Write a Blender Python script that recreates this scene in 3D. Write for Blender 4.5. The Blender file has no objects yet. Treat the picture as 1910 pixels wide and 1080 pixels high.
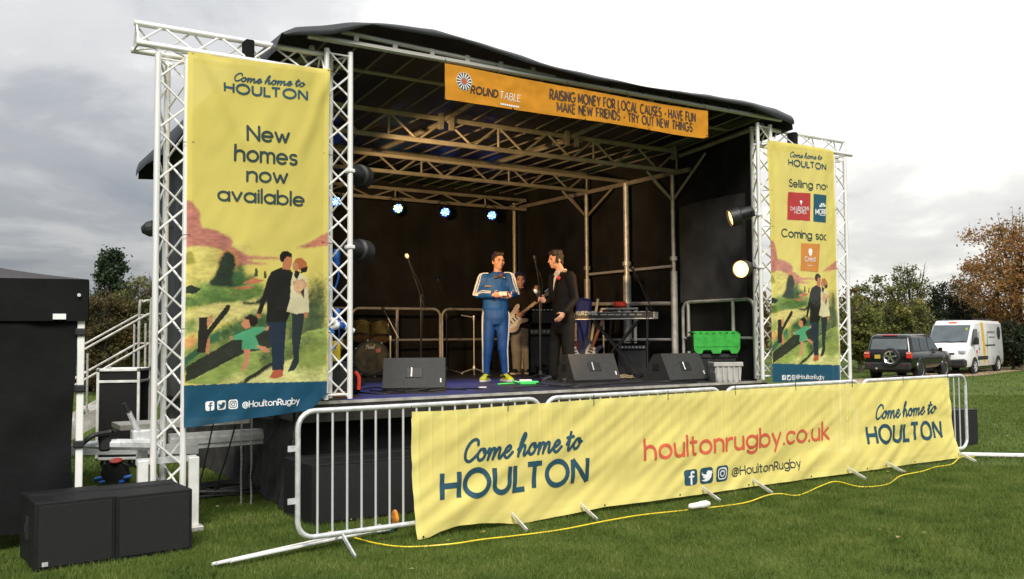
import bpy, bmesh, math, random
import numpy as np
from mathutils import Vector, Matrix
from mathutils import noise as mnoise

random.seed(7); rng = np.random.default_rng(7)
R_ = math.radians
scene = bpy.context.scene
col = scene.collection

# ------------------------------------------------------------------ camera
FPX, CXP, CYP, EYE = 1700., 955., 540., 1.67          # photo pixels, eye height in metres
YAW, PITCH, ROLL = R_(32.7), math.atan(87 / 1700.), .0075
fw = Vector((math.sin(YAW) * math.cos(PITCH), math.cos(YAW) * math.cos(PITCH), math.sin(PITCH)))
_r0 = Vector((math.cos(YAW), -math.sin(YAW), 0)); _u0 = _r0.cross(fw)
cam_r = _r0 * math.cos(ROLL) - _u0 * math.sin(ROLL)
cam_u = _u0 * math.cos(ROLL) + _r0 * math.sin(ROLL)
EYEV = Vector((0, 0, EYE))
cd = bpy.data.cameras.new('camera'); cam = bpy.data.objects.new('camera', cd); col.objects.link(cam)
m3 = Matrix((cam_r, cam_u, -fw)).transposed()
cam.matrix_world = Matrix.Translation(EYEV) @ m3.to_4x4()
cd.sensor_width = 36; cd.lens = FPX / 1910 * 36; cd.clip_end = 2000; cd.clip_start = .05
scene.camera = cam

# ------------------------------------------------------------------ world: overcast sky
SUN_AZ, SUN_EL = R_(206), R_(46)                       # azimuth clockwise from +Y
sun_dir = Vector((math.sin(SUN_AZ) * math.cos(SUN_EL), math.cos(SUN_AZ) * math.cos(SUN_EL), math.sin(SUN_EL)))
world = bpy.data.worlds.new('World'); scene.world = world; world.use_nodes = True
nt = world.node_tree; nt.nodes.clear(); N = nt.nodes.new; L = nt.links.new
out = N('ShaderNodeOutputWorld'); bg = N('ShaderNodeBackground'); bg.inputs[1].default_value = .1
sky = N('ShaderNodeTexSky'); sky.sky_type = 'NISHITA'; sky.sun_disc = False
sky.sun_elevation = SUN_EL; sky.sun_rotation = SUN_AZ
tc = N('ShaderNodeTexCoord'); sep = N('ShaderNodeSeparateXYZ'); L(tc.outputs['Generated'], sep.inputs[0])
def wm(op, a, b=None, clamp=False):
    n = N('ShaderNodeMath'); n.operation = op; n.use_clamp = clamp
    for i, x in enumerate((a, b)):
        if x is None: continue
        if isinstance(x, (int, float)): n.inputs[i].default_value = x
        else: L(x, n.inputs[i])
    return n.outputs[0]
zz = wm('ADD', wm('MAXIMUM', sep.outputs[2], 0.), .22)
cmb = N('ShaderNodeCombineXYZ'); L(wm('DIVIDE', sep.outputs[0], zz), cmb.inputs[0]); L(wm('DIVIDE', sep.outputs[1], zz), cmb.inputs[1])
def wnoise(scale, det, rough, off):
    mp = N('ShaderNodeMapping'); mp.inputs['Location'].default_value = off
    L(cmb.outputs[0], mp.inputs[0])
    n = N('ShaderNodeTexNoise'); n.inputs['Scale'].default_value = scale; n.inputs['Detail'].default_value = det
    n.inputs['Roughness'].default_value = rough; n.inputs['Distortion'].default_value = .35
    L(mp.outputs[0], n.inputs['Vector']); return n.outputs[0]
def wramp(src, stops):
    r = N('ShaderNodeValToRGB'); L(src, r.inputs[0]); e = r.color_ramp.elements
    while len(e) < len(stops): e.new(.5)
    for k, (p, c) in zip(e, stops): k.position = p; k.color = (*c, 1)
    r.color_ramp.interpolation = 'EASE'; return r.outputs[0]
# brightness of the cloud deck: thin and glowing to the front right, thick and grey away from it
dotn = N('ShaderNodeVectorMath'); dotn.operation = 'DOT_PRODUCT'; L(tc.outputs['Generated'], dotn.inputs[0]); dotn.inputs[1].default_value = Vector((math.sin(R_(64)) * .94, math.cos(R_(64)) * .94, .34))
glow = wm('POWER', wm('ADD', wm('MULTIPLY', dotn.outputs['Value'], .5), .5), 5.5)
c1 = wnoise(1.15, 9, .56, (3.1, 1.7, 0)); c2 = wnoise(.42, 4, .5, (8.2, 4.4, 2))
cl = wm('ADD', wm('MULTIPLY', c1, .62), wm('MULTIPLY', c2, .38))
cl = wm('ADD', cl, wm('MULTIPLY', glow, .37))
cloudc = wramp(cl, [(.52, (.72, .77, .87)), (.60, (.98, 1.01, 1.07)), (.68, (1.42, 1.42, 1.43)), (.77, (2.15, 2.12, 2.05)), (.86, (3.0, 2.94, 2.75))])
# overcast luminance rises towards the zenith (overcast sky)
zen = wm('ADD', wm('MULTIPLY', wm('MAXIMUM', sep.outputs[2], 0.), 3.0), 1.0)
zs = N('ShaderNodeVectorMath'); zs.operation = 'SCALE'; L(cloudc, zs.inputs[0]); L(zen, zs.inputs['Scale']); cloudc = zs.outputs[0]
cover = wramp(c2, [(.18, (.78,) * 3), (.40, (.97,) * 3)])
mix = N('ShaderNodeMix'); mix.data_type = 'RGBA'; L(cover, mix.inputs[0]); L(sky.outputs[0], mix.inputs[6]); L(cloudc, mix.inputs[7])
L(mix.outputs[2], bg.inputs[0]); L(bg.outputs[0], out.inputs[0])

# ------------------------------------------------------------------ sun behind thin cloud
sl = bpy.data.lights.new('sun', 'SUN'); sl.energy = 1.5; sl.angle = R_(25); sl.color = (1, .95, .87)
so = bpy.data.objects.new('sun', sl); col.objects.link(so)
so.rotation_euler = sun_dir.to_track_quat('Z', 'Y').to_euler(); so.location = (0, 0, 30)

vs = scene.view_settings; vs.view_transform = 'Standard'; vs.look = 'None'; vs.exposure = 1.5; vs.gamma = 1; vs.use_curve_mapping = False
scene.cycles.use_denoising = True
scene.cycles.max_bounces = 8; scene.cycles.transparent_max_bounces = 12
scene.cycles.sample_clamp_indirect = 4

# ------------------------------------------------------------------ pixel helpers (a pixel gives a direction; planes give the distance)
def ray(x, y): return fw + cam_r * ((x - CXP) / FPX) - cam_u * ((y - CYP) / FPX)
def onx(x, y, u): d = ray(x, y); return EYEV + d * (u / d.x)
def ony(x, y, v): d = ray(x, y); return EYEV + d * (v / d.y)
def onz(x, y, z=0.): d = ray(x, y); return EYEV + d * ((z - EYE) / d.z)
def atw(x, y, w): return EYEV + ray(x, y) * w
def depth(P): return (Vector(P) - EYEV).dot(fw)
DECK = 1.05
def S(x, y): return onz(x, y, DECK)
def face_cam(P): return math.atan2(-P[0], P[1])          # rotz that turns local -Y to the camera
def V3(*a): return Vector(a)

# ------------------------------------------------------------------ materials
def srgb(r, g, b):
    f = lambda c: (c / 255 / 12.92) if c / 255 <= .04045 else ((c / 255 + .055) / 1.055) ** 2.4
    return (f(r), f(g), f(b))
def mat(name, c, rough=.6, metal=0., var=.18, scale=6., bump=0., bscale=60., coat=0., spec=.5):
    m = bpy.data.materials.new(name); m.use_nodes = True; t = m.node_tree; b = t.nodes['Principled BSDF']
    n = t.nodes.new('ShaderNodeTexNoise'); n.inputs['Scale'].default_value = scale; n.inputs['Detail'].default_value = 5
    co = t.nodes.new('ShaderNodeTexCoord'); t.links.new(co.outputs['Object'], n.inputs['Vector'])
    r = t.nodes.new('ShaderNodeValToRGB'); t.links.new(n.outputs[0], r.inputs[0])
    r.color_ramp.elements[0].position = .3; r.color_ramp.elements[1].position = .7
    r.color_ramp.elements[0].color = (*[max(0, x * (1 - var)) for x in c], 1)
    r.color_ramp.elements[1].color = (*[min(1, x * (1 + var)) for x in c], 1)
    t.links.new(r.outputs[0], b.inputs['Base Color'])
    rr = t.nodes.new('ShaderNodeMapRange'); t.links.new(n.outputs[0], rr.inputs[0])
    rr.inputs[3].default_value = max(0, rough - .1); rr.inputs[4].default_value = min(1, rough + .1)
    t.links.new(rr.outputs[0], b.inputs['Roughness'])
    b.inputs['Metallic'].default_value = metal; b.inputs['Coat Weight'].default_value = coat
    b.inputs['Specular IOR Level'].default_value = spec
    if bump:
        n2 = t.nodes.new('ShaderNodeTexNoise'); n2.inputs['Scale'].default_value = bscale; n2.inputs['Detail'].default_value = 4
        t.links.new(co.outputs['Object'], n2.inputs['Vector'])
        bp = t.nodes.new('ShaderNodeBump'); bp.inputs['Strength'].default_value = bump; bp.inputs['Distance'].default_value = .01
        t.links.new(n2.outputs[0], bp.inputs['Height']); t.links.new(bp.outputs[0], b.inputs['Normal'])
    return m
def emit(name, c, strength):
    m = bpy.data.materials.new(name); m.use_nodes = True; b = m.node_tree.nodes['Principled BSDF']
    b.inputs['Base Color'].default_value = (*[min(1, x) for x in c], 1)
    b.inputs['Emission Color'].default_value = (*c, 1); b.inputs['Emission Strength'].default_value = strength
    return m
def print_cloth(name, see=.1, trans=.5):
    """printed mesh-fabric: colour from the print attribute, light passes through"""
    m = bpy.data.materials.new(name); m.use_nodes = True; t = m.node_tree; b = t.nodes['Principled BSDF']; o = t.nodes['Material Output']
    a = t.nodes.new('ShaderNodeVertexColor'); a.layer_name = 'print'
    co = t.nodes.new('ShaderNodeTexCoord'); n = t.nodes.new('ShaderNodeTexNoise'); n.inputs['Scale'].default_value = 3; n.inputs['Detail'].default_value = 6
    t.links.new(co.outputs['Object'], n.inputs['Vector'])
    mr = t.nodes.new('ShaderNodeMapRange'); mr.inputs[3].default_value = .9; mr.inputs[4].default_value = 1.06; t.links.new(n.outputs[0], mr.inputs[0])
    mx = t.nodes.new('ShaderNodeVectorMath'); mx.operation = 'SCALE'; t.links.new(a.outputs[0], mx.inputs[0]); t.links.new(mr.outputs[0], mx.inputs['Scale'])
    t.links.new(mx.outputs[0], b.inputs['Base Color']); b.inputs['Roughness'].default_value = .75; b.inputs['Specular IOR Level'].default_value = .2
    w = t.nodes.new('ShaderNodeTexNoise'); w.inputs['Scale'].default_value = 900; t.links.new(co.outputs['Object'], w.inputs['Vector'])
    bp = t.nodes.new('ShaderNodeBump'); bp.inputs['Strength'].default_value = .12; bp.inputs['Distance'].default_value = .002; t.links.new(w.outputs[0], bp.inputs['Height']); t.links.new(bp.outputs[0], b.inputs['Normal'])
    tr = t.nodes.new('ShaderNodeBsdfTranslucent'); t.links.new(mx.outputs[0], tr.inputs[0])
    m1 = t.nodes.new('ShaderNodeMixShader'); m1.inputs[0].default_value = trans
    t.links.new(b.outputs[0], m1.inputs[1]); t.links.new(tr.outputs[0], m1.inputs[2])
    tp = t.nodes.new('ShaderNodeBsdfTransparent'); m2 = t.nodes.new('ShaderNodeMixShader'); m2.inputs[0].default_value = see
    t.links.new(m1.outputs[0], m2.inputs[1]); t.links.new(tp.outputs[0], m2.inputs[2]); t.links.new(m2.outputs[0], o.inputs[0])
    return m
def leafmat(name, stops, trans=.35, rough=.6, nscale=.55, rnd=.55, nw=.5, ndet=3):
    m = bpy.data.materials.new(name); m.use_nodes = True; t = m.node_tree; b = t.nodes['Principled BSDF']; o = t.nodes['Material Output']
    g = t.nodes.new('ShaderNodeNewGeometry'); r = t.nodes.new('ShaderNodeValToRGB')
    n = t.nodes.new('ShaderNodeTexNoise'); n.inputs['Scale'].default_value = nscale; n.inputs['Detail'].default_value = ndet
    co = t.nodes.new('ShaderNodeTexCoord'); t.links.new(co.outputs['Object'], n.inputs['Vector'])
    ad = t.nodes.new('ShaderNodeMath'); ad.operation = 'MULTIPLY_ADD'; t.links.new(g.outputs['Random Per Island'], ad.inputs[0]); ad.inputs[1].default_value = rnd
    sc2 = t.nodes.new('ShaderNodeMapRange'); sc2.inputs[1].default_value = .3; sc2.inputs[2].default_value = .7; sc2.inputs[4].default_value = nw
    t.links.new(n.outputs[0], sc2.inputs[0]); t.links.new(sc2.outputs[0], ad.inputs[2]); t.links.new(ad.outputs[0], r.inputs[0])
    e = r.color_ramp.elements
    while len(e) < len(stops): e.new(.5)
    for i, (k, c) in enumerate(zip(e, stops)): k.position = i / (len(stops) - 1); k.color = (*c, 1)
    t.links.new(r.outputs[0], b.inputs['Base Color']); b.inputs['Roughness'].default_value = rough; b.inputs['Specular IOR Level'].default_value = .3
    tr = t.nodes.new('ShaderNodeBsdfTranslucent'); t.links.new(r.outputs[0], tr.inputs[0])
    mx = t.nodes.new('ShaderNodeMixShader'); mx.inputs[0].default_value = trans
    t.links.new(b.outputs[0], mx.inputs[1]); t.links.new(tr.outputs[0], mx.inputs[2]); t.links.new(mx.outputs[0], o.inputs[0])
    return m
def glassmat(name, tint, rough=.06):
    m = mat(name, tint, rough, 0, .1, 2); m.node_tree.nodes['Principled BSDF'].inputs['Specular IOR Level'].default_value = .9
    return m

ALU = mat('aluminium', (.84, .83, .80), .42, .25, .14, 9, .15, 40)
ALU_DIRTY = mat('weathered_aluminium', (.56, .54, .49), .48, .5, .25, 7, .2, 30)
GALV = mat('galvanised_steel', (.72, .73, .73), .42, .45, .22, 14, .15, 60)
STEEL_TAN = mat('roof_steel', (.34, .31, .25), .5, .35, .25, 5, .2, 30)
BLACK = mat('black_paint', (.018, .018, .019), .5, 0, .3, 8, .25, 120)
BLACKWOOD = mat('black_speaker_paint', (.008, .008, .0085), .62, 0, .35, 20, .5, 260, spec=.3)
BLACKCLOTH = mat('black_cloth', (.009, .009, .0095), .9, 0, .35, 3, .4, 25, spec=.15)
DRAPE = mat('black_mesh_drape', (.017, .0165, .016), .75, 0, .5, 2.2, .7, 240, spec=.25)
TARP = mat('black_tarpaulin', (.02, .021, .023), .45, 0, .3, 2.5, .5, 7, spec=.5)
TARP_IN = TARP
RUBBER = mat('black_rubber', (.014, .014, .014), .6, 0, .3, 20)
DECKMAT = mat('stage_deck', (.035, .033, .035), .5, 0, .4, 3, .3, 90)
WOODBROWN = mat('brown_wood', (.2, .08, .04), .45, 0, .3, 5)
WHITEPL = mat('white_plastic', (.78, .77, .74), .45, 0, .08, 5)
SKIN = mat('skin', (.62, .33, .23), .5, 0, .1, 14, .1, 90)
DARKHAIR = mat('dark_hair', (.018, .011, .008), .6, 0, .5, 60, .8, 140)
CHROME = mat('chrome', (.8, .8, .8), .18, 1., .1, 5)
BLUEPL = mat('blue_plastic', (.02, .13, .5), .4, 0, .15, 6)
REDPL = mat('red_plastic', (.62, .05, .03), .42, 0, .2, 6)
YELLOWPL = mat('yellow_plastic', (.78, .60, .03), .45, 0, .15, 6)

# ------------------------------------------------------------------ mesh builder
class MB:
    def __init__(s): s.v = []; s.f = []; s.mi = []; s.cur = 0
    def add(s, vs, fs, m=None):
        o = len(s.v)
        s.v += [tuple(m @ Vector(p)) if m else tuple(p) for p in vs]
        s.f += [tuple(i + o for i in q) for q in fs]; s.mi += [s.cur] * len(fs); return s
    def box(s, c, d, m=None, b=0.):
        x, y, z = [k / 2 for k in d]
        if b <= 0:
            vs = [(c[0] + i * x, c[1] + j * y, c[2] + k * z) for k in (-1, 1) for j in (-1, 1) for i in (-1, 1)]
            return s.add(vs, [(0, 2, 3, 1), (4, 5, 7, 6), (0, 1, 5, 4), (2, 6, 7, 3), (0, 4, 6, 2), (1, 3, 7, 5)], m)
        b = min(b, x * .9, y * .9, z * .9); vs = []; ix = {}
        for k in (-1, 1):
            for j in (-1, 1):
                for i in (-1, 1):
                    for a in range(3):
                        e = [x - b, y - b, z - b]; e[a] = (x, y, z)[a]
                        ix[i, j, k, a] = len(vs); vs.append((c[0] + i * e[0], c[1] + j * e[1], c[2] + k * e[2]))
        fs = []
        for a in range(3):
            p, q = [t for t in range(3) if t != a]
            for sg in (-1, 1):
                l = []
                for (e1, e2) in ((-1, -1), (1, -1), (1, 1), (-1, 1)):
                    t = [0, 0, 0]; t[a] = sg; t[p] = e1; t[q] = e2; l.append(ix[t[0], t[1], t[2], a])
                fs.append(tuple(l))
            for e1 in (-1, 1):
                for e2 in (-1, 1):
                    l = []
                    for (sg, ax) in ((-1, p), (1, p), (1, q), (-1, q)):
                        t = [0, 0, 0]; t[a] = sg; t[p] = e1; t[q] = e2; l.append(ix[t[0], t[1], t[2], ax])
                    fs.append(tuple(l))
        for k in (-1, 1):
            for j in (-1, 1):
                for i in (-1, 1): fs.append((ix[i, j, k, 0], ix[i, j, k, 1], ix[i, j, k, 2]))
        return s.add(vs, fs, m)
    def tube(s, pts, r, n=8, caps=True, m=None, ell=None):
        pts = [Vector(p) for p in pts]; k = len(pts); rs = r if isinstance(r, (list, tuple)) else [r] * k
        vs = []; ref = None
        for i in range(k):
            t = (pts[min(i + 1, k - 1)] - pts[max(i - 1, 0)])
            t = t.normalized() if t.length > 1e-9 else Vector((0, 0, 1))
            if ref is None:
                ref = Vector((0, 0, 1)) if abs(t.z) < .9 else Vector((1, 0, 0))
                ref = (ref - t * ref.dot(t)).normalized()
            else:
                ref = ref - t * ref.dot(t)
                ref = ref.normalized() if ref.length > 1e-6 else t.orthogonal().normalized()
            bt = t.cross(ref)
            for j in range(n):
                a = 2 * math.pi * (j + .5) / n
                vs.append(pts[i] + (ref * math.cos(a) + bt * math.sin(a) * (ell or 1)) * rs[i])
        fs = [(i * n + j, i * n + (j + 1) % n, (i + 1) * n + (j + 1) % n, (i + 1) * n + j) for i in range(k - 1) for j in range(n)]
        if caps: fs += [tuple(range(n - 1, -1, -1)), tuple((k - 1) * n + j for j in range(n))]
        return s.add(vs, fs, m)
    def lathe(s, prof, n=20, m=None, caps=True):
        vs = [(r * math.cos(2 * math.pi * j / n), r * math.sin(2 * math.pi * j / n), z) for r, z in prof for j in range(n)]
        fs = [(i * n + j, i * n + (j + 1) % n, (i + 1) * n + (j + 1) % n, (i + 1) * n + j) for i in range(len(prof) - 1) for j in range(n)]
        if caps and prof[0][0] > 1e-4: fs.append(tuple(range(n - 1, -1, -1)))
        if caps and prof[-1][0] > 1e-4: fs.append(tuple((len(prof) - 1) * n + j for j in range(n)))
        return s.add(vs, fs, m)
    def prism(s, poly, d0, d1, m=None):
        """polygon in local x,z extruded along y from d0 to d1"""
        n = len(poly)
        vs = [(x, d0, z) for x, z in poly] + [(x, d1, z) for x, z in poly]
        fs = [tuple(range(n)), tuple(range(2 * n - 1, n - 1, -1))] + [(i, n + i, n + (i + 1) % n, (i + 1) % n) for i in range(n)]
        return s.add(vs, fs, m)
    def grid(s, fn, nu, nv, m=None):
        vs = [fn(i / nu, j / nv) for j in range(nv + 1) for i in range(nu + 1)]
        fs = [(j * (nu + 1) + i, j * (nu + 1) + i + 1, (j + 1) * (nu + 1) + i + 1, (j + 1) * (nu + 1) + i) for j in range(nv) for i in range(nu)]
        return s.add(vs, fs, m)
    def loft(s, rings, m=None, close=True):
        n = len(rings[0]); vs = [p for r in rings for p in r]
        fs = [(i * n + j, i * n + (j + 1) % n, (i + 1) * n + (j + 1) % n, (i + 1) * n + j) for i in range(len(rings) - 1) for j in range(n)]
        if close: fs += [tuple(range(n - 1, -1, -1)), tuple((len(rings) - 1) * n + j for j in range(n))]
        return s.add(vs, fs, m)

def rootmat(o):
    M = Matrix.Identity(4)
    while o is not None: M = o.matrix_basis @ M; o = o.parent
    return M
def ob(name, mb, mt, parent=None, smooth=False, world=False, kind=None, label=None, fixn=True):
    me = bpy.data.meshes.new(name)
    me.from_pydata([tuple(p) for p in mb.v], [], mb.f)
    mts = mt if isinstance(mt, (list, tuple)) else [mt]
    for x in mts: me.materials.append(x)
    if len(mts) > 1: me.polygons.foreach_set('material_index', mb.mi)
    if fixn:
        bm = bmesh.new(); bm.from_mesh(me); bmesh.ops.recalc_face_normals(bm, faces=bm.faces); bm.to_mesh(me); bm.free()
    if smooth:
        me.polygons.foreach_set('use_smooth', [True] * len(me.polygons))
        if smooth != 'all': me.set_sharp_from_angle(angle=R_(smooth if smooth is not True else 40))
    o = bpy.data.objects.new(name, me); col.objects.link(o)
    if parent is not None:
        if world: me.transform(rootmat(parent).inverted())
        o.parent = parent
    if kind: o['kind'] = kind
    if label: o['label'] = label
    return o
def tag(o, label, cat, group=None):
    o['label'] = label; o['category'] = cat
    if group: o['group'] = group
    return o
def thing(name, label, cat, loc=(0, 0, 0), rotz=0., group=None):
    o = bpy.data.objects.new(name, None); col.objects.link(o); o.empty_display_size = .1
    o.location = loc; o.rotation_euler = (0, 0, rotz); o.matrix_basis = Matrix.Translation(Vector(loc)) @ Matrix.Rotation(rotz, 4, 'Z')
    return tag(o, label, cat, group)
def struct(name, mb, mt, **k):
    o = ob(name, mb, mt, **k); o['kind'] = 'structure'; return o
def dup(root, loc, rotz, label):
    def cp(o, par):
        c = o.copy(); col.objects.link(c); c.parent = par
        for ch in list(o.children): cp(ch, c)
        return c
    kids = list(root.children); r = root.copy(); col.objects.link(r)
    r.matrix_basis = Matrix.Translation(Vector(loc)) @ Matrix.Rotation(rotz, 4, 'Z'); r['label'] = label
    for ch in kids: cp(ch, r)
    return r
_rods = {}
def rod(name, p0, p1, r, mt, parent=None, n=8):
    """a straight tube as its own object, mesh data shared per material"""
    k = (mt.name, n)
    if k not in _rods:
        b = MB(); b.tube([(0, 0, 0), (0, 0, 1)], 1, n); o = ob('rod', b, mt, smooth=True); _rods[k] = o.data; bpy.data.objects.remove(o)
    o = bpy.data.objects.new(name, _rods[k]); col.objects.link(o); o.parent = parent
    p0 = Vector(p0); p1 = Vector(p1); d = p1 - p0
    M = Matrix.Translation(p0) @ d.to_track_quat('Z', 'Y').to_matrix().to_4x4() @ Matrix.Diagonal((r, r, d.length, 1))
    if parent is not None: M = rootmat(parent).inverted() @ M
    o.matrix_basis = M; return o
def catmull(P, n=6, closed=False):
    P = [Vector(p) for p in P]; o = []; k = len(P)
    for i in range(k if closed else k - 1):
        a, b, c, d = (P[(i - 1) % k] if closed or i else P[0], P[i], P[(i + 1) % k], P[(i + 2) % k] if closed or i + 2 < k else P[-1])
        for j in range(n):
            t = j / n
            o.append(.5 * ((2 * b) + (c - a) * t + (2 * a - 5 * b + 4 * c - d) * t * t + (3 * b - a - 3 * c + d) * t ** 3))
    if not closed: o.append(P[-1])
    return o
def TRS(loc, rz=0., rx=0., ry=0.):
    return Matrix.Translation(Vector(loc)) @ Matrix.Rotation(rz, 4, 'Z') @ Matrix.Rotation(rx, 4, 'X') @ Matrix.Rotation(ry, 4, 'Y')
# ================================================================== ground
def gz(x, y):
    d = x * math.sin(YAW) + y * math.cos(YAW); t = min(1, max(0, (d - 17) / 17)); t = t * t * (3 - 2 * t)
    return -.22 * t
def grassmat():
    m = bpy.data.materials.new('lawn'); m.use_nodes = True; t = m.node_tree; b = t.nodes['Principled BSDF']
    co = t.nodes.new('ShaderNodeTexCoord')
    def nz(s, d):
        n = t.nodes.new('ShaderNodeTexNoise'); n.inputs['Scale'].default_value = s; n.inputs['Detail'].default_value = d; t.links.new(co.outputs['Object'], n.inputs['Vector']); return n.outputs[0]
    a, c = nz(.35, 5), nz(26, 4)
    ad = t.nodes.new('ShaderNodeMath'); ad.operation = 'MULTIPLY_ADD'; ad.inputs[1].default_value = .5
    sc = t.nodes.new('ShaderNodeMath'); sc.operation = 'MULTIPLY'; sc.inputs[1].default_value = .5
    t.links.new(c, sc.inputs[0]); t.links.new(a, ad.inputs[0]); t.links.new(sc.outputs[0], ad.inputs[2])
    r = t.nodes.new('ShaderNodeValToRGB'); t.links.new(ad.outputs[0], r.inputs[0]); e = r.color_ramp.elements
    e[0].position = .36; e[0].color = (.044, .074, .012, 1); e[1].position = .64; e[1].color = (.11, .155, .028, 1)
    t.links.new(r.outputs[0], b.inputs['Base Color']); b.inputs['Roughness'].default_value = .9; b.inputs['Specular IOR Level'].default_value = .15
    bp = t.nodes.new('ShaderNodeBump'); bp.inputs['Strength'].default_value = .9; bp.inputs['Distance'].default_value = .04
    t.links.new(nz(60, 5), bp.inputs['Height']); t.links.new(bp.outputs[0], b.inputs['Normal'])
    return m
LAWN = grassmat()
xs = sorted(set([-900, -400, -150, -60] + list(range(-30, 91, 3)) + [150, 400, 900]))
ys = sorted(set([-900, -300, -80, -20] + list(range(-6, 91, 3)) + [150, 400, 900]))
g = MB(); vs = [(x, y, gz(x, y)) for y in ys for x in xs]; nx = len(xs)
g.add(vs, [(j * nx + i, j * nx + i + 1, (j + 1) * nx + i + 1, (j + 1) * nx + i) for j in range(len(ys) - 1) for i in range(nx - 1)])
struct('ground', g, LAWN, smooth='all')
# gravel path behind the vehicles, fallen leaves colour
PATHM = mat('gravel_path', (.30, .22, .13), .9, 0, .35, 1.2, .6, 18)
pd = V3(math.sin(R_(80)), math.cos(R_(80)), 0); pn = V3(-pd.y, pd.x, 0)
pc = onz(1850, 692, -.22)
pb = MB()
def pathpt(s, t):
    q = pc + pd * (-30 + 70 * s) + pn * ((t - .5) * (2.6 + .5 * math.sin(s * 40))); return (q.x, q.y, gz(q.x, q.y) + .02)
pb.grid(pathpt, 60, 2); struct('path', pb, PATHM, smooth='all')
# grass blades: dense near the camera, coarser farther out (mown lawn)
def blades(n, d0, d1, h0, h1, wd):
    d = np.sqrt(rng.uniform(d0 * d0, d1 * d1, n)); s = rng.uniform(-.66, .66, n) * d
    fx, fy = math.sin(YAW), math.cos(YAW)
    x = d * fx + s * fy; y = d * fy - s * fx
    k = ~((x > 3.4) & (x < 9.3) & (y > 8.8) & (y < 14.6)); x, y, d = x[k], y[k], d[k]; n = len(x)
    t = np.clip((d - 17) / 17, 0, 1); z = -.22 * t * t * (3 - 2 * t)
    patch = .75 + .5 * np.sin(x * 1.3 + 1.7 * np.sin(y * .9)) * np.sin(y * 1.1 + x * .4)
    tuft = np.sin(x * 7.3 + 2.1 * np.sin(y * 5.1)) * np.sin(y * 8.7 + 1.7 * np.sin(x * 4.3)); h = rng.uniform(h0, h1, n) * (.8 + .3 * patch) * (1 + .35 * tuft); a = rng.uniform(0, 6.283, n); b = rng.uniform(0, 6.283, n); lean = rng.uniform(.1, .9, n) * h
    P = np.empty((n, 3, 3)); dx, dy = np.cos(a) * wd, np.sin(a) * wd
    P[:, 0] = np.stack([x - dx, y - dy, z - .002], 1); P[:, 1] = np.stack([x + dx, y + dy, z - .002], 1)
    P[:, 2] = np.stack([x + np.cos(b) * lean, y + np.sin(b) * lean, z + h], 1)
    return P.reshape(-1, 3)
def trimesh(name, pts, mt, parent=None):
    n = len(pts) // 3; me = bpy.data.meshes.new(name); me.vertices.add(n * 3); me.vertices.foreach_set('co', pts.astype(np.float32).ravel())
    me.loops.add(n * 3); me.loops.foreach_set('vertex_index', np.arange(n * 3, dtype=np.int32))
    me.polygons.add(n); me.polygons.foreach_set('loop_start', np.arange(0, n * 3, 3, dtype=np.int32)); me.polygons.foreach_set('loop_total', np.full(n, 3, np.int32))
    me.update(); me.validate(); me.materials.append(mt)
    o = bpy.data.objects.new(name, me); col.objects.link(o); o.parent = parent; return o
GRASSM = leafmat('grass_blades', [(.030, .058, .008), (.078, .126, .018), (.128, .180, .030), (.22, .24, .07)], .3, .7, 2.2, .42, .66, 8)
gp = np.concatenate([blades(300000, 3.6, 11.5, .018, .042, .0035), blades(170000, 11.5, 26, .025, .05, .008), blades(60000, 26, 60, .03, .07, .02)])
go = trimesh('grass', gp, GRASSM); go['kind'] = 'stuff'; go['label'] = 'short mown green grass of the field'
# fallen leaves and daisies scattered: tiny pale flecks
lf = []
for i in range(500):
    d = math.sqrt(random.uniform(16, 900)); s = random.uniform(-.62, .62) * d
    x = d * math.sin(YAW) + s * math.cos(YAW); y = d * math.cos(YAW) - s * math.sin(YAW); z = gz(x, y) + .035; a = random.uniform(0, 6.28); r = random.uniform(.012, .03)
    for k in range(3): lf.append((x + math.cos(a + 2.1 * k) * r, y + math.sin(a + 2.1 * k) * r, z + random.uniform(0, .015)))
fo = trimesh('fallen_leaves', np.array(lf), leafmat('fallen_leaf', [(.35, .22, .05), (.5, .45, .2), (.2, .12, .04), (.55, .5, .35)])); fo['kind'] = 'stuff'; fo['label'] = 'small dry leaves scattered on the lawn'
# ================================================================== mobile stage
ULW, URW, VF, VB = 2.95, 9.5, 8.5, 14.6           # left wall, right wall, front edge, back wall
stage = thing('stage', 'black mobile trailer stage with arched tarpaulin roof and black drapes', 'stage', ((ULW + URW) / 2, VF, 0))
def sp(name, mb, mt, **k): return ob(name, mb, mt, stage, world=True, **k)
# deck boards
dp0 = None
for i in range(6):
    for j in range(5):
        w, d = (URW - 3.0) / 6, (VB - VF) / 5
        b = MB(); b.box((3.0 + (i + .5) * w, VF + (j + .5) * d, DECK - .02), (w - .006, d - .006, .04)); sp('deck_panel', b, DECKMAT)
b = MB(); b.box(((3.0 + URW) / 2, VF - .012, DECK - .012), (URW - 3.0, .02, .03)); sp('edge_trim', b, ALU_DIRTY)
b = MB(); b.box(((3.0 + URW) / 2, VF + .01, DECK - .115), (URW - 3.0, .06, .165)); sp('fascia', b, mat('fascia_paint', (.022, .020, .018), .45, 0, .4, 4, .3, 40))
b = MB(); b.box((3.02, (VF + VB) / 2 + .05, DECK - .115), (.05, VB - VF - .1, .14)); sp('side_beam', b, BLACK)
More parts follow.
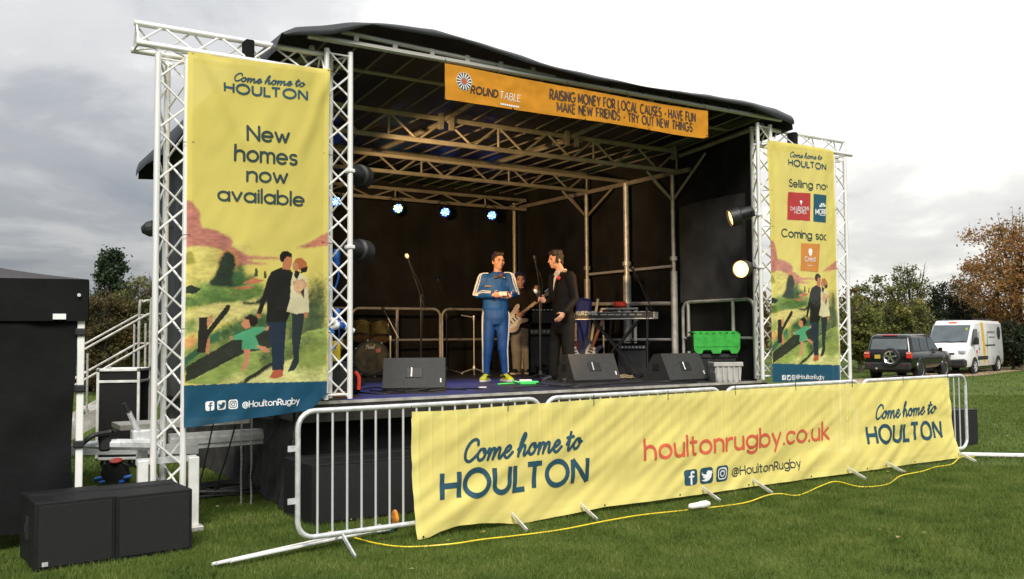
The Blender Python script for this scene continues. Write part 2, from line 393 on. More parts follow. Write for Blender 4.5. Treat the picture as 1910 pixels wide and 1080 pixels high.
# black skirt hung below the deck, draped in folds
def fold(s, seed, amp):
    return amp * (math.sin(s * 9 + seed) * .5 + math.sin(s * 23 + seed * 2.3) * .3 + mnoise.noise((s * 3, seed, 0)) * .9)
b = MB(); b.grid(lambda s, t: (3.1 + s * (URW - 3.15), VF + .22 + (1 - t) * fold(s * 6.4, 1, .09), .02 + t * .9), 120, 8); sp('skirt', b, BLACKCLOTH, smooth='all')
b = MB(); b.grid(lambda s, t: (3.06 + (1 - t) * fold(s * 6, 4, .07) - .10 * (1 - t) * (1 - s) ** 4, VF + .2 + s * (VB - VF - .2), .02 + t * .9), 90, 8); sp('skirt', b, mat('worn_black_sheet', (.035, .033, .03), .8, 0, .7, 5, .5, 20), smooth='all')
for u in (3.6, 6.3, 9.1):
    for v in (VF + .6, 11.5, 14.2): rod('leg', (u, v, 0), (u, v, DECK - .05), .04, GALV, stage)
# drapes
def drape(s, t, x0, y0, x1, y1, z0, z1, seed, amp=.03):
    L_ = math.hypot(x1 - x0, y1 - y0); nx_, ny_ = (y1 - y0) / L_, -(x1 - x0) / L_
    o = amp * (math.sin(s * L_ * 5 + seed) * .5 * (.4 + t) + mnoise.noise((s * L_ * 1.6, t * 3, seed)) * .9 + .5 * mnoise.noise((s * L_ * 6, t * 1.2, seed + 3)))
    return (x0 + (x1 - x0) * s + nx_ * o, y0 + (y1 - y0) * s + ny_ * o, z0 + (z1 - z0) * t)
for x0, x1, sd in ((ULW, 5.2, 1), (5.18, 7.4, 2), (7.38, URW, 3)):
    b = MB(); b.grid(lambda s, t: drape(s, t, x0, VB - .01 * sd, x1, VB - .01 * sd, DECK, 4.42, sd), 50, 40); sp('back_drape', b, DRAPE, smooth='all')
b = MB(); b.grid(lambda s, t: drape(s, t, URW, VB, URW, VF + .16, DECK, 4.40 + .16 * max(0, s * 1.15 - .15) ** 2, 5), 90, 40); sp('side_drape', b, DRAPE, smooth='all')
b = MB(); b.grid(lambda s, t: drape(s, t, ULW, VF + .55, ULW, VB, .85, 4.42, 9, .05), 90, 40); sp('side_drape', b, mat('outer_black_cover', (.022, .023, .026), .55, 0, .4, 1.6, .6, 9), smooth='all')
b = MB(); b.grid(lambda s, t: drape(s, t, URW - .07, 10.05, URW - .07, 8.74, 2.15, 3.62 - .05 * (1 - s) ** 3, 12, .012), 30, 30); sp('sheen_panel', b, mat('painted_sheen_mesh', (.045, .043, .042), .7, 0, .45, 3, .8, 160), smooth='all')  # added lighter layer, paints a sheen onto the right drape
# roof tarpaulin with billowed front edge
ZF = [(2.7, 4.50), (2.85, 4.58), (3.1, 4.64), (3.4, 4.72), (3.7, 4.775), (4.3, 4.82), (4.9, 4.77), (5.64, 4.685), (6.3, 4.65), (7.2, 4.63), (8.2, 4.675), (9.04, 4.68), (9.4, 4.655), (9.72, 4.60)]
def zfr(u): return float(np.interp(u, [a for a, _ in ZF], [c for _, c in ZF]))
RU0, RU1, RV0, RV1 = 2.72, 9.72, 8.16, 14.95
def roofpt(s, t):
    u = RU0 + (RU1 - RU0) * s; v = RV0 + (RV1 - RV0) * t
    z = zfr(u) * (1 - min(1, t * 3)) + (4.60 + .10 * math.sin(s * math.pi)) * min(1, t * 3) - .20 * t
    z += .012 * mnoise.noise((u * 2.5, v * .9, 1)) ; return (u, v, z)
b = MB(); b.grid(roofpt, 110, 40)
# drop edges: left, right, back, front lip
def left_drop(s, t):
    p = roofpt(0, s); k = 1 - t; return (p[0] - .04 * math.sin(k * 2) - .02 * mnoise.noise((p[1] * 2, 0, 3)) * k, p[1], p[2] - k * (.22 + .05 * math.sin(p[1] * 2.1) * k))
def right_drop(s, t):
    p = roofpt(1, s); k = 1 - t; return (p[0] + .03 * k, p[1], p[2] - k * (.20 + .03 * math.sin(p[1] * 3)))
def back_drop(s, t):
    p = roofpt(s, 1); k = 1 - t; return (p[0], p[1] + .03 * k, p[2] - k * .25)
def front_lip(s, t):
    p = roofpt(s, 0); k = 1 - t; u = p[0]
    low = float(np.interp(u, [2.7, 3.2, 3.6, 4.6, 5.4, 6.3, 6.8, 8.9, 9.72], [4.46, 4.56, 4.72, 4.74, 4.64, 4.585, 4.60, 4.61, 4.47]))
    return (u, p[1] - .05 * math.sin(k * 2.2), p[2] + (low - p[2]) * k)
b.grid(left_drop, 60, 4); b.grid(right_drop, 60, 4); b.grid(back_drop, 60, 3); b.grid(front_lip, 110, 4)
sp('roof', b, TARP, smooth=55, fixn=False)
# roof steelwork
rod('front_tube', (3.0, 8.25, 4.55), (9.62, 8.25, 4.55), .03, ALU_DIRTY, stage)
rod('front_tube', (3.35, 8.27, 4.655), (5.9, 8.27, 4.585), .024, ALU_DIRTY, stage)
for u in np.arange(3.5, 5.9, .42):
    b = MB(); b.box((u, 8.26, 4.60), (.05, .02, .09), TRS((0, 0, 0))); sp('tube_clip', b, ALU_DIRTY)
for u in np.arange(6.2, 9.6, .48):
    b = MB(); b.box((u, 8.25, 4.585), (.03, .075, .05)); sp('tube_clip', b, BLACK)
rod('cross_tube', (3.1, 9.0, 4.53), (9.4, 9.0, 4.53), .022, STEEL_TAN, stage)
rod('cross_tube', (3.1, 11.2, 4.13), (9.4, 11.2, 4.13), .03, STEEL_TAN, stage)
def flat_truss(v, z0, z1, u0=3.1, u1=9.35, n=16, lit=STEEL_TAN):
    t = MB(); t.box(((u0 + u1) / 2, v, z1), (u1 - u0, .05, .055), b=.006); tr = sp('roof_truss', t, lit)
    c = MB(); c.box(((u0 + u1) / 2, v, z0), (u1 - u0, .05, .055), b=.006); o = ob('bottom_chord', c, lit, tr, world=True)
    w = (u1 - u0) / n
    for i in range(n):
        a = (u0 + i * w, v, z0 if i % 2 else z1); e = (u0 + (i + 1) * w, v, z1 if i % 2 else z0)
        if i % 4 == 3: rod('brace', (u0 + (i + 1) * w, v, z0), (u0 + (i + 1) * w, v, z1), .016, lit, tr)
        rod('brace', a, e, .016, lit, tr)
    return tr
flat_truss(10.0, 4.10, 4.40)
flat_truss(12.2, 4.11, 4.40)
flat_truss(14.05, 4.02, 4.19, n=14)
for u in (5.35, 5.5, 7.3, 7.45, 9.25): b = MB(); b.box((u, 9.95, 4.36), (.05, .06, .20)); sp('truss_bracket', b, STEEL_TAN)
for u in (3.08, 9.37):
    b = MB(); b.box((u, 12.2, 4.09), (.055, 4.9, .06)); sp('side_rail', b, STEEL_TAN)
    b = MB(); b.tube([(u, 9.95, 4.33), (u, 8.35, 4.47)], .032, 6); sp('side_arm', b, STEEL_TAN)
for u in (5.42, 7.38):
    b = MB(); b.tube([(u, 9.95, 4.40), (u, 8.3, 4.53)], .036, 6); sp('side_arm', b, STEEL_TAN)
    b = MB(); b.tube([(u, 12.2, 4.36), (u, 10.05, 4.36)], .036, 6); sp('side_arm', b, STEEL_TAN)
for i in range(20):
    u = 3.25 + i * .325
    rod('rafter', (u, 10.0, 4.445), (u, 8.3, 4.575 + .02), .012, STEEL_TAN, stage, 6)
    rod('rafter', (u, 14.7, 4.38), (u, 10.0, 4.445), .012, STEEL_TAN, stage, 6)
# corner posts and knee braces
POLE_LIT = mat('lamplit_post', (.55, .50, .38), .4, .3, .15, 6)  # yellow lamplight on the rear posts put into their colour
for u, sgn in ((9.37, 1), (3.08, -1)):
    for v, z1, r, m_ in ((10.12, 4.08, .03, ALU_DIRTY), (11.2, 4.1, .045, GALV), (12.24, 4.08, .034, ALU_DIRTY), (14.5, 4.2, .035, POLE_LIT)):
        b = MB(); b.tube([(u, v, DECK), (u, v, z1)], r, 12)
        if r < .046 and v < 13: b.tube([(u, v, DECK), (u, v, 2.62)], r + .02, 12); b.tube([(u, v, 2.78), (u, v, 2.84)], r + .025, 12)
        sp('post', b, m_, smooth=True)
    for v in (10.12, 12.24):
        rod('knee_brace', (u, v, 3.68), (u, v - .70, 4.28 if v < 11 else 4.07), .02, STEEL_TAN, stage)
        rod('knee_brace', (u, v, 3.68), (u, v + .42, 4.05), .02, STEEL_TAN, stage)
        rod('knee_brace', (u, v, 3.68), (u - sgn * .5, v, 4.08), .02, STEEL_TAN, stage)
    rod('wall_bar', (u, 12.24, 2.70), (u, 10.12, 2.70), .022, GALV, stage)
    rod('wall_bar', (u, 12.24, 2.20), (u, 10.12, 2.14), .03, GALV, stage)
    rod('wall_bar', (u, 14.5, 1.6), (u, 10.12, 1.6), .022, GALV, stage)
# guard rails with rounded corners
def guard(x0, y0, x1, y1, posts=(.5,)):
    D = V3(x1 - x0, y1 - y0, 0); L_ = D.length; D.normalize(); r = .13; z0, z1 = DECK + .02, 2.15
    P = [(0, z0), (0, z1 - r)] + [(r - r * math.cos(a), z1 - r + r * math.sin(a)) for a in np.linspace(.2, math.pi / 2, 5)] + \
        [(L_ - r + r * math.sin(a), z1 - r + r * math.cos(a)) for a in np.linspace(0, math.pi / 2 - .2, 5)] + [(L_, z1 - r), (L_, z0)]
    b = MB(); b.tube([(x0 + D.x * s, y0 + D.y * s, z) for s, z in P], .024, 10); t = sp('guard_rail', b, ALU_DIRTY, smooth=True)
    rod('mid_bar', (x0, y0, 1.62), (x1, y1, 1.62), .02, ALU_DIRTY, t)
    for q in posts: rod('rail_post', (x0 + D.x * L_ * q, y0 + D.y * L_ * q, z0), (x0 + D.x * L_ * q, y0 + D.y * L_ * q, z1), .026, ALU_DIRTY, t)
guard(3.9, 14.0, 5.82, 14.0); guard(5.86, 14.0, 7.5, 14.0); guard(7.54, 14.0, 9.2, 14.0)
guard(9.43, 10.0, 9.43, 8.62, (.08, .72))
# trailer chassis and outrigger showing below the left wing
b = MB(); b.box((2.6, 9.75, .62), (1.0, .09, .16)); b.box((2.6, 9.695, .62), (.98, .012, .06)); sp('outrigger_beam', b, GALV)
b = MB(); b.box((2.3, 10.1, .78), (1.3, .5, .05)); sp('step_plate', b, ALU_DIRTY)
rod('outrigger_arm', (0.95, 9.0, .70), (2.2, 9.0, .62), .06, GALV, stage, 4)
# chains hanging from the chassis
LINK = MB(); LINK.tube([(.009 * math.cos(a), 0, .017 * math.sin(a)) for a in np.linspace(0, 2 * math.pi, 9)], .0035, 4, False)
lk = ob('chain_link', LINK, GALV); lkm = lk.data; bpy.data.objects.remove(lk)
for k, (cx, cy) in enumerate(((2.66, 9.15), (2.76, 9.15))):
    c = thing('chain', ('thin steel chain hanging below the left banner, left one of the pair', 'thin steel chain hanging below the left banner, right one of the pair')[k], 'chain', (cx, cy, 0), 0, 'hanging chains')
    for i in range(34):
        o = bpy.data.objects.new('link', lkm); col.objects.link(o); o.parent = c
        o.matrix_basis = Matrix.Translation((.002 * math.sin(i * .5), 0, .03 + i * .027)) @ Matrix.Rotation(math.pi / 2 * (i % 2) + .4, 4, 'Z')

# ================================================================== truss towers and beams (triangular section)
def tri_truss(name, label, cat, group, A, B, side, apex, pitch=.25, rc=.027, rb=.010, mt=ALU):
    """A,B: centre line of the base pair of chords; side: vector between the pair; apex: vector from pair to third chord"""
    A, B = Vector(A), Vector(B); side, apex = Vector(side), Vector(apex)
    t = thing(name, label, cat, A, 0, group)
    ch = [(A - side / 2, B - side / 2), (A + side / 2, B + side / 2), (A + apex, B + apex)]
    for p, q in ch: rod('chord', p, q, rc, mt, t, 12)
    n = max(2, int(round((B - A).length / pitch)))
    for k in range(3):
        (p0, p1), (q0, q1) = ch[k], ch[(k + 1) % 3]
        for i in range(n):
            a, c = i / n, (i + 1) / n
            if i % 2: rod('brace', p0.lerp(p1, a), q0.lerp(q1, c), rb, mt, t, 6)
            else: rod('brace', q0.lerp(q1, a), p0.lerp(p1, c), rb, mt, t, 6)
        for a in (.012, .988): rod('brace', p0.lerp(p1, a), q0.lerp(q1, a), rb, mt, t, 6)
    return t
TV = 8.27; SD = V3(.245, 0, 0); AP = V3(0, .212, 0)
tri_truss('truss_tower', 'tall silver lattice tower left of the New homes banner', 'truss tower', 'lattice towers', (1.775, TV, .12), (1.775, TV, 4.17), SD, AP, .22)
tri_truss('truss_tower', 'silver lattice tower between the New homes banner and the stage opening', 'truss tower', 'lattice towers', (3.33, TV + .02, DECK + .03), (3.33, TV + .02, 4.47), SD, AP, .22)
tri_truss('truss_tower', 'silver lattice tower left of the Selling now banner with two lit lamps', 'truss tower', 'lattice towers', (9.325, TV + .02, DECK + .03), (9.325, TV + .02, 4.47), SD, AP, .22)
tri_truss('truss_tower', 'silver lattice tower at the outer right edge of the Selling now banner', 'truss tower', 'lattice towers', (10.83, TV, .12), (10.83, TV, 4.17), SD, AP, .22)
for lab, u0, u1 in (('horizontal lattice beam above the New homes banner', 1.47, 3.2), ('horizontal lattice beam above the Selling now banner', 9.46, 11.1)):
    t = tri_truss('truss_beam', lab, 'truss beam', 'top lattice beams', (u0, TV + .11, 4.225), (u1, TV + .11, 4.225), V3(0, .24, 0), V3(0, 0, .21), .24)
    b = MB(); mid = (u0 + u1) / 2 + (.12 if u0 < 5 else -.35); b.box((mid, TV + .055, 4.325), (.085, .13, .20), b=.01); ob('strap', b, BLACKCLOTH, t, world=True)
# base plates and sleeves at the outer towers
for u in (1.775, 10.83):
    t = thing('tower_foot', 'white painted steel sleeve holding the foot of the %s lattice tower' % ('left outer' if u < 5 else 'right outer'), 'tower foot', (u, TV, 0), 0, 'tower feet')
    for du in (-.21, .21):
        b = MB(); b.box((du, -.02, .33), (.085, .05, .62), b=.006); ob('sleeve_plate', b, mat('white_sleeve_paint', (.70, .70, .66), .45, .1, .15, 7), t)
    b = MB(); b.box((0, .08, .03), (.56, .4, .05), b=.008); ob('base_plate', b, ALU_DIRTY, t)
    b = MB(); b.box((0, .07, .62), (.5, .05, .05)); ob('clamp_bar', b, GALV, t)
# ================================================================== lettering: stroke alphabet
def arc(cx, cy, rx, ry, a0, a1, n=None):
    n = n or max(3, int(abs(a1 - a0) / 14)); return [(cx + rx * math.cos(R_(a0 + (a1 - a0) * i / n)), cy + ry * math.sin(R_(a0 + (a1 - a0) * i / n))) for i in range(n + 1)]
X = .68; q = .34
G = {
 'a': (.68, [arc(q, q, q, q, 0, 360), [(X, X), (X, 0)]]), 'b': (.68, [arc(q, q, q, q, 0, 360), [(0, 1.05), (0, 0)]]),
 'c': (.62, [arc(q, q, q, q, 45, 315)]), 'd': (.68, [arc(q, q, q, q, 0, 360), [(X, 1.05), (X, 0)]]),
 'e': (.68, [[(.0, q), (X, q)] + arc(q, q, q, q, 0, 312)[1:]]), 'g': (.68, [arc(q, q, q, q, 0, 360), [(X, X), (X, -.02)] + arc(q, -.02, q, .27, 0, -150)[1:]]),
 'h': (.56, [[(0, 1.05), (0, 0)], arc(.28, .40, .28, .28, 180, 0) + [(.56, 0)]]), 'i': (0, [[(0, X), (0, 0)], [(0, .90), (0, .92)]]),
 'k': (.5, [[(0, 1.05), (0, 0)], [(.46, X), (0, .27)], [(.14, .38), (.5, 0)]]), 'l': (0, [[(0, 1.05), (0, 0)]]),
 'm': (.92, [[(0, X), (0, 0)], arc(.23, .45, .23, .23, 180, 0) + [(.46, 0)], arc(.69, .45, .23, .23, 180, 0) + [(.92, 0)]]),
 'n': (.56, [[(0, X), (0, 0)], arc(.28, .40, .28, .28, 180, 0) + [(.56, 0)]]), 'o': (.68, [arc(q, q, q, q, 0, 360)]),
 'r': (.36, [[(0, X), (0, 0)], arc(.30, .36, .30, .31, 180, 75)]), 's': (.44, [arc(.23, .51, .21, .17, 40, 255) + arc(.22, .17, .22, .17, 80, -145)[0:]]),
 't': (.38, [[(.14, .92), (.14, .14)] + arc(.28, .14, .14, .14, 180, 285)[1:], [(0, X), (.36, X)]]),
 'u': (.56, [[(0, X), (0, .28)] + arc(.28, .28, .28, .28, 180, 360) + [(.56, X)], [(.56, .3), (.56, 0)]]),
 'v': (.56, [[(0, X), (.28, 0), (.56, X)]]), 'w': (.86, [[(0, X), (.22, 0), (.43, .6), (.64, 0), (.86, X)]]),
 'y': (.56, [[(0, X), (.29, 0)], [(.56, X), (.14, -.34)]]), '.': (.02, [[(0, .02), (.02, .02)]]), '-': (.3, [[(0, .4), (.3, .4)]]),
 '@': (.95, [arc(.47, .38, .2, .22, 0, 360), [(.67, .6), (.67, .26)] + arc(.80, .28, .13, .13, 190, 350)[1:] + arc(.47, .38, .48, .5, 0, 300)[1:]]),
 'H': (.7, [[(0, 1), (0, 0)], [(.7, 1), (.7, 0)], [(0, .5), (.7, .5)]]), 'O': (.98, [arc(.49, .5, .49, .5, 0, 360)]),
 'U': (.68, [[(0, 1), (0, .34)] + arc(.34, .34, .34, .34, 180, 360) + [(.68, 1)]]), 'L': (.48, [[(0, 1), (0, 0), (.48, 0)]]),
 'T': (.66, [[(0, 1), (.66, 1)], [(.33, 1), (.33, 0)]]), 'N': (.72, [[(0, 0), (0, 1)], [(0, 1), (.72, 0)], [(.72, 0), (.72, 1)]]),
 'S': (.58, [arc(.30, .745, .27, .255, 35, 260) + arc(.28, .255, .28, .255, 85, -150)]), 'C': (.86, [arc(.49, .5, .49, .5, 48, 312)]),
 'R': (.6, [[(0, 0), (0, 1), (.3, 1)] + arc(.3, .73, .27, .27, 90, -90) + [(0, .46)], [(.28, .46), (.6, 0)]]),
 'A': (.8, [[(0, 0), (.4, 1), (.8, 0)], [(.14, .33), (.66, .33)]]), 'B': (.58, [[(0, 0), (0, 1), (.28, 1)] + arc(.28, .76, .25, .24, 90, -90) + [(0, .52)], [(.28, .52)] + arc(.3, .26, .28, .26, 90, -90) + [(0, 0)]]),
 'D': (.72, [[(0, 0), (0, 1), (.24, 1)] + arc(.24, .5, .48, .5, 90, -90) + [(0, 0)]]), 'E': (.5, [[(.5, 1), (0, 1), (0, 0), (.5, 0)], [(0, .52), (.44, .52)]]),
 'F': (.5, [[(.5, 1), (0, 1), (0, 0)], [(0, .5), (.42, .5)]]), 'G': (.9, [arc(.49, .5, .49, .5, 48, 350) + [(.97, .46), (.55, .46)]]), 'I': (0, [[(0, 1), (0, 0)]]),
 'K': (.62, [[(0, 1), (0, 0)], [(.58, 1), (0, .42)], [(.2, .6), (.62, 0)]]), 'M': (.88, [[(0, 0), (0, 1), (.44, .2), (.88, 1), (.88, 0)]]),
 'V': (.76, [[(0, 1), (.38, 0), (.76, 1)]]), 'W': (1.1, [[(0, 1), (.27, 0), (.55, .95), (.83, 0), (1.1, 1)]]), 'Y': (.7, [[(0, 1), (.35, .48), (.7, 1)], [(.35, .48), (.35, 0)]]),
 'Z': (.62, [[(0, 1), (.62, 1), (0, 0), (.62, 0)]]), 'P': (.56, [[(0, 0), (0, 1), (.28, 1)] + arc(.28, .73, .27, .27, 90, -90) + [(0, .46)]]), ' ': (.28, []),
}
cs = lambda *P: [tuple(p[:2]) for p in catmull([(a, b, 0) for a, b in P], 5)]
GS = {  # joined monoline script
 'C': (.72, [cs((.66, .74), (.62, .93), (.44, 1.0), (.2, .84), (.06, .5), (.1, .16), (.3, 0), (.52, .1), (.72, .3))]),
 'o': (.52, [cs((.36, .5), (.14, .5), (.02, .26), (.12, .03), (.32, .06), (.42, .3), (.34, .5), (.32, .36), (.52, .36))]),
 'm': (.96, [cs((0, .34), (.08, .5), (.13, .42), (.1, .0)), cs((.11, .1), (.24, .46), (.38, .48), (.40, .3), (.38, 0)), cs((.39, .1), (.54, .46), (.68, .48), (.70, .3), (.70, .08), (.78, 0), (.96, .22))]),
 'e': (.5, [cs((.0, .22), (.2, .27), (.36, .42), (.28, .54), (.12, .46), (.04, .22), (.12, .02), (.28, .0), (.5, .22))]),
 'h': (.62, [cs((.0, .3), (.2, .62), (.3, .94), (.22, 1.06), (.12, .8), (.06, .3), (.04, 0)), cs((.05, .1), (.2, .44), (.34, .48), (.38, .32), (.36, .08), (.44, 0), (.62, .2))]),
 't': (.46, [cs((.0, .3), (.14, .6), (.2, .92), (.14, .4), (.14, .08), (.24, 0), (.46, .34)), [(.0, .62), (.36, .66)]]), ' ': (.30, []),
 'P': (.7, [cs((.2, 0), (.24, .5), (.28, 1.0)), cs((.05, .8), (.3, 1.0), (.62, .9), (.55, .6), (.25, .48))]), 'a': (.56, [cs((.42, .5), (.16, .5), (.02, .24), (.12, .02), (.32, .12), (.42, .48), (.38, .12), (.44, 0), (.56, .2))]),
 'r': (.42, [cs((.0, .2), (.1, .52), (.16, .42), (.32, .44), (.26, .1), (.3, 0), (.42, .2))]), 'l': (.34, [cs((.0, .2), (.2, .7), (.24, 1.0), (.12, .9), (.08, .3), (.14, 0), (.34, .2))]),
}
def layout(s, track=.2, script=False, slant=0., hspace=1.):
    x = 0.; o = []
    for c in s:
        w, st = (GS if script else G)[c]
        for p in st: o.append([(a * hspace + x + slant * b, b) for a, b in p])
        x += w * hspace + (0 if script else track - (.16 if c == 'L' and not script and s.startswith('HOULT') else 0))
    return o, x - (0 if script else track)
def ribbon(P, w, step, butt=False):
    """round-ended band of width w along polyline P (2D)"""
    Q = [P[0]]
    for a, b in zip(P, P[1:]):
        L_ = math.hypot(b[0] - a[0], b[1] - a[1]); k = max(1, int(L_ / step))
        Q += [(a[0] + (b[0] - a[0]) * i / k, a[1] + (b[1] - a[1]) * i / k) for i in range(1, k + 1)] if L_ > 1e-6 else []
    if len(Q) < 2: return [], []
    h = w / 2; vs = []; fs = []
    def ang(a, b): return math.atan2(b[1] - a[1], b[0] - a[0])
    a0 = ang(Q[0], Q[1]); closed = math.hypot(Q[0][0] - Q[-1][0], Q[0][1] - Q[-1][1]) < 1e-5
    rows = []
    for i, p in enumerate(Q):
        if i == 0: t = ang(Q[0], Q[1]) if not closed else ang(Q[-2], Q[1])
        elif i == len(Q) - 1: t = ang(Q[-2], Q[-1]) if not closed else ang(Q[-2], Q[1])
        else:
            t1, t2 = ang(Q[i - 1], p), ang(p, Q[i + 1]); d = (t2 - t1 + math.pi) % (2 * math.pi) - math.pi; t = t1 + d / 2
            if butt and .6 < abs(d) < 1.9: rows.append((p, t, 1 / math.cos(d / 2))); continue
            if abs(d) > .9:   # sharp corner: round it with two rows
                for tt in (t1, t2): rows.append((p, tt, 1))
                continue
        rows.append((p, t, 1))
    for p, t, k_ in rows:
        nx_, ny_ = -math.sin(t) * k_, math.cos(t) * k_; vs += [(p[0] + nx_ * h, p[1] + ny_ * h), (p[0] - nx_ * h, p[1] - ny_ * h)]
    fs = [(2 * i, 2 * i + 1, 2 * i + 3, 2 * i + 2) for i in range(len(rows) - 1)]
    if not closed and not butt:
        for p, t, sg in ((rows[0][0], rows[0][1] + math.pi, 0), (rows[-1][0], rows[-1][1], 1)):
            o = len(vs); vs += [(p[0] + h * math.cos(t + a) * .999, p[1] + h * math.sin(t + a) * .999) for a in np.linspace(-math.pi / 2, math.pi / 2, 6)]
            fs.append(tuple(range(o, o + 6)))
    return vs, fs
class Plane:
    """vertical cloth plane: q metres along D from O, z up, bulged towards the viewer by disp"""
    def __init__(s, O, D, disp): s.O = Vector((O[0], O[1], 0)); s.D = Vector((D[0], D[1], 0)).normalized(); s.N = Vector((s.D.y, -s.D.x, 0)); s.disp = disp
    def px(s, x, y):
        d = ray(x, y); k = (s.O - EYEV).dot(s.N) / d.dot(s.N); P = EYEV + d * k; return ((P - s.O).dot(s.D), P.z)
    def pt(s, q_, z, off=0.): return s.O + s.D * q_ + s.N * (off + s.disp(q_, z)) + Vector((0, 0, z))
    def flat(s, q_, z): return s.O + s.D * q_ + Vector((0, 0, z))
def lettering(parent, pl, s, p0, p1, cap_px, w, mt, script=False, slant=0., track=.2, qmax=None, name='lettering', off=.004, step=.03, z1=None, hspace=1., butt=False):
    """text s with its baseline from photo pixel p0 to p1 on plane pl; w = stroke width as part of the cap height"""
    a, b = pl.px(*p0), pl.px(*p1); st, W = layout(s, track, script, slant, hspace)
    h = abs(pl.px(p0[0], p0[1] - cap_px)[1] - a[1]); L_ = math.hypot(b[0] - a[0], b[1] - a[1])
    sx = L_ / W; ux, uz = (b[0] - a[0]) / L_, (b[1] - a[1]) / L_
    mb = MB()
    for k, P in enumerate(st):
        Q = [(x * sx, y * h) for x, y in P]; vs, fs = ribbon(Q, w * h, step, butt)
        if not vs: continue
        pts = [(a[0] + x * ux, a[1] + x * uz + y) for x, y in vs]
        if qmax is not None:
            fs = [f for f in fs if max(pts[i][0] for i in f) <= qmax]
        mb.add([pl.pt(x, z, off + .0004 * (k % 5)) for x, z in pts], fs)
    return ob(name, mb, mt, parent, world=True, fixn=False)
def flatshape(parent, pl, poly_px, mt, name='icon', off=.004, sub=6, poly_qz=None, qmax=None):
    """filled print shape, cut into a fine fan so it follows the cloth"""
    P = poly_qz or [pl.px(x, y) for x, y in poly_px]
    bm = bmesh.new(); vs = [bm.verts.new((x, z, 0)) for x, z in P]; f = bm.faces.new(vs)
    bmesh.ops.triangulate(bm, faces=[f])
    for _ in range(3):
        es = [e for e in bm.edges if e.calc_length() > .05]
        if not es: break
        bmesh.ops.subdivide_edges(bm, edges=es, cuts=1); bmesh.ops.triangulate(bm, faces=bm.faces)
    bm.verts.index_update(); mb = MB()
    mb.add([pl.pt(v.co.x, v.co.y, off) for v in bm.verts], [tuple(v.index for v in f.verts) for f in bm.faces if qmax is None or max(v.co.x for v in f.verts) <= qmax]); bm.free()
    return ob(name, mb, mt, parent, world=True, fixn=False)
def rrect(x0, y0, x1, y1, sk=0., r=.22):
    """rounded square in pixels; sk: rise of the right side in pixels"""
    w, h = x1 - x0, y1 - y0; rx, ry = r * w, r * h; P = []
    for cx, cy, a in ((x1 - rx, y1 - ry, 0), (x0 + rx, y1 - ry, 90), (x0 + rx, y0 + ry, 180), (x1 - rx, y0 + ry, 270)):
        for t in range(0, 91, 22): P.append((cx + rx * math.cos(R_(a + t)), cy + ry * math.sin(R_(a + t))))
    return [(x, y - sk * (x - x0) / w) for x, y in P]
def circ(cx, cy, rx, ry, sk=0., n=20): return [(cx + rx * math.cos(2 * math.pi * i / n), cy + ry * math.sin(2 * math.pi * i / n) - sk * math.cos(2 * math.pi * i / n)) for i in range(n)]
BIRD = [(.08, .22), (.28, .40), (.50, .44), (.50, .30), (.60, .20), (.74, .20), (.82, .26), (.95, .21), (.87, .34), (.96, .33), (.87, .42), (.84, .62), (.70, .78), (.48, .86), (.26, .83), (.10, .76), (.30, .74), (.40, .68), (.24, .62), (.18, .54), (.28, .54), (.14, .44), (.10, .34), (.20, .38)]
def icons(parent, pl, boxes, sk, bgm, fgm):
    """three social icons: letter f, bird, camera; boxes in photo pixels"""
    for k, (x0, y0, x1, y1) in enumerate(boxes):
        t = flatshape(parent, pl, rrect(x0, y0, x1, y1, sk), bgm, 'icon'); w, h = x1 - x0, y1 - y0
        g = lambda a, b_: (x0 + a * w, y0 + b_ * h - sk * a)
        def stroke(P, wd):
            Q = [pl.px(*g(*p)) for p in P]; vs, fs = ribbon(Q, wd, .03); mb = MB(); mb.add([pl.pt(x, z, .0068) for x, z in vs], fs); ob('mark', mb, fgm, t, world=True, fixn=False)
        sz = abs(pl.px(x0, y0)[1] - pl.px(x0, y1)[1])
        if k == 0:
            stroke([(.72, .20), (.60, .17), (.52, .24), (.52, .92)], sz * .15); stroke([(.36, .46), (.70, .46)], sz * .11)
        elif k == 1: flatshape(t, pl, [g(a, b_) for a, b_ in BIRD], fgm, 'mark', .0068)
        else:
            stroke([(.5 + .34 * math.copysign(abs(math.cos(a)) ** .5, math.cos(a)), .5 + .34 * math.copysign(abs(math.sin(a)) ** .5, math.sin(a))) for a in np.linspace(0, 2 * math.pi, 33)], sz * .075)
            stroke([(.5 + .17 * math.cos(a), .5 + .17 * math.sin(a)) for a in np.linspace(0, 2 * math.pi, 21)], sz * .075)
            stroke([(.69, .29), (.72, .29)], sz * .07)
# ------------------------------------------------------------------ printed cloth sheets
def inside(P, X_, Z_):
    m = np.zeros(X_.shape, bool); n = len(P)
    for i in range(n):
        (x1, z1), (x2, z2) = P[i], P[(i + 1) % n]
        if z1 == z2: continue
        c = ((z1 > Z_) != (z2 > Z_)) & (X_ < (x2 - x1) * (Z_ - z1) / (z2 - z1) + x1); m ^= c
    return m
def vnoise(X_, Z_, s, seed):
    r = np.random.default_rng(seed); T = r.uniform(-1, 1, (64, 64)); x, z = X_ * s, Z_ * s; i, j = np.floor(x).astype(int), np.floor(z).astype(int)
    fx, fz = x - i, z - j; fx = fx * fx * (3 - 2 * fx); fz = fz * fz * (3 - 2 * fz); g_ = lambda a, b: T[a % 64, b % 64]
    return (g_(i, j) * (1 - fx) + g_(i + 1, j) * fx) * (1 - fz) + (g_(i, j + 1) * (1 - fx) + g_(i + 1, j + 1) * fx) * fz
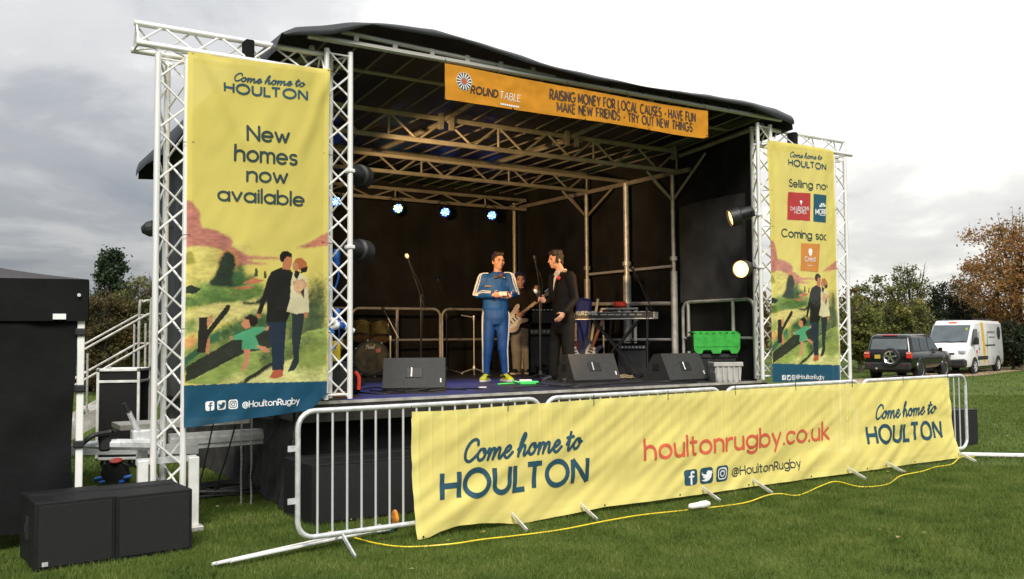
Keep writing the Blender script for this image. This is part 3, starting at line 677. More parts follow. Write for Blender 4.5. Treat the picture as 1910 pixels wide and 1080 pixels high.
def sheet(name, parent, pl, q0, q1, zb, zt, nq, nz, paint, mt, edge=None):
    """cloth grid between q0..q1 and zb(q)..zt(q), painted per vertex"""
    Q, T = np.meshgrid(np.linspace(0, 1, nq + 1), np.linspace(0, 1, nz + 1))
    qq = q0 + (q1 - q0) * Q; b_ = np.vectorize(zb)(qq[0]); t_ = np.vectorize(zt)(qq[0]); zz_ = b_[None, :] + (t_ - b_)[None, :] * T
    if edge: qq = edge(qq, Q, T)
    pts = [pl.pt(float(a), float(c)) for a, c in zip(qq.ravel(), zz_.ravel())]
    mb = MB(); k = nq + 1; mb.add(pts, [(j * k + i, j * k + i + 1, (j + 1) * k + i + 1, (j + 1) * k + i) for j in range(nz) for i in range(nq)])
    o = ob(name, mb, mt, parent, world=True, smooth='all', fixn=False); c = paint(qq, zz_, Q, T)
    ca = o.data.color_attributes.new('print', 'FLOAT_COLOR', 'POINT'); ca.data.foreach_set('color', np.concatenate([c.reshape(-1, 3), np.ones((c.shape[0] * c.shape[1], 1))], 1).astype(np.float32).ravel())
    return o
# ================================================================== banners
TEAL = mat('teal_print', srgb(30, 72, 88), .7, 0, .2, 3); REDPRINT = mat('coral_print', srgb(205, 92, 66), .7, 0, .12, 3)
DKPRINT = mat('dark_green_print', srgb(36, 58, 58), .7, 0, .15, 3); WHPRINT = mat('white_print', (.78, .79, .78), .7, 0, .05, 3)
BLKPRINT = mat('black_print', (.02, .014, .012), .7, 0, .3, 5); BRNPRINT = mat('brown_print', (.075, .038, .018), .7, 0, .6, 8)
YEL = np.array(srgb(246, 228, 122)); BAND = np.array(srgb(38, 92, 120))
c2 = lambda x, y: (240 + x / 2.57, 400 + y / 2.571)
ART = [  # (colour, edge softness in metres, polygon in the artwork's own layout)
 ((240, 226, 130), .06, [(255, 120), (560, 150), (560, 420), (255, 430)]),
 ((212, 140, 122), .012, [(255, -60), (300, -70), (335, -20), (345, 20), (350, 65), (420, 78), (475, 105), (500, 130), (488, 155), (530, 175), (580, 200), (720, 208), (722, 215), (600, 216), (560, 222), (670, 238), (560, 243), (520, 250), (490, 240), (470, 190), (440, 170), (390, 155), (330, 150), (255, 165)]),
 ((214, 138, 112), .012, [(800, 165), (880, 125), (960, 82), (960, 150), (880, 155)]),
 ((228, 158, 96), .03, [(430, 180), (500, 170), (530, 215), (520, 260), (440, 260)]),
 ((140, 172, 88), .035, [(255, 400), (330, 330), (420, 315), (520, 300), (640, 330), (670, 400), (600, 420), (480, 440), (380, 450), (255, 440)]),
 ((92, 128, 66), .03, [(255, 420), (400, 360), (640, 350), (640, 410), (480, 430), (255, 450)]),
 ((172, 166, 74), .012, [(268, 240), (270, 195), (290, 173), (310, 190), (320, 238)]),
 ((52, 66, 50), .012, [(420, 280), (432, 230), (440, 205), (455, 182), (475, 176), (500, 195), (512, 240), (508, 270), (545, 290), (555, 335), (500, 350), (430, 345), (380, 335)]),
 ((74, 112, 66), .02, [(510, 255), (535, 235), (555, 258), (552, 282), (610, 300), (570, 342), (500, 342)]),
 ((224, 140, 98), .006, [(540, 330), (600, 303), (642, 318), (600, 335)]), ((214, 128, 92), .006, [(490, 354), (560, 344), (610, 350), (560, 360)]),
 ((70, 92, 58), .008, [(598, 300), (605, 262), (614, 262), (616, 300)]), ((90, 80, 50), .004, [(642, 308), (644, 275), (649, 270), (654, 276), (655, 308)]),
 ((56, 66, 52), .01, [(258, 348), (300, 335), (347, 355), (320, 376), (258, 380)]), ((60, 70, 54), .015, [(258, 395), (340, 400), (258, 412)]),
 ((234, 222, 138), .012, [(255, 475), (400, 425), (540, 420), (640, 392), (690, 400), (690, 480), (500, 515), (380, 530), (255, 600)]),
 ((60, 72, 54), .012, [(540, 415), (600, 420), (650, 380), (700, 330), (690, 420), (600, 436), (550, 430)]),
 ((130, 160, 84), .03, [(255, 520), (330, 500), (320, 560), (255, 590)]),
 ((112, 142, 78), .03, [(255, 640), (380, 570), (470, 540), (600, 470), (700, 470), (940, 420), (940, 640), (560, 720), (255, 780)]),
 ((238, 168, 108), .015, [(255, 610), (300, 572), (322, 600), (300, 638), (255, 645)]), ((70, 122, 84), .012, [(380, 590), (432, 555), (435, 605), (385, 620)]),
 ((62, 104, 66), .04, [(440, 570), (520, 500), (640, 480), (690, 540), (690, 640), (560, 640), (470, 620)]),
 ((84, 100, 68), .05, [(850, 340), (920, 290), (950, 350), (950, 560), (880, 640), (770, 690), (750, 560), (850, 480)]),
 ((58, 62, 50), .006, [(275, 730), (540, 575), (700, 555), (690, 640), (560, 660), (270, 808)]),
 ((66, 112, 82), .01, [(252, 700), (320, 640), (345, 660), (275, 720)]),
 ((166, 186, 98), .01, [(268, 812), (560, 660), (690, 640), (860, 560), (950, 540), (950, 760), (530, 812)]),
 ((88, 104, 64), .05, [(600, 660), (690, 650), (860, 590), (950, 600), (950, 760), (800, 760), (640, 740)]),
 ((52, 56, 46), .008, [(520, 812), (690, 700), (735, 668), (735, 705), (600, 790), (565, 812)]),
 ((236, 234, 152), .012, [(560, 812), (700, 715), (790, 690), (860, 740), (950, 720), (950, 812)]), ((240, 232, 150), .03, [(430, 812), (500, 770), (565, 765), (530, 812)]),
 ((165, 180, 92), .05, [(800, 640), (950, 600), (950, 740), (860, 770), (790, 740)]),
 ((52, 50, 44), .002, [(335, 495), (375, 492), (380, 662), (325, 662)]), ((52, 50, 44), .002, [(366, 565), (470, 432), (488, 437), (480, 462), (368, 600)]), ((216, 150, 104), .003, [(374, 600), (388, 590), (386, 672), (366, 666)]),
 ((232, 170, 120), .006, [(372, 500), (400, 478), (398, 520), (374, 545)]),
 ((42, 42, 38), .002, [(728, 255), (770, 260), (788, 284), (778, 330), (772, 470), (750, 520), (655, 522), (660, 400), (652, 420), (630, 482), (611, 478), (640, 380), (660, 310), (680, 275)]),
 ((206, 132, 92), .002, [(742, 205), (765, 195), (783, 206), (780, 240), (770, 268), (736, 262), (738, 230)]),
 ((38, 36, 33), .002, [(722, 215), (724, 195), (735, 178), (760, 174), (784, 190), (784, 206), (760, 200), (747, 215), (742, 228), (732, 230)]),
 ((46, 60, 74), .002, [(658, 515), (752, 515), (746, 600), (738, 748), (684, 748), (680, 640)]), ((206, 108, 76), .002, [(670, 782), (690, 745), (737, 745), (734, 775), (700, 787)]),
 ((206, 132, 92), .002, [(608, 475), (630, 480), (628, 498), (612, 496)]),
 ((52, 62, 64), .002, [(778, 475), (842, 475), (828, 560), (816, 640), (814, 710), (790, 747), (758, 755), (786, 690), (780, 600)]),
 ((240, 230, 184), .002, [(786, 280), (815, 285), (850, 300), (862, 400), (864, 470), (800, 478), (752, 465), (770, 400), (776, 330)]), ((226, 182, 140), .008, [(795, 370), (785, 320), (830, 308), (856, 330), (830, 390)]),
 ((60, 60, 52), .003, [(822, 370), (840, 350), (838, 400), (848, 420)]),
 ((200, 122, 76), .002, [(783, 244), (800, 212), (830, 207), (853, 230), (858, 265), (830, 278), (815, 262), (800, 272), (788, 262)]), ((218, 152, 112), .002, [(784, 242), (800, 230), (814, 245), (809, 272), (790, 268)]),
 ((40, 38, 36), .002, [(826, 258), (858, 250), (852, 275), (824, 282)]), ((44, 44, 40), .002, [(795, 270), (822, 272), (806, 314), (792, 295)]), ((208, 138, 98), .002, [(838, 468), (860, 468), (852, 498), (840, 492)]),
 ((96, 182, 132), .002, [(540, 565), (590, 543), (648, 538), (656, 552), (606, 582), (622, 625), (642, 642), (542, 650), (545, 602), (500, 602), (488, 590)]),
 ((48, 40, 34), .002, [(553, 530), (556, 495), (585, 478), (614, 493), (617, 522), (595, 538), (570, 528)]), ((222, 150, 108), .002, [(538, 522), (554, 500), (576, 506), (582, 542), (560, 550), (545, 536)]),
 ((222, 150, 108), .002, [(648, 545), (670, 533), (667, 554), (652, 556)]), ((224, 152, 116), .002, [(552, 646), (582, 646), (573, 720), (555, 750), (538, 747), (557, 700)]), ((224, 152, 116), .002, [(606, 626), (650, 634), (674, 655), (660, 665), (628, 650)]),
 ((222, 150, 108), .002, [(482, 582), (500, 586), (498, 604), (488, 600)]),
]
PLB = Plane((0, TV - .065), (1, 0), lambda q_, z: wrL(q_, z))
def wrL(u, z):
    """folds of the left banner: pulled at its corners, bellied in the middle"""
    s = (u - 1.9) / 1.32; t = (z - .9) / 3.3
    w = .016 * math.sin((s * 1.1 + t * .8) * 9) * (1 - t) ** 2 + .022 * mnoise.noise((s * 3.2 + t * 4, t * 3 - s * 3, 2)) + .008 * mnoise.noise((s * 9 - t * 12, t * 9 + s * 4, 5))
    w += .04 * math.exp(-((s - .10 - .35 * (1 - t) * 3.2) / .05) ** 2) * max(0, t - .70) * 3 + .034 * math.exp(-((s - .98 + .55 * (1 - t) * 1.6) / .05) ** 2) * max(0, t - .66) * 3
    w += .03 * math.sin(math.pi * min(1, max(0, s))) * .6 - .10 * max(0, s - .72) * max(0, .22 - t) * 6
    w += .018 * math.sin(s * 26 - t * 60) * max(0, .11 - t) * 6
    return w
def art_paint(z_art, q_art, band, base=YEL):
    def paint(qq, zz_, Q, T):
        c = np.empty(qq.shape + (3,)); c[:] = base
        dn = vnoise(qq, zz_, 14, 3) * .6 + vnoise(qq, zz_, 40, 5) * .4; dm = vnoise(qq, zz_, 14, 8) * .6 + vnoise(qq, zz_, 40, 9) * .4
        br = vnoise(qq, zz_ * 2.2, 9, 12) * .5 + vnoise(qq * 2, zz_ * 5, 14, 21) * .5
        qa, za = q_art(qq), z_art(zz_); nj = [(.9 * vnoise(qq, zz_, 60 + 9 * i, 30 + i) + .7 * math.cos(i * .9), .9 * vnoise(qq, zz_, 60 + 9 * i, 50 + i) + .7 * math.sin(i * .9)) for i in range(7)]
        for colr, soft, P in ART:
            Pq = [PLB.px(*c2(*p)) for p in P]; m = inside(Pq, qa + dn * soft, za + dm * soft)
            if soft >= .012: m = np.mean([inside(Pq, qa + soft * (dn * .7 + nj[i][0]), za + soft * (dm * .7 + nj[i][1])) for i in range(7)], 0)
            cc = np.array(srgb(*colr))[None, None] * (1 + (.10 if soft < .005 else .34) * br[..., None]); 
            al = 1. if soft < .015 else np.clip(.88 + .3 * dn, .4, 1)[..., None]
            mf = m.astype(float)[..., None]; c = c * (1 - al * mf) + cc * al * mf
        b_ = band(qq, zz_); c[b_] = BAND * (1 + .10 * br[b_][:, None])
        hem = (Q < .035) | (Q > .965) | (T > .985); c[hem] = np.clip(c[hem] * 1.08, 0, 1)
        return np.clip(c, 0, 1)
    return paint
PRINTM = print_cloth('printed_banner_fabric', .05, .40)
def interp_px(pl, pts):
    P = sorted(pl.px(*p) for p in pts); return lambda q_: float(np.interp(q_, [a for a, _ in P], [b_ for _, b_ in P]))
def ties(parent, pl, pts, dirv=(1, 0)):
    for x, y in pts:
        q_, z = pl.px(x, y); P = pl.pt(q_, z, .004); rod('cable_tie', P + Vector((dirv[0] * .04, 0, .004)), P - Vector((dirv[0] * .10, -.05, .004)), .0035, RUBBER, parent, 5)
def grommets(parent, pl, pts):
    for x, y in pts:
        q_, z = pl.px(x, y); b = MB(); P = pl.pt(q_, z, .004); b.tube([P, P + pl.N * .003], .009, 10); ob('grommet', b, GALV if False else RUBBER, parent, world=True)

# ---- left tall banner
a = PLB.px(352, 97); bnL = thing('banner', 'tall yellow printed banner reading New homes now available with walking family', 'banner', PLB.flat(a[0], .9), 0, 'tall yellow banners')
zbL = interp_px(PLB, [(338, 799), (420, 788), (500, 776), (578, 764), (596, 750), (606, 738)]); ztL = interp_px(PLB, [(352, 97), (420, 108), (520, 119), (617, 130)])
q0, q1 = PLB.px(347, 450)[0], PLB.px(612, 450)[0]; Lq0 = q0
bl = interp_px(PLB, [(340, 719), (470, 714), (612, 711)])
sheet('fabric', bnL, PLB, q0, q1, zbL, ztL, 210, 520, art_paint(lambda z: z, lambda q_: q_, lambda q_, z: z < np.vectorize(bl)(q_)), PRINTM,
      lambda qq, Q, T: qq + .012 * np.sin(T * 9) * (Q - .5))
TX = dict(mt=TEAL, w=.155)
lettering(bnL, PLB, 'Come home to', (434, 151), (566, 163), 15, .17, TEAL, True, .25)
lettering(bnL, PLB, 'HOULTON', (417, 172), (572, 187), 17, .24, TEAL, track=.25, butt=True)
lettering(bnL, PLB, 'New', (460, 262), (537, 267), 26, .18, DKPRINT); lettering(bnL, PLB, 'homes', (438, 299), (551, 308), 27, .175, DKPRINT)
lettering(bnL, PLB, 'now', (460, 338), (534, 342), 25, .18, DKPRINT); lettering(bnL, PLB, 'available', (407, 373), (565, 384), 24, .185, DKPRINT)
lettering(bnL, PLB, '@HoultonRugby', (452, 760), (556, 752), 11, .16, WHPRINT)
icons(bnL, PLB, [(382, 749, 398.5, 766.5), (404, 747.5, 421, 765), (426, 746, 443, 763.5)], 1.5, WHPRINT, TEAL)
ties(bnL, PLB, [(353, 100), (353, 265), (346, 438), (342, 614)]); ties(bnL, PLB, [(616, 134), (611, 287), (608, 453), (606, 620), (602, 735)], (-1, 0))

# ---- right tall banner
def wrR(u, z):
    s = (u - 9.36) / 1.35; t = (z - 1.05) / 3.2
    w = .02 * mnoise.noise((s * 3 + t * 3, t * 3.5 - s * 3, 7)) + .007 * mnoise.noise((s * 9 - t * 12, t * 9 + s * 4, 5)) + .02 * math.sin(math.pi * min(1, max(0, s)))
    w += .04 * math.exp(-((s - .05 - .6 * (1 - t) * 1.8) / .06) ** 2) * max(0, t - .55) * 2 + .01 * math.sin(s * 14 + t * 9) * (1 - t) ** 2
    return w - .03 * max(0, s - .84) * 4
PRB = Plane((0, TV - .065), (1, 0), wrR)
bnR = thing('banner', 'tall yellow printed banner reading Selling now and Coming soon, right of the stage', 'banner', PRB.flat(9.36, 1.05), 0, 'tall yellow banners')
zbR = interp_px(PRB, [(1442, 713), (1564, 709)]); ztR = interp_px(PRB, [(1432, 262), (1500, 271), (1558, 282)])
q0, q1 = PRB.px(1437, 480)[0], PRB.px(1561, 480)[0]; br_ = interp_px(PRB, [(1442, 678), (1564, 681)])
zl = [PLB.px(535, 470)[1], PLB.px(515, 703)[1]]; zr = [PRB.px(1528, 512)[1], PRB.px(1515, 672)[1]]; kz = (zl[0] - zl[1]) / (zr[0] - zr[1])
ql = [PLB.px(365, 620)[0], PLB.px(528, 560)[0]]; qr = [PRB.px(1449, 625)[0], PRB.px(1523, 580)[0]]; kq = (ql[1] - ql[0]) / (qr[1] - qr[0])
sheet('fabric', bnR, PRB, q0, q1, zbR, ztR, 170, 440, art_paint(lambda z: zl[1] + (z - zr[1]) * kz, lambda q_: ql[0] + (q_ - qr[0]) * kq, lambda q_, z: z < np.vectorize(br_)(q_)), PRINTM,
      lambda qq, Q, T: qq + .012 * np.sin(T * 7 + 1) * (Q - .5))
qm = PRB.px(1541, 440)[0]
lettering(bnR, PRB, 'Come home to', (1471, 293), (1531, 298.5), 9.7, .17, TEAL, True, .25); lettering(bnR, PRB, 'HOULTON', (1469, 308.5), (1539, 317.5), 11, .24, TEAL, track=.25, butt=True)
lettering(bnR, PRB, 'Selling now', (1468, 348), (1551, 355), 13, .18, DKPRINT, qmax=PRB.px(1544, 352)[0]); lettering(bnR, PRB, 'Coming soon', (1457.5, 441), (1551.5, 449), 14, .18, DKPRINT, qmax=PRB.px(1540, 445)[0])
cR = lambda x, y: (1440 + x / 4.323, 270 + y / 4.323)
t = flatshape(bnR, PRB, [cR(*p) for p in ((118, 383), (300, 393), (298, 615), (115, 605))], mat('crimson_print', srgb(176, 52, 50), .7, 0, .1, 3), 'red_panel')
lettering(t, PRB, 'DAVIDSONS', cR(140, 529), cR(287, 529), 6.2, .14, WHPRINT, off=.007); lettering(t, PRB, 'HOMES', cR(170, 559), cR(266, 558), 6.2, .14, WHPRINT, off=.007)
flatshape(t, PRB, circ(*cR(222, 462), 2.4, 2.8), WHPRINT, 'emblem', .007); flatshape(t, PRB, [cR(216, 475), cR(228, 475), cR(222, 490)], WHPRINT, 'emblem', .007)
t = flatshape(bnR, PRB, [cR(*p) for p in ((325, 397), (432, 408), (428, 629), (322, 620))], mat('petrol_print', srgb(24, 78, 98), .7, 0, .1, 3), 'blue_panel')
lettering(t, PRB, 'MORRI', cR(340, 560), cR(434, 562), 9, .2, WHPRINT, off=.007, qmax=qm)
fx, fy = cR(398, 505)
for k in range(4): flatshape(t, PRB, [(fx + .8 * math.cos(R_(184 + 44 * k)), fy + .8 * math.sin(R_(184 + 44 * k)))] + [(fx + 7 * math.cos(R_(a_)), fy + 8 * math.sin(R_(a_))) for a_ in (184 + 44 * k, 195 + 44 * k, 206 + 44 * k, 218 + 44 * k)], WHPRINT, 'emblem', .007)
flatshape(t, PRB, [cR(370, 569), cR(425, 571), cR(425, 575), cR(370, 573)], WHPRINT, 'emblem', .007)
t = flatshape(bnR, PRB, [cR(*p) for p in ((228, 793), (377, 803), (365, 1028), (218, 1015))], mat('ochre_print', srgb(200, 130, 60), .7, 0, .1, 3), 'orange_panel')
lettering(t, PRB, 'Crest', cR(254, 940), cR(341, 942), 9, .13, WHPRINT, off=.007); flatshape(t, PRB, [cR(275, 971), cR(316, 972), cR(316, 976), cR(275, 975)], WHPRINT, 'emblem', .007)
flatshape(t, PRB, circ(*cR(299, 860), 3.4, 5.2), WHPRINT, 'emblem', .007); flatshape(t, PRB, [cR(285, 880), cR(312, 880), cR(300, 902)], WHPRINT, 'emblem', .007)
lettering(bnR, PRB, '@HoultonRugby', (1484, 706), (1535, 707), 7.5, .14, WHPRINT)
icons(bnR, PRB, [(1457.5, 699.5, 1464.5, 709), (1466.5, 699.5, 1473.5, 709), (1475.5, 699.5, 1482, 709)], 0, WHPRINT, TEAL)
ties(bnR, PRB, [(1434, 266), (1436, 355), (1438, 422), (1440, 560)]); ties(bnR, PRB, [(1557, 286), (1559, 390), (1561, 500), (1562, 620)], (-1, 0))

# ---- orange banner under the roof edge
def wrO(u, z): return .010 * mnoise.noise((u * 2.6 + z * 3, z * 4 - u, 5)) + .006 * mnoise.noise((u * 9, z * 8, 9)) + .012 * math.sin(u * 3.1)
PO = Plane((0, 8.21), (1, 0), wrO)
bnO = thing('banner', 'orange banner with wheel emblem hung below the stage roof edge', 'banner', PO.flat(PO.px(830, 120)[0], 4.2))
zbO = interp_px(PO, [(825, 185), (880, 193), (960, 204), (1060, 219), (1180, 237), (1280, 254), (1312, 258), (1322, 255)]); ztO = interp_px(PO, [(832, 119), (1000, 151), (1160, 181), (1318, 207)])
def paintO(qq, zz_, Q, T):
    c = np.empty(qq.shape + (3,)); c[:] = np.array(srgb(232, 158, 48)); w = vnoise(qq * 1.2, zz_ * 2.5, 7, 4) * .5 + vnoise(qq, zz_, 22, 6) * .35; return np.clip(c * (1 + .16 * w[..., None]), 0, 1)
sheet('fabric', bnO, PO, PO.px(829, 150)[0], PO.px(1320, 230)[0], zbO, ztO, 160, 24, paintO, print_cloth('orange_vinyl', 0., .3))
lettering(bnO, PO, 'RAISING MONEY FOR LOCAL CAUSES - HAVE FUN', (1027, 184), (1297, 227), 17.5, .185, BRNPRINT, track=.26, step=.05, butt=True)
lettering(bnO, PO, 'MAKE NEW FRIENDS - TRY OUT NEW THINGS', (1040, 207), (1291.5, 245), 16.5, .185, BRNPRINT, track=.26, step=.05, butt=True)
lettering(bnO, PO, 'ROUND', (877, 173.5), (928, 181.5), 13, .2, BLKPRINT, slant=.16, track=.26); lettering(bnO, PO, 'TABLE', (932, 183), (970, 190), 13, .09, WHPRINT, slant=.16, track=.26)
for k in range(9):
    x = 933 + k * 4.1; y = 195.5 + k * .62; flatshape(bnO, PO, [(x, y), (x + 3, y + .4), (x + 3.3, y - 2.9), (x + .3, y - 3.4)], WHPRINT, 'small_print')
wx, wy = 864, 152.5; SKW = -2.6
rimE = flatshape(bnO, PO, circ(wx, wy, 15, 17.2, SKW, 28), mat('cream_print', srgb(235, 205, 150), .7, 0, .05, 3), 'wheel_emblem', .004)
flatshape(rimE, PO, circ(wx, wy, 14, 16.2, SKW, 28), BLKPRINT, 'rim', .0052)
for k in range(15):
    a0 = 2 * math.pi * k / 15; w_ = .085
    f_ = lambda r, t_: (wx + 14.5 * r * math.cos(t_), wy + 16.4 * r * math.sin(t_) - SKW * r * math.cos(t_))
    flatshape(rimE, PO, [f_(.36, a0 - w_ * 1.3), f_(.92, a0 - w_), f_(.94, a0), f_(.92, a0 + w_), f_(.36, a0 + w_ * 1.3)], WHPRINT, 'spoke', .0068)
flatshape(rimE, PO, circ(wx, wy, 5.0, 5.8, SKW * .33, 16), mat('hub_print', srgb(190, 90, 40), .7, 0, .2, 3), 'hub', .0076)
for x, y in ((832, 118), (930, 137), (1060, 160), (1170, 181), (1316, 206)): q_, z = PO.px(x, y); rod('cable_tie', PO.pt(q_, z, .004), (q_, 8.25, 4.60), .004, RUBBER, bnO, 5)
grommets(bnO, PO, [(828, 182), (957, 202), (1091, 223), (1211, 241), (1318, 253)])

# ================================================================== crowd barriers and their banner
BL, BRR = onz(556, 768, 1.1), onz(1806, 699.5, 1.1); BD = (BRR - BL); BLEN = BD.length; BD.normalize(); BANG = math.atan2(BD.y, BD.x)
UNIT = BLEN / 4
def barrier_proto(label):
    t = thing('crowd_barrier', label, 'barrier', (0, 0, 0), 0, 'crowd barriers'); Lb = UNIT - .05; r = .13; z0, z1 = .13, 1.1
    P = []
    for cx, cz, a0 in ((Lb - r, z1 - r, 0), (r, z1 - r, 90), (r, z0 + r, 180), (Lb - r, z0 + r, 270)):
        for k in range(6): P.append((cx + r * math.cos(R_(a0 + 18 * k)), 0, cz + r * math.sin(R_(a0 + 18 * k))))
    P.append(P[0]); b = MB(); b.tube(P, .021, 10, False); ob('frame', b, GALV, t, smooth=True)
    for i in range(17): rod('bar', (.16 + i * (Lb - .32) / 16, 0, z0), (.16 + i * (Lb - .32) / 16, 0, z1), .0095, GALV, t, 6)
    for x in (.36, Lb - .36):
        b = MB()
        for s in (-1, 1): b.tube([(x, 0, z0), (x + .03 * s, s * .33, .012)], .022, 4, True, None, .45)
        ob('foot', b, GALV, t)
    for z in (.42, .82):
        b = MB(); b.box((-.045, 0, z), (.07, .012, .045)); ob('hook', b, GALV, t)
    return t
labs = ['galvanised crowd barrier at the near left end, its bars partly bare of the banner', 'second galvanised crowd barrier from the left, behind the long yellow banner', 'third galvanised crowd barrier from the left, behind the long yellow banner', 'galvanised crowd barrier at the far right end, sticking out past the banner']
bp_ = barrier_proto(labs[0]); bp_.matrix_basis = Matrix.Translation((BL.x, BL.y, 0)) @ Matrix.Rotation(BANG, 4, 'Z')
for i in range(1, 4):
    P = BL + BD * UNIT * i; dup(bp_, (P.x, P.y, 0), BANG + (.004, -.006, .008)[i - 1], labs[i])
def wrB(q_, z):
    t = (z - .15) / .95; w = .010 * mnoise.noise((q_ * 1.4 + z * 1.5, z * 3, 4)) + .011 * math.sin(q_ * 2.2 - z * 5) * (1 - t)
    w += .016 * math.sin((q_ * 5 + z * 11)) * max(0, 1 - abs(q_ - 9.0) / 2.2) * (1 - abs(2 * t - .8)) if abs(q_ - 9) < 2.2 else 0
    w += .024 * mnoise.noise((q_ * 2.4 - z * 4, z * 2 + q_ * .6, 8)) * (1.15 - t) + .012 * mnoise.noise((q_ * 6 - z * 9, z * 3, 2)) + .03 * max(0, .35 - t)
    k = q_ / UNIT; r_ = (k - math.floor(k)) * UNIT - .16; sp_ = (UNIT - .37) / 16; r_ -= round(r_ / sp_) * sp_      # pushed out over each barrier bar
    return max(-.012, w) + .012 + .0035 * math.exp(-(r_ / .009) ** 2) * min(1, max(0, t * 1.5)) * min(1, max(0, (1.02 - t) * 8))
PB = Plane((BL.x, BL.y), (BD.x, BD.y), wrB); PB.O = PB.O + PB.N * .034
bnB = thing('banner', 'long yellow printed banner tied along the front of the crowd barriers', 'banner', PB.flat(PB.px(768, 900)[0], .1), 0)
zbB = interp_px(PB, [(778, 1004), (790, 1001), (813, 990), (850, 980), (893, 975), (930, 975), (967, 977), (1040, 962), (1127, 944), (1300, 922), (1500, 893), (1650, 872), (1790, 853)])
ztB = interp_px(PB, [(765, 768), (830, 766), (945, 757), (1100, 745), (1250, 735), (1400, 725), (1600, 715), (1768, 704)])
def paintB(qq, zz_, Q, T):
    c = np.empty(qq.shape + (3,)); c[:] = np.array(srgb(250, 233, 138)); hem = (T > .93) | (T < .06) | (Q < .007) | (Q > .993)
    w = vnoise(qq * .8, zz_ * 2, 3, 4); c *= (1 + .05 * w[..., None]); c[hem] *= np.array((1.05, 1.07, 1.1)); return np.clip(c, 0, 1)
def edgeB(qq, Q, T):   # ends flare outwards towards the bottom
    return qq + np.clip(1 - Q * 14, 0, 1) * (1 - T) ** 1.6 * .03 + np.clip((Q - .9) * 10, 0, 1) * ((1 - T) ** 1.5 * .20)
qa, qb = PB.px(766, 850)[0], PB.px(1768, 750)[0]
sheet('fabric', bnB, PB, qa, qb, zbB, ztB, 1300, 40, paintB, print_cloth('yellow_mesh_fabric', .09, .22), edgeB)
lettering(bnB, PB, 'Come home to', (862, 862), (1081, 836), 40, .15, TEAL, True, .25); lettering(bnB, PB, 'HOULTON', (821, 931), (1092, 897), 48, .215, TEAL, track=.25, butt=True, slant=.05)
lettering(bnB, PB, 'houltonrugby.co.uk', (1202, 857), (1545, 818), 35, .175, REDPRINT, track=.22)
lettering(bnB, PB, '@HoultonRugby', (1364, 887), (1490, 870), 15.5, .15, DKPRINT, track=.2)
icons(bnB, PB, [(1273, 877, 1297, 906), (1302, 873, 1326, 903), (1332, 869.5, 1354.5, 899)], 3.5, TEAL, WHPRINT)
lettering(bnB, PB, 'Come home to', (1630, 782), (1742, 770), 26, .15, TEAL, True, .25); lettering(bnB, PB, 'HOULTON', (1617, 828), (1755, 815), 32, .22, TEAL, track=.25, butt=True, slant=-.05)
for x in (766, 946, 1105, 1244, 1370, 1483, 1588, 1682, 1766):
    y = np.interp(x, [766, 1766], [768, 702]); q_, z = PB.px(x, y); P = PB.pt(q_, z, .003)
    rod('cable_tie', P - V3(0, 0, .05), P + V3(0, 0, .05), .004, RUBBER, bnB, 5)
grommets(bnB, PB, [(783, 999), (1124, 941), (1264, 922), (1395, 904), (1511, 888), (1612, 873), (1705, 861)])
# ================================================================== things on the grass
def sub_speaker(label, loc, rz, w, d, h, group, side_handle=True, badge=False):
    t = thing('bass_speaker', label, 'speaker', loc, rz, group)
    b = MB(); b.box((0, 0, h / 2), (w, d, h), b=.006); ob('cabinet', b, BLACKWOOD, t)
    b = MB(); b.box((0, -d / 2 - .004, h / 2), (w - .05, .012, h - .05), b=.003); ob('grille', b, mat('speaker_grille', (.014, .014, .015), .65, .2, .3, 40, .8, 500), t)
    for s in ((-1, 1) if side_handle else ()):
        b = MB(); b.box((s * (w / 2 + .002), 0, h * .55), (.012, .09, .17), b=.004); hd = ob('handle_cup', b, RUBBER, t)
        b = MB(); b.tube([(s * (w / 2 + .012), -.02, h * .5), (s * (w / 2 + .012), -.02, h * .62)], .009, 6); ob('grip', b, BLACK, hd)
    for y in (-.08, -.02):
        b = MB(); b.box((0, y + d * .18, h + .002), (w * .92, .012, .006)); ob('skid_groove', b, RUBBER, t)
    if badge: b = MB(); b.box((-w / 2 + .07, -d / 2 - .013, .05), (.04, .004, .03)); ob('badge', b, GALV, t)
    return t
p0, p1, p2 = onz(61, 1066), onz(216, 1048), onz(359, 1027)
d01 = (p1 - p0); rz = math.atan2((p2 - p0).y, (p2 - p0).x)
A_ = (p0 + p1) / 2; B_ = (p1 + p2) / 2
sub_speaker('black bass speaker at the bottom left corner, the left one of the pair', (A_.x - .02, A_.y + .30, 0), rz + .06, (p1 - p0).length - .002, .62, .49, 'bass speakers on the grass', badge=True)
sub_speaker('black bass speaker in front of the left tower foot, the right one of the pair', (B_.x - .02, B_.y + .335, 0), rz + .06, (p2 - p1).length - .002, .62, .48, 'bass speakers on the grass')
f0 = onz(577, 983); k0 = onz(497, 963)
sub_speaker('long black bass speaker on the grass behind the bare barrier bars', (f0.x + .62, f0.y + .36, 0), .03, 1.22, .70, .54, 'bass speakers under the stage front')
sub_speaker('black bass speaker behind the yellow barrier banner, beside the long one', (f0.x + 1.88, f0.y + .42, 0), .03, 1.22, .70, .54, 'bass speakers under the stage front')
P = onz(1801, 832)
sub_speaker('small black bass speaker on the grass behind the far right barrier end', (P.x + .03, P.y + .28, 0), -.3, .62, .5, .53, 'bass speakers on the grass')
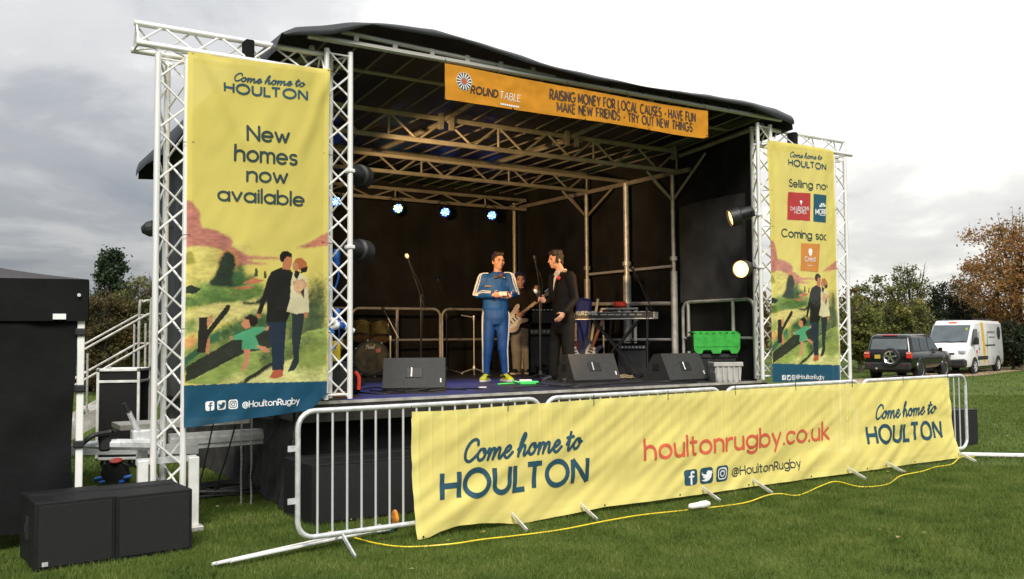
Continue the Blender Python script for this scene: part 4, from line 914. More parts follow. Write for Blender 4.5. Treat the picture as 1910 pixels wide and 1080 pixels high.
# bare aluminium poles lying on the grass
for k, (a_, c_) in enumerate((((396, 1060), (700, 990)), ((404, 1062), (716, 998)), ((430, 1061), (690, 1004)))):
    A_, B_ = onz(*a_), onz(*c_); t = thing('pole', ('thin silver pole lying on the grass, farthest of the three', 'thin silver pole lying on the grass, middle of the three', 'thin silver pole lying on the grass, nearest of the three')[k], 'pole', A_, 0, 'poles lying on the grass')
    rod('tube', A_ + V3(0, 0, .03 + .012 * k), B_ + V3(0, 0, .03 + .012 * k), .013, ALU, t); rod('end_cap', B_ + V3(0, 0, .03 + .012 * k), B_ + (B_ - A_).normalized() * .06 + V3(0, 0, .03 + .012 * k), .018, GALV, t)
A_, B_ = onz(1788, 853), onz(1990, 857); t = thing('pole', 'white pole lying on the grass at the far right barrier end', 'pole', A_); rod('tube', A_ + V3(0, 0, .04), B_ + V3(0, 0, .04), .03, WHITEPL, t); rod('end_cap', A_ + V3(0, 0, .04), A_ + (A_ - B_).normalized() * .05 + V3(0, 0, .04), .036, GALV, t)
P = onz(728, 990); t = thing('tool_bag', 'orange and teal cloth bag lying at the end of the silver poles', 'bag', P, .5)
def lump(r, seed, m=None, n=14):
    b = MB(); rg = []
    for i in range(n + 1):
        th = math.pi * i / n
        rg.append([(r[0] * math.sin(th) * math.cos(a) * (1 + .7 * mnoise.noise((math.cos(a) * 2.5, i * .45, seed))), r[1] * math.sin(th) * math.sin(a) * (1 + .7 * mnoise.noise((math.sin(a) * 2.5, i * .45, seed + 5))), r[2] * (1 - math.cos(th))) for a in np.linspace(0, 2 * math.pi, n, endpoint=False)])
    b.loft(rg, m); return b
ob('orange_pocket', lump((.09, .025, .085), 3, TRS((.07, 0, 0), .9)), mat('orange_cloth', (.75, .28, .03), .8, 0, .3, 12, .4, 40), t, smooth='all'); ob('teal_pocket', lump((.09, .05, .035), 6, TRS((-.08, -.02, 0), -.3)), mat('teal_cloth', (.12, .32, .33), .8, 0, .3, 12, .4, 40), t, smooth='all')
# yellow cable along the barrier
PX = [(612, 997), (640, 1005), (700, 1018), (760, 1023), (840, 1022), (900, 1014), (960, 1003), (1045, 992), (1130, 979), (1200, 966), (1290, 953), (1385, 943), (1430, 931), (1455, 925), (1490, 926), (1530, 912), (1560, 904), (1605, 911), (1655, 906), (1680, 893), (1720, 884), (1745, 873), (1775, 869), (1792, 858), (1818, 856)]
cp = [onz(*p) + V3(0, 0, .024 + .012 * math.sin(i * 1.7)) for i, p in enumerate(PX)]
t = thing('extension_cable', 'thin yellow cable snaking on the grass in front of the barriers', 'cable', cp[0])
b = MB(); b.tube(catmull(cp, 5), .0065, 6); ob('lead', b, YELLOWPL, t, world=True, smooth=True)
b = MB(); M_ = Matrix.Translation(onz(1305, 952) + V3(0, 0, .05)) @ Matrix.Rotation(BANG, 4, 'Z') @ Matrix.Rotation(math.pi / 2, 4, 'Y'); b.lathe([(.012, -.14), (.028, -.12), (.03, 0), (.036, .01), (.036, .09), (.02, .13)], 12, M_); ob('connector', b, WHITEPL, t, world=True, smooth=True)
# black cables heaped under the left banner
def cable_heap(label, c, R0, n, r, z=.02, seed=1, mt=RUBBER, sq=.5, hz=.06):
    t = thing('cable_coil', label, 'cable', c, 0); rr = random.Random(seed)
    for k in range(n):
        a0 = rr.uniform(0, 6); rad = R0 * rr.uniform(.6, 1.05); ox, oy = rr.uniform(-.2, .2) * R0, rr.uniform(-.2, .2) * R0
        b = MB(); b.tube(catmull([(ox + rad * math.cos(a) * rr.uniform(.9, 1.1), oy + rad * sq * math.sin(a) * rr.uniform(.9, 1.1), z + rr.uniform(0, hz)) for a in np.linspace(a0, a0 + 6.28, 10)], 4), r, 5)
        ob('loop', b, mt, t, smooth=True)
    return t
cable_heap('heap of black cables on the grass below the left banner', onz(435, 918), .62, 16, .011, seed=2)
t = thing('hanging_cables', 'black cables hanging down from the stage behind the left banner hem', 'cable', (2.4, 9.05, 0))
for px_ in ([(372, 905), (385, 850), (398, 790)], [(400, 915), (420, 860), (440, 790)], [(490, 925), (470, 880), (520, 790), (545, 745)]):
    b = MB(); b.tube(catmull([ony(x, y, 9.05) for x, y in px_], 6), .008, 5); ob('strand', b, RUBBER, t, world=True, smooth=True)
# ---- winch arm between gazebo leg and tower, with crank handle
W0 = atw(150, 828, 7.55); W1 = atw(300, 830, 8.05)
t = thing('hand_winch', 'galvanised jockey arm with upright crank handle beside the left tower', 'winch', W1)
b = MB(); b.tube([W0 + V3(.05, .1, -.02), W0.lerp(W1, .45), W1], [.03, .05, .05], 8); ob('arm', b, GALV, t, world=True)
b = MB(); b.box(atw(270, 812, 8.0), (.22, .12, .10), b=.01); ob('gear_box', b, GALV, t, world=True)
b = MB(); b.tube([atw(262, 815, 7.95), atw(248, 785, 7.92), atw(240, 768, 7.9)], [.028, .024, .022], 8); hd = ob('crank', b, GALV, t, world=True)
b = MB(); b.tube([atw(241, 770, 7.9), atw(231, 752, 7.88)], .02, 8); ob('grip', b, RUBBER, hd, world=True)
b = MB(); b.tube(catmull([atw(155, 826, 7.55), atw(175, 812, 7.6), atw(205, 806, 7.7), atw(214, 802, 7.7)], 5), .022, 6); b.box(atw(195, 825, 7.72), (.10, .08, .15), b=.02); ob('cable_sleeve', b, RUBBER, t, world=True)
b = MB(); b.box(atw(265, 870, 8.15) - V3(0, 0, .0), (.08, .08, .62)); ob('jack_leg', b, WHITEPL, t, world=True)
# ---- cable reel
P = onz(215, 903); t = thing('cable_reel', 'black cable reel with red cap and blue sockets on the grass', 'cable reel', P, -.5)
M_ = TRS((0, 0, .16), 0, R_(90)); b = MB()
b.lathe([(.17, -.09), (.2, -.085), (.2, -.075), (.09, -.07), (.09, .07), (.2, .075), (.2, .085), (.17, .09)], 22, M_); ob('drum', b, RUBBER, t, smooth=True)
b = MB(); b.lathe([(.085, -.12), (.09, -.09), (.09, -.085)], 16, M_); ob('hub_cap', b, REDPL, t)
b = MB(); b.lathe([(0, .0), (.09, .005), (.10, .03), (.06, .05), (0, .055)], 14, TRS((.03, -.06, .36), 0, R_(15))); ob('red_cap', b, REDPL, t, smooth=True)
for k, (x, z) in enumerate(((-.23, .10), (.22, .12), (-.16, .05), (.14, .05))):
    b = MB(); b.lathe([(.03, -.06), (.035, 0), (.03, .06)], 10, TRS((x, -.08, z), .3 * k, 0, R_(80))); ob('socket', b, BLUEPL, t, smooth=True)
b = MB(); b.tube([(-.2, 0, .02), (-.2, 0, .3), (0, 0, .38), (.2, 0, .3), (.2, 0, .02)], .013, 6); ob('frame', b, BLACK, t); t.matrix_basis = t.matrix_basis @ Matrix.Diagonal((.72, .72, .72, 1))
# ---- flight case on castors
P = V3(2.22, 13.0, 0); t = thing('flight_case', 'tall black flight case with silver edges standing on castors', 'flight case', P, -.42)
cw, cdp, ch = .50, .55, 1.14
b = MB(); b.box((0, 0, .13 + ch / 2), (cw, cdp, ch)); ob('panel', b, BLACKWOOD, t)
for x in (-1, 1):
    for y in (-1, 1): b = MB(); b.box((x * cw / 2, y * cdp / 2, .13 + ch / 2), (.035, .035, ch + .01), b=.004); ob('edge_profile', b, ALU, t)
for z in (.13, .13 + ch, ch - .02):
    for y in (-1, 1): b = MB(); b.box((0, y * cdp / 2, z), (cw + .03, .034, .034), b=.004); ob('edge_profile', b, ALU, t)
    for x in (-1, 1): b = MB(); b.box((x * cw / 2, 0, z), (.033, cdp + .02, .033), b=.004); ob('edge_profile', b, ALU, t)
for x in (-1, 1):
    for y in (-1, 1):
        for z in (.13, .13 + ch): b = MB(); b.lathe([(0, -.03), (.025, -.02), (.03, 0), (.025, .02), (0, .03)], 8, TRS((x * cw / 2, y * cdp / 2, z))); ob('ball_corner', b, CHROME, t, smooth=True)
        b = MB(); b.lathe([(.0, -.02), (.06, -.02), (.06, .02), (0, .02)], 14, TRS((x * .17, y * .2, .06), 0, R_(90))); w_ = ob('castor', b, RUBBER, t); rod('fork', rootmat(t) @ V3(x * .17, y * .2, .06), rootmat(t) @ V3(x * .17, y * .2, .13), .025, GALV, w_)
for z in (.45, .8): b = MB(); b.box((-cw / 2 - .006, -.05, z), (.012, .10, .14), b=.004); ob('latch', b, ALU, t)
# ---- access stairs with handrails
sv = 13.95; st0, st1 = V3(.95, sv, 0), V3(2.85, sv, DECK)
t = thing('access_stairs', 'aluminium access stairs with handrails left behind the stage', 'stairs', st0)
for y in (0, .85):
    b = MB(); b.prism([(0, 0), (.25, 0), (1.95, .95), (1.95, 1.1), (1.8, 1.1), (0, .12)], y - .02, y + .02); ob('stringer', b, ALU_DIRTY, t)
    for z in (.55, .98): b = MB(); b.tube([(-.05, y, z * .98), (1.75, y, DECK + z), (1.98, y, DECK + z)], .017, 8); ob('handrail', b, ALU_DIRTY, t, smooth=True)
    for s in (.12, .5, .9): b = MB(); b.tube([(1.9 * s, y, 1.05 * s), (1.9 * s, y, 1.05 * s + .95)], .016, 8); ob('post', b, ALU_DIRTY, t)
    b = MB(); b.tube(catmull([(1.78, y, .5), (1.78, y, 2.1), (1.84, y, 2.24), (2.0, y, 2.26)], 5), .02, 8); ob('end_post', b, ALU_DIRTY, t)
for k in range(6): b = MB(); b.box((.14 + k * .31, .42, .15 + k * .175), (.27, .82, .04), b=.006); ob('tread', b, ALU_DIRTY, t)
# ---- black gazebo at the left edge
GP = atw(150, 700, 7.45); gz0 = thing('gazebo', 'black pop-up gazebo with white legs at the left edge', 'gazebo', (GP.x, GP.y, 0), -YAW + R_(25.5))
GW = 3.0; ze = 2.16
def groof(s, t):  # one slope of the hipped roof; s along the eave, t to the apex
    x = -GW / 2 + (s - .5) * GW * (1 - t); y = GW / 2 * t; z = ze + .40 * t - .05 * math.sin(t * math.pi); return (x + .05 * (2 * s - 1) * (1 - t), y - .05 * (1 - t), z)
CANOPY = mat('faded_black_canopy', (.042, .036, .037), .85, 0, .2, 2, .3, 60)
for k in range(4):
    b = MB(); M_ = Matrix.Translation((-GW / 2, GW / 2, 0)) @ Matrix.Rotation(k * math.pi / 2, 4, 'Z') @ Matrix.Translation((GW / 2, -GW / 2, 0)); b.grid(groof, 20, 14, M_); ob('roof_panel', b, CANOPY, gz0, smooth='all')
    b = MB(); b.grid(lambda s, t_: (.05 - s * (GW + .1) if True else 0, -.055 - .012 * mnoise.noise((s * 8, t_, k)), ze - .34 + .34 * t_), 40, 6, Matrix.Translation((-GW / 2, GW / 2, 0)) @ Matrix.Rotation(k * math.pi / 2, 4, 'Z') @ Matrix.Translation((GW / 2, -GW / 2, 0))); ob('valance', b, BLACKCLOTH, gz0, smooth='all')
def gwall(s, t):
    z = .14 + (ze - .44) * t; x = -.02 - s * (GW - .1); r_ = max(0, 1 - s * 5); x -= .05 * r_ * math.sin(math.pi * min(1, max(0, (t - .05) / .9))) * (1.2 - t)
    w = .035 * mnoise.noise((s * 5 + t * 2.2, t * 2.5 - s * 4, 3)) + .02 * math.sin((s * 4 + t * 3) * 5) * (1 - abs(2 * t - 1)) * max(0, 1 - s * 2.5) + .02 * mnoise.noise((s * 16, t * 5, 8)); return (x, -.02 + w, z)
b = MB(); b.grid(gwall, 70, 50); ob('side_wall', b, BLACKCLOTH, gz0, smooth='all')
b = MB(); b.grid(lambda s, t: (-.03 - GW * .97, .05 + s * (GW - .1), .14 + (ze - .44) * t), 10, 10); ob('side_wall', b, BLACKCLOTH, gz0)
for x, y in ((0, 0), (-GW, 0), (0, GW), (-GW, GW)):
    b = MB(); b.box((x, y, 1.08), (.055, .055, 2.16), b=.006); lg = ob('leg', b, WHITEPL, gz0)
    b = MB(); b.box((x, y, .01), (.12, .12, .02)); ob('foot_plate', b, WHITEPL, lg)
for z in (1.73, 1.27, .82): b = MB(); b.box((-.004, -.01, z), (.085, .085, .06), b=.01); ob('strap', b, RUBBER, gz0)
b = MB(); b.box((-.16, -.075, 1.855), (.095, .006, .045)); ob('care_label', b, WHPRINT, gz0)
b = MB(); b.tube([(-.02, -.075, 2.03), (-.02, -.083, 2.03)], .014, 14); ob('grommet', b, GALV, gz0)
b = MB(); b.box((-.95, -.05, .08), (.5, .1, .1), b=.02); ob('ground_bar', b, WHITEPL, gz0)

# ================================================================== things on the stage
def onst(px_, w): P = atw(px_, 627, w); return V3(P.x, P.y, DECK)
def facing(px_, w, extra=0.): P = onst(px_, w); return face_cam(P) + extra
def wedge(label, loc, rz):
    t = thing('wedge_monitor', label, 'monitor speaker', loc, rz, 'floor monitors at the stage front')
    prof = [(-.13, .035), (-.11, .0), (.36, 0), (.38, .03), (.38, .09), (.18, .365), (.04, .375)]      # (y, z)
    n = len(prof); vs = [(-.36, y, z) for y, z in prof] + [(.36, y, z) for y, z in prof]
    b = MB(); b.add(vs, [tuple(range(n)), tuple(range(2 * n - 1, n - 1, -1))] + [(i, n + i, n + (i + 1) % n, (i + 1) % n) for i in range(n)]); ob('cabinet', b, MONP, t)
    tilt = math.atan2(.17, .34); M_ = Matrix.Translation((0, -.047, .205)) @ Matrix.Rotation(-tilt, 4, 'X')
    b = MB(); b.box((0, 0, 0), (.19, .012, .13), M_, b=.004); hc = ob('handle_cup', b, RUBBER, t)
    b = MB(); b.tube([M_ @ V3(-.03, -.012, -.055), M_ @ V3(-.03, -.012, .055)], .008, 8); ob('handle_bar', b, GALV, hc)
    b = MB(); b.box((.31, 0, -.1), (.016, .008, .05), M_); ob('label_strip', b, WHPRINT, t)
    M2 = Matrix.Translation((0, .283, .2275)) @ Matrix.Rotation(math.atan2(.2, .275), 4, 'X'); b = MB(); b.box((0, 0, 0), (.66, .012, .28), M2); ob('grille', b, BLACK, t)
    for s in (-1, 1): b = MB(); b.box((s * .363, .12, .2), (.008, .12, .08)); ob('side_handle', b, RUBBER, t)
    return t
MONP = mat('monitor_paint', (.034, .034, .033), .6, 0, .25, 25, .5, 260)
P1 = S(770, 729); wedge('floor monitor speaker in front of the drum kit, facing straight out', (P1.x + .08, P1.y + .12, DECK), R_(-30))
P2 = S(1112, 713); wedge('floor monitor speaker right of the man in the black suit', (P2.x + .02, P2.y + .1, DECK), R_(-6))
P3 = S(1298, 707); wedge('floor monitor speaker in front of the grey crate', (onst(1272, 12.2).x, onst(1272, 12.2).y, DECK), R_(2))
# ---- microphone stands
def mic_stand(label, base, h, boom=None, mic=True, legs=True, mt=BLACK, rz=0., mic_col=BLACK):
    t = thing('microphone_stand', label, 'microphone stand', base, 0, 'microphone stands')
    b = MB(); b.tube([(0, 0, .06 if legs else 0), (0, 0, h)], .010, 8); ob('mast', b, mt, t)
    if legs:
        for k in range(3): a = rz + k * 2.094; b = MB(); b.tube([(0, 0, .10), (.28 * math.cos(a), .28 * math.sin(a), .012)], .010, 6); ob('leg', b, mt, t)
        b = MB(); b.lathe([(.018, 0), (.03, .03), (.02, .08)], 10, TRS((0, 0, .06))); ob('hub', b, mt, t)
    b = MB(); b.lathe([(.016, -.04), (.02, 0), (.016, .04)], 10, TRS((0, 0, h))); ob('clutch', b, mt, t)
    if boom:
        p, e = Vector(boom[0]), Vector(boom[1]); b = MB(); b.tube([p, e], .008, 6); ob('boom', b, mt, t)
        d = (e - p).normalized()
        if mic:
            M_ = Matrix.Translation(e) @ d.to_track_quat('Z', 'Y').to_matrix().to_4x4(); b = MB(); b.lathe([(.010, -.05), (.013, .02), (.018, .09)], 10, M_); m_ = ob('microphone', b, BLACK, t, smooth=True)
            b = MB(); b.lathe([(.018, .09), (.026, .105), (.027, .125), (.018, .146), (0, .152)], 12, M_); ob('grille_ball', b, mic_col, m_, smooth=True)
            b = MB(); b.tube(catmull([e, e + V3(.04, 0, -.06), p.lerp(e, .4) + V3(.06, 0, -.02), (.03, 0, h - .2), (.02, .02, .3), (.1, .05, .01)], 5), .0045, 5); ob('lead', b, RUBBER, t)
    return t
def rel(px_, py_, w, base): return atw(px_, py_, w) - Vector(base)
B0 = onst(785, 12.4); mic_stand('microphone stand rising behind the monitor in front of the drums', B0, 1.16, (rel(793, 577, 12.4, B0), rel(764, 492, 12.1, B0)), mic_col=WHITEPL)
B0 = onst(1007, 12.6); mic_stand('straight microphone stand between the guitarist and the suited man', B0, 1.22, (rel(1008, 545, 12.6, B0), rel(1000, 496, 12.5, B0)))
B0 = onst(1207, 12.9); mic_stand('microphone stand in front of the keyboard right end', B0, .98, (rel(1216, 578, 12.9, B0), rel(1186, 514, 12.7, B0)))
B0 = onst(833, 14.6); mic_stand('drum microphone stand left of the man in blue, boom raised', B0, .95, (rel(833, 576, 14.6, B0), rel(821, 536, 14.4, B0)))
B0 = onst(728, 14.2); mic_stand('short microphone stand beside the drum kit with a white boom', B0, .6, (rel(743, 630, 14.2, B0), rel(721, 588, 14.2, B0)), mt=ALU)
B0 = onst(884, 14.9); mic_stand('slim stand with sideways arm just left of the blue tracksuit', B0, .92, (rel(884, 592, 14.9, B0), rel(860, 588, 14.9, B0)), mic=False, mt=GALV)
# ---- drum kit
DP = onst(690, 14.5); kit = thing('drum_kit', 'dark drum kit with black bass drum head at the back left of the stage', 'drum kit', DP, facing(690, 14.5, .1))
GREENSH = mat('olive_drum_shell', (.10, .09, .035), .3, 0, .5, 9, 0, 1, .4)
M_ = TRS((0, 0, .29), 0, R_(90))
b = MB(); b.lathe([(.27, -.0), (.275, .02), (.275, .40), (.27, .42)], 28, M_ @ Matrix.Translation((0, 0, -.2))); bd = ob('bass_drum', b, GREENSH, kit, smooth=True)
b = MB(); b.lathe([(.25, .0), (.288, .0), (.29, .03), (.25, .03)], 28, M_ @ Matrix.Translation((0, 0, .2)), False); ob('hoop', b, BLACK, bd, smooth=True)
b = MB(); b.lathe([(0, .005), (.255, .0)], 28, M_ @ Matrix.Translation((0, 0, .215))); ob('drum_head', b, mat('black_drum_head', (.012, .012, .012), .35, 0, .2, 5), bd)
dm = rootmat(kit); dO = dm @ V3(0, -.225, 0); dD = (dm.to_3x3() @ V3(1, 0, 0)); PD = Plane((dO.x, dO.y), (dD.x, dD.y), lambda q_, z: 0)
lettering(bd, PD, 'Pearl', (681, 651), (698, 650), 7.5, .14, WHPRINT, True, .3, off=.006); flatshape(bd, PD, [(700.5, 650.5), (709, 650), (709.5, 657.5), (701, 658)], mat('pink_sticker', (.75, .25, .28), .6), 'sticker', .006)
flatshape(bd, PD, circ(678, 677, 4.6, 5.4), mat('clear_port', (.16, .15, .13), .25), 'port', .006)
for k in range(8):
    a_ = k * math.pi / 4 + .2; b = MB(); b.box((.288 * math.cos(a_), -.19, .29 + .288 * math.sin(a_)), (.03, .09, .03), b=.006); ob('claw', b, CHROME, bd)
for k, (x, y, z) in enumerate(((.16, .0, .70), (-.14, .05, .72))):
    Mt = TRS((x, y, z), 0, R_(-28)); b = MB(); b.lathe([(.15, -.12), (.152, .12)], 22, Mt); td = ob('tom_drum', b, GREENSH, kit, smooth=True)
    for zz2 in (-.12, .12): b = MB(); b.lathe([(.145, -.01), (.162, -.01), (.162, .012), (.145, .012)], 22, Mt @ Matrix.Translation((0, 0, zz2)), False); ob('hoop', b, CHROME, td, smooth=True)
    b = MB(); b.lathe([(0, .001), (.146, 0)], 22, Mt @ Matrix.Translation((0, 0, -.122))); ob('lower_head', b, mat('tan_drum_head', (.42, .27, .16), .5), td)
    for j in range(6): a_ = j * math.pi / 3; b = MB(); b.box((.158 * math.cos(a_), .158 * math.sin(a_), 0), (.018, .018, .06), Mt, b=.004); ob('lug', b, CHROME, td)
    b = MB(); b.tube([(x * .5, .02, .52), (x, y, z)], .014, 6); ob('arm', b, CHROME, td)
b = MB(); b.lathe([(.19, 0), (.195, .02), (.195, .38), (.19, .4)], 22, TRS((-.52, .15, .2))); ob('floor_tom', b, GREENSH, kit, smooth=True)
for k in range(3): a_ = k * 2.1; b = MB(); b.tube([(-.52 + .2 * math.cos(a_), .15 + .2 * math.sin(a_), 0), (-.52 + .2 * math.cos(a_), .15 + .2 * math.sin(a_), .45)], .008, 6); ob('tom_leg', b, CHROME, kit)
for x, y, h in ((.42, .1, 1.05), (-.62, .2, 1.0)):
    b = MB(); b.tube([(x, y, .02), (x, y, h)], .009, 6); cy = ob('cymbal_stand', b, CHROME, kit)
    for k in range(3): a_ = k * 2.1; b = MB(); b.tube([(x, y, .25), (x + .2 * math.cos(a_), y + .2 * math.sin(a_), .01)], .008, 5); ob('stand_leg', b, CHROME, cy)
b = MB(); b.box((.05, -.42, .03), (.12, .28, .025), TRS((0, 0, 0), .4), b=.006); b.box((.05, -.42, .06), (.06, .2, .02), TRS((0, 0, 0), .4)); ob('pedal', b, CHROME, kit)
# ---- lamps
def aim(P, Q): d = (Vector(Q) - Vector(P)).normalized(); return Matrix.Translation(Vector(P)) @ d.to_track_quat('Z', 'Y').to_matrix().to_4x4()
LAMPGLASS = emit('warm_lamp_glass', (1., .60, .20), 1.5); DARKGLASS = mat('dark_lamp_glass', (.05, .05, .05), .15)
def par_can(label, P, Q, clamp, energy, lens):
    t = thing('par_lamp', label, 'stage lamp', P, 0, 'can lamps clamped to the towers'); A = Matrix.Translation(-Vector(P)) @ aim(P, Q)
    b = MB(); b.lathe([(.0, -.20), (.06, -.2), (.085, -.14), (.09, -.02), (.115, 0), (.118, .13), (.112, .13), (.108, .0)], 20, A); ob('can', b, BLACK, t, smooth=True)
    b = MB(); b.lathe([(0, .118), (.06, .112), (.110, .095)], 20, A); ob('lens', b, lens, t, smooth=True)
    C_ = Vector(clamp) - Vector(P); b = MB(); b.tube(catmull([A @ V3(.12, 0, -.03), A @ V3(.13, 0, -.15), C_ * .6, C_], 5), .012, 6); ob('yoke', b, BLACK, t)
    b = MB(); b.box(C_, (.09, .07, .04), b=.01); ob('clamp', b, ALU, t)
    if energy:
        l = bpy.data.lights.new('par_light', 'SPOT'); l.energy = energy; l.color = (1, .62, .28); l.spot_size = R_(62); l.spot_blend = .6; l.shadow_soft_size = .08
        lo = bpy.data.objects.new('par_light', l); col.objects.link(lo); lo.parent = t; lo.matrix_basis = A @ Matrix.Translation((0, 0, .14)) @ Matrix.Rotation(math.pi, 4, 'X')
    return t
RC = V3(9.2, TV + .02, 0)
Pa = atw(1378, 402, 12.05); par_can('lit can lamp high on the right inner tower, turned edge-on', Pa, (6.3, 10.1, 2.3), (RC.x, RC.y, Pa.z), 150, LAMPGLASS)
Pb = atw(1388, 501, 12.15); par_can('glowing can lamp lower on the right inner tower, facing outwards', Pb, (4.0, 6.6, 1.9), (RC.x, RC.y, Pb.z), 0, LAMPGLASS)
LC = V3(3.45, TV + .02, 0)
Pc = atw(668, 327, 9.15); par_can('black can lamp high on the left inner tower, aimed into the stage', Pc, (9.2, 14.0, 3.3), (LC.x, LC.y, Pc.z), 260, LAMPGLASS)
Pd = atw(668, 466, 9.15); par_can('black can lamp halfway up the left inner tower, aimed into the stage', Pd, (6.9, 10.6, 2.2), (LC.x, LC.y, Pd.z), 55, LAMPGLASS)
BLED = emit('blue_led', (.06, .14, 1.), 5); CLED = emit('cyan_led', (.15, .5, 1.), 5); GLED = emit('green_led', (.5, 1., .1), 4)
led_lab = ['blue LED lamp on the back truss, leftmost and behind the left inner tower', 'green and blue LED lamp on the back truss', 'blue LED lamp on the back truss, second from the right', 'blue LED lamp on the back truss, rightmost beside the lamplit post']
for k, (x, y) in enumerate(((627, 375), (742, 388), (830, 395), (917, 401))):
    P = ony(x, y, 13.9); tgt = P + V3(-.35, -1.0, -.55); t = thing('led_lamp', led_lab[k], 'stage lamp', P, 0, 'LED lamps on the back truss'); A = Matrix.Translation(-P) @ aim(P, tgt)
    b = MB(); b.lathe([(0, -.16), (.07, -.16), (.09, -.12), (.095, .02), (.1, .03), (.085, .03), (.08, .01), (0, .005)], 18, A); ob('housing', b, BLACK, t, smooth=True)
    for j in range(12):
        r_ = .058 if j < 8 else .022; a_ = j * math.pi / 4 + (.2 if j < 8 else .6) * 1 + (j >= 8) * j * .8
        b = MB(); b.lathe([(0, .03), (.012, .028), (.017, .018)], 8, A @ Matrix.Translation((r_ * math.cos(a_), r_ * math.sin(a_), 0))); ob('diode', b, (GLED if k == 1 and j % 3 == 0 else CLED if j % 3 == 1 else BLED), t)
    b = MB(); b.tube([A @ V3(.11, 0, -.04), V3(.10, .06, .16), V3(0, .1, .2), V3(-.10, .06, .16), A @ V3(-.11, 0, -.04)], .009, 5); ob('bracket', b, BLACK, t)
    l = bpy.data.lights.new('led_light', 'SPOT'); l.energy = 20; l.color = (.10, .14, 1); l.spot_size = R_(50); l.spot_blend = .5; l.shadow_soft_size = .06
    lo = bpy.data.objects.new('led_light', l); col.objects.link(lo); lo.parent = t; lo.matrix_basis = A @ Matrix.Translation((0, 0, .06)) @ Matrix.Rotation(math.pi, 4, 'X')
b = MB(); P = ony(278, 427, 13.9); b.lathe([(.05, -.1), (.11, -.02), (.12, .06), (.10, .09)], 14, Matrix.Translation(P) @ Matrix.Rotation(R_(80), 4, 'Y') @ Matrix.Rotation(.4, 4, 'X'))
b.tube([P, P + V3(.2, 0, .06), P + V3(.4, .02, .02)], .012, 5); tag(ob('flood_lamp', b, BLACK), 'small black lamp hung outside the left stage cover', 'lamp')
# ---- keyboard on crossed stand, mixer stand
KA, KB = atw(1072, 590, 13.6), atw(1219, 588, 13.2); KC = (KA + KB) / 2; kd = KB - KA; krz = math.atan2(kd.y, kd.x); kl = math.hypot(kd.x, kd.y)
t = thing('keyboard', 'long black electronic keyboard with white lettering on its back', 'keyboard', (KC.x, KC.y, KC.z), krz)
b = MB(); b.box((0, .15, 0), (kl, .3, .105), b=.01); ob('case', b, mat('keyboard_case', (.05, .047, .042), .45, 0, .2, 8), t)
b = MB(); b.box((0, -.004, -.045), (kl - .01, .012, .012)); ob('back_rail', b, GALV, t)
for s in (-1, 1): b = MB(); b.box((s * (kl / 2 + .004), .15, 0), (.012, .3, .10)); ob('end_cheek', b, ALU_DIRTY, t)
b = MB(); b.box((0, .22, .056), (kl - .2, .13, .012)); ob('key_bed', b, WHITEPL, t)
kO = rootmat(t) @ V3(0, -.002, 0); PK = Plane((kO.x, kO.y), (kd.x, kd.y), lambda q_, z: 0)
lettering(t, PK, 'KURZWEIL', (1075, 587.5), (1114, 587), 6.2, .27, WHPRINT, off=.003, track=.34)
for k, (x, w_) in enumerate(((1120, 12), (1134, 12), (1148, 10), (1162, 6), (1174, 10), (1188, 9))): flatshape(t, PK, [(x, 588), (x + w_, 587.8), (x + w_, 585.6), (x, 585.8)], mat('grey_print', (.45, .44, .4), .6) if k == 0 else bpy.data.materials['grey_print'], 'socket_print', .003)
t = thing('keyboard_stand', 'black crossed folding stand under the keyboard', 'keyboard stand', (KC.x, KC.y, DECK), krz); hh = KC.z - DECK - .055
for y, s in ((.06, 1), (.10, -1), (.22, 1), (.26, -1)): b = MB(); b.tube([(-.36 * s, y, .02), (.36 * s, y, hh)], .016, 4); ob('cross_bar', b, BLACK, t)
for x in (-.36, .36): b = MB(); b.tube([(x, 0, .018), (x, .34, .018)], .018, 6); ob('foot_bar', b, BLACK, t); b = MB(); b.tube([(x, 0, hh - .012), (x, .34, hh - .012)], .013, 6); ob('top_bar', b, BLACK, t)
b = MB(); b.lathe([(.04, -.03), (.04, .03)], 10, TRS((0, .16, hh / 2), 0, R_(90))); ob('pivot', b, BLACK, t)
MS = onst(1156, 14.2); mr = facing(1156, 14.2); t = thing('equipment_stand', 'pale metal equipment stand with red box, behind the keyboard', 'stand', MS, mr)
for x in (-.25, .24): b = MB(); b.tube([(x, 0, .02), (x, 0, 1.02)], .026 if x > 0 else .014, 8); ob('upright', b, mat('pale_stand_paint', (.5, .5, .44), .5) if x < 0 else bpy.data.materials['pale_stand_paint'], t)
b = MB(); b.box((0, 0, 1.03), (.58, .3, .035), b=.008); ob('shelf', b, ALU_DIRTY, t)
for x in (-.25, .24): b = MB(); b.box((x, 0, .015), (.05, .5, .03)); ob('foot', b, BLACK, t)
for x in (-.28, .0, .26): b = MB(); b.box((x, -.1, .95), (.05, .06, .13), b=.01); ob('bracket', b, ALU_DIRTY, t)
b = MB(); b.box((-.0, 0, .05), (.2, .16, .09), b=.02); o = ob('red_box', b, REDPL, None); o.location = MS + V3(.02, 0, 1.05); o.rotation_euler.z = mr; tag(o, 'small red box on top of the equipment stand', 'box')
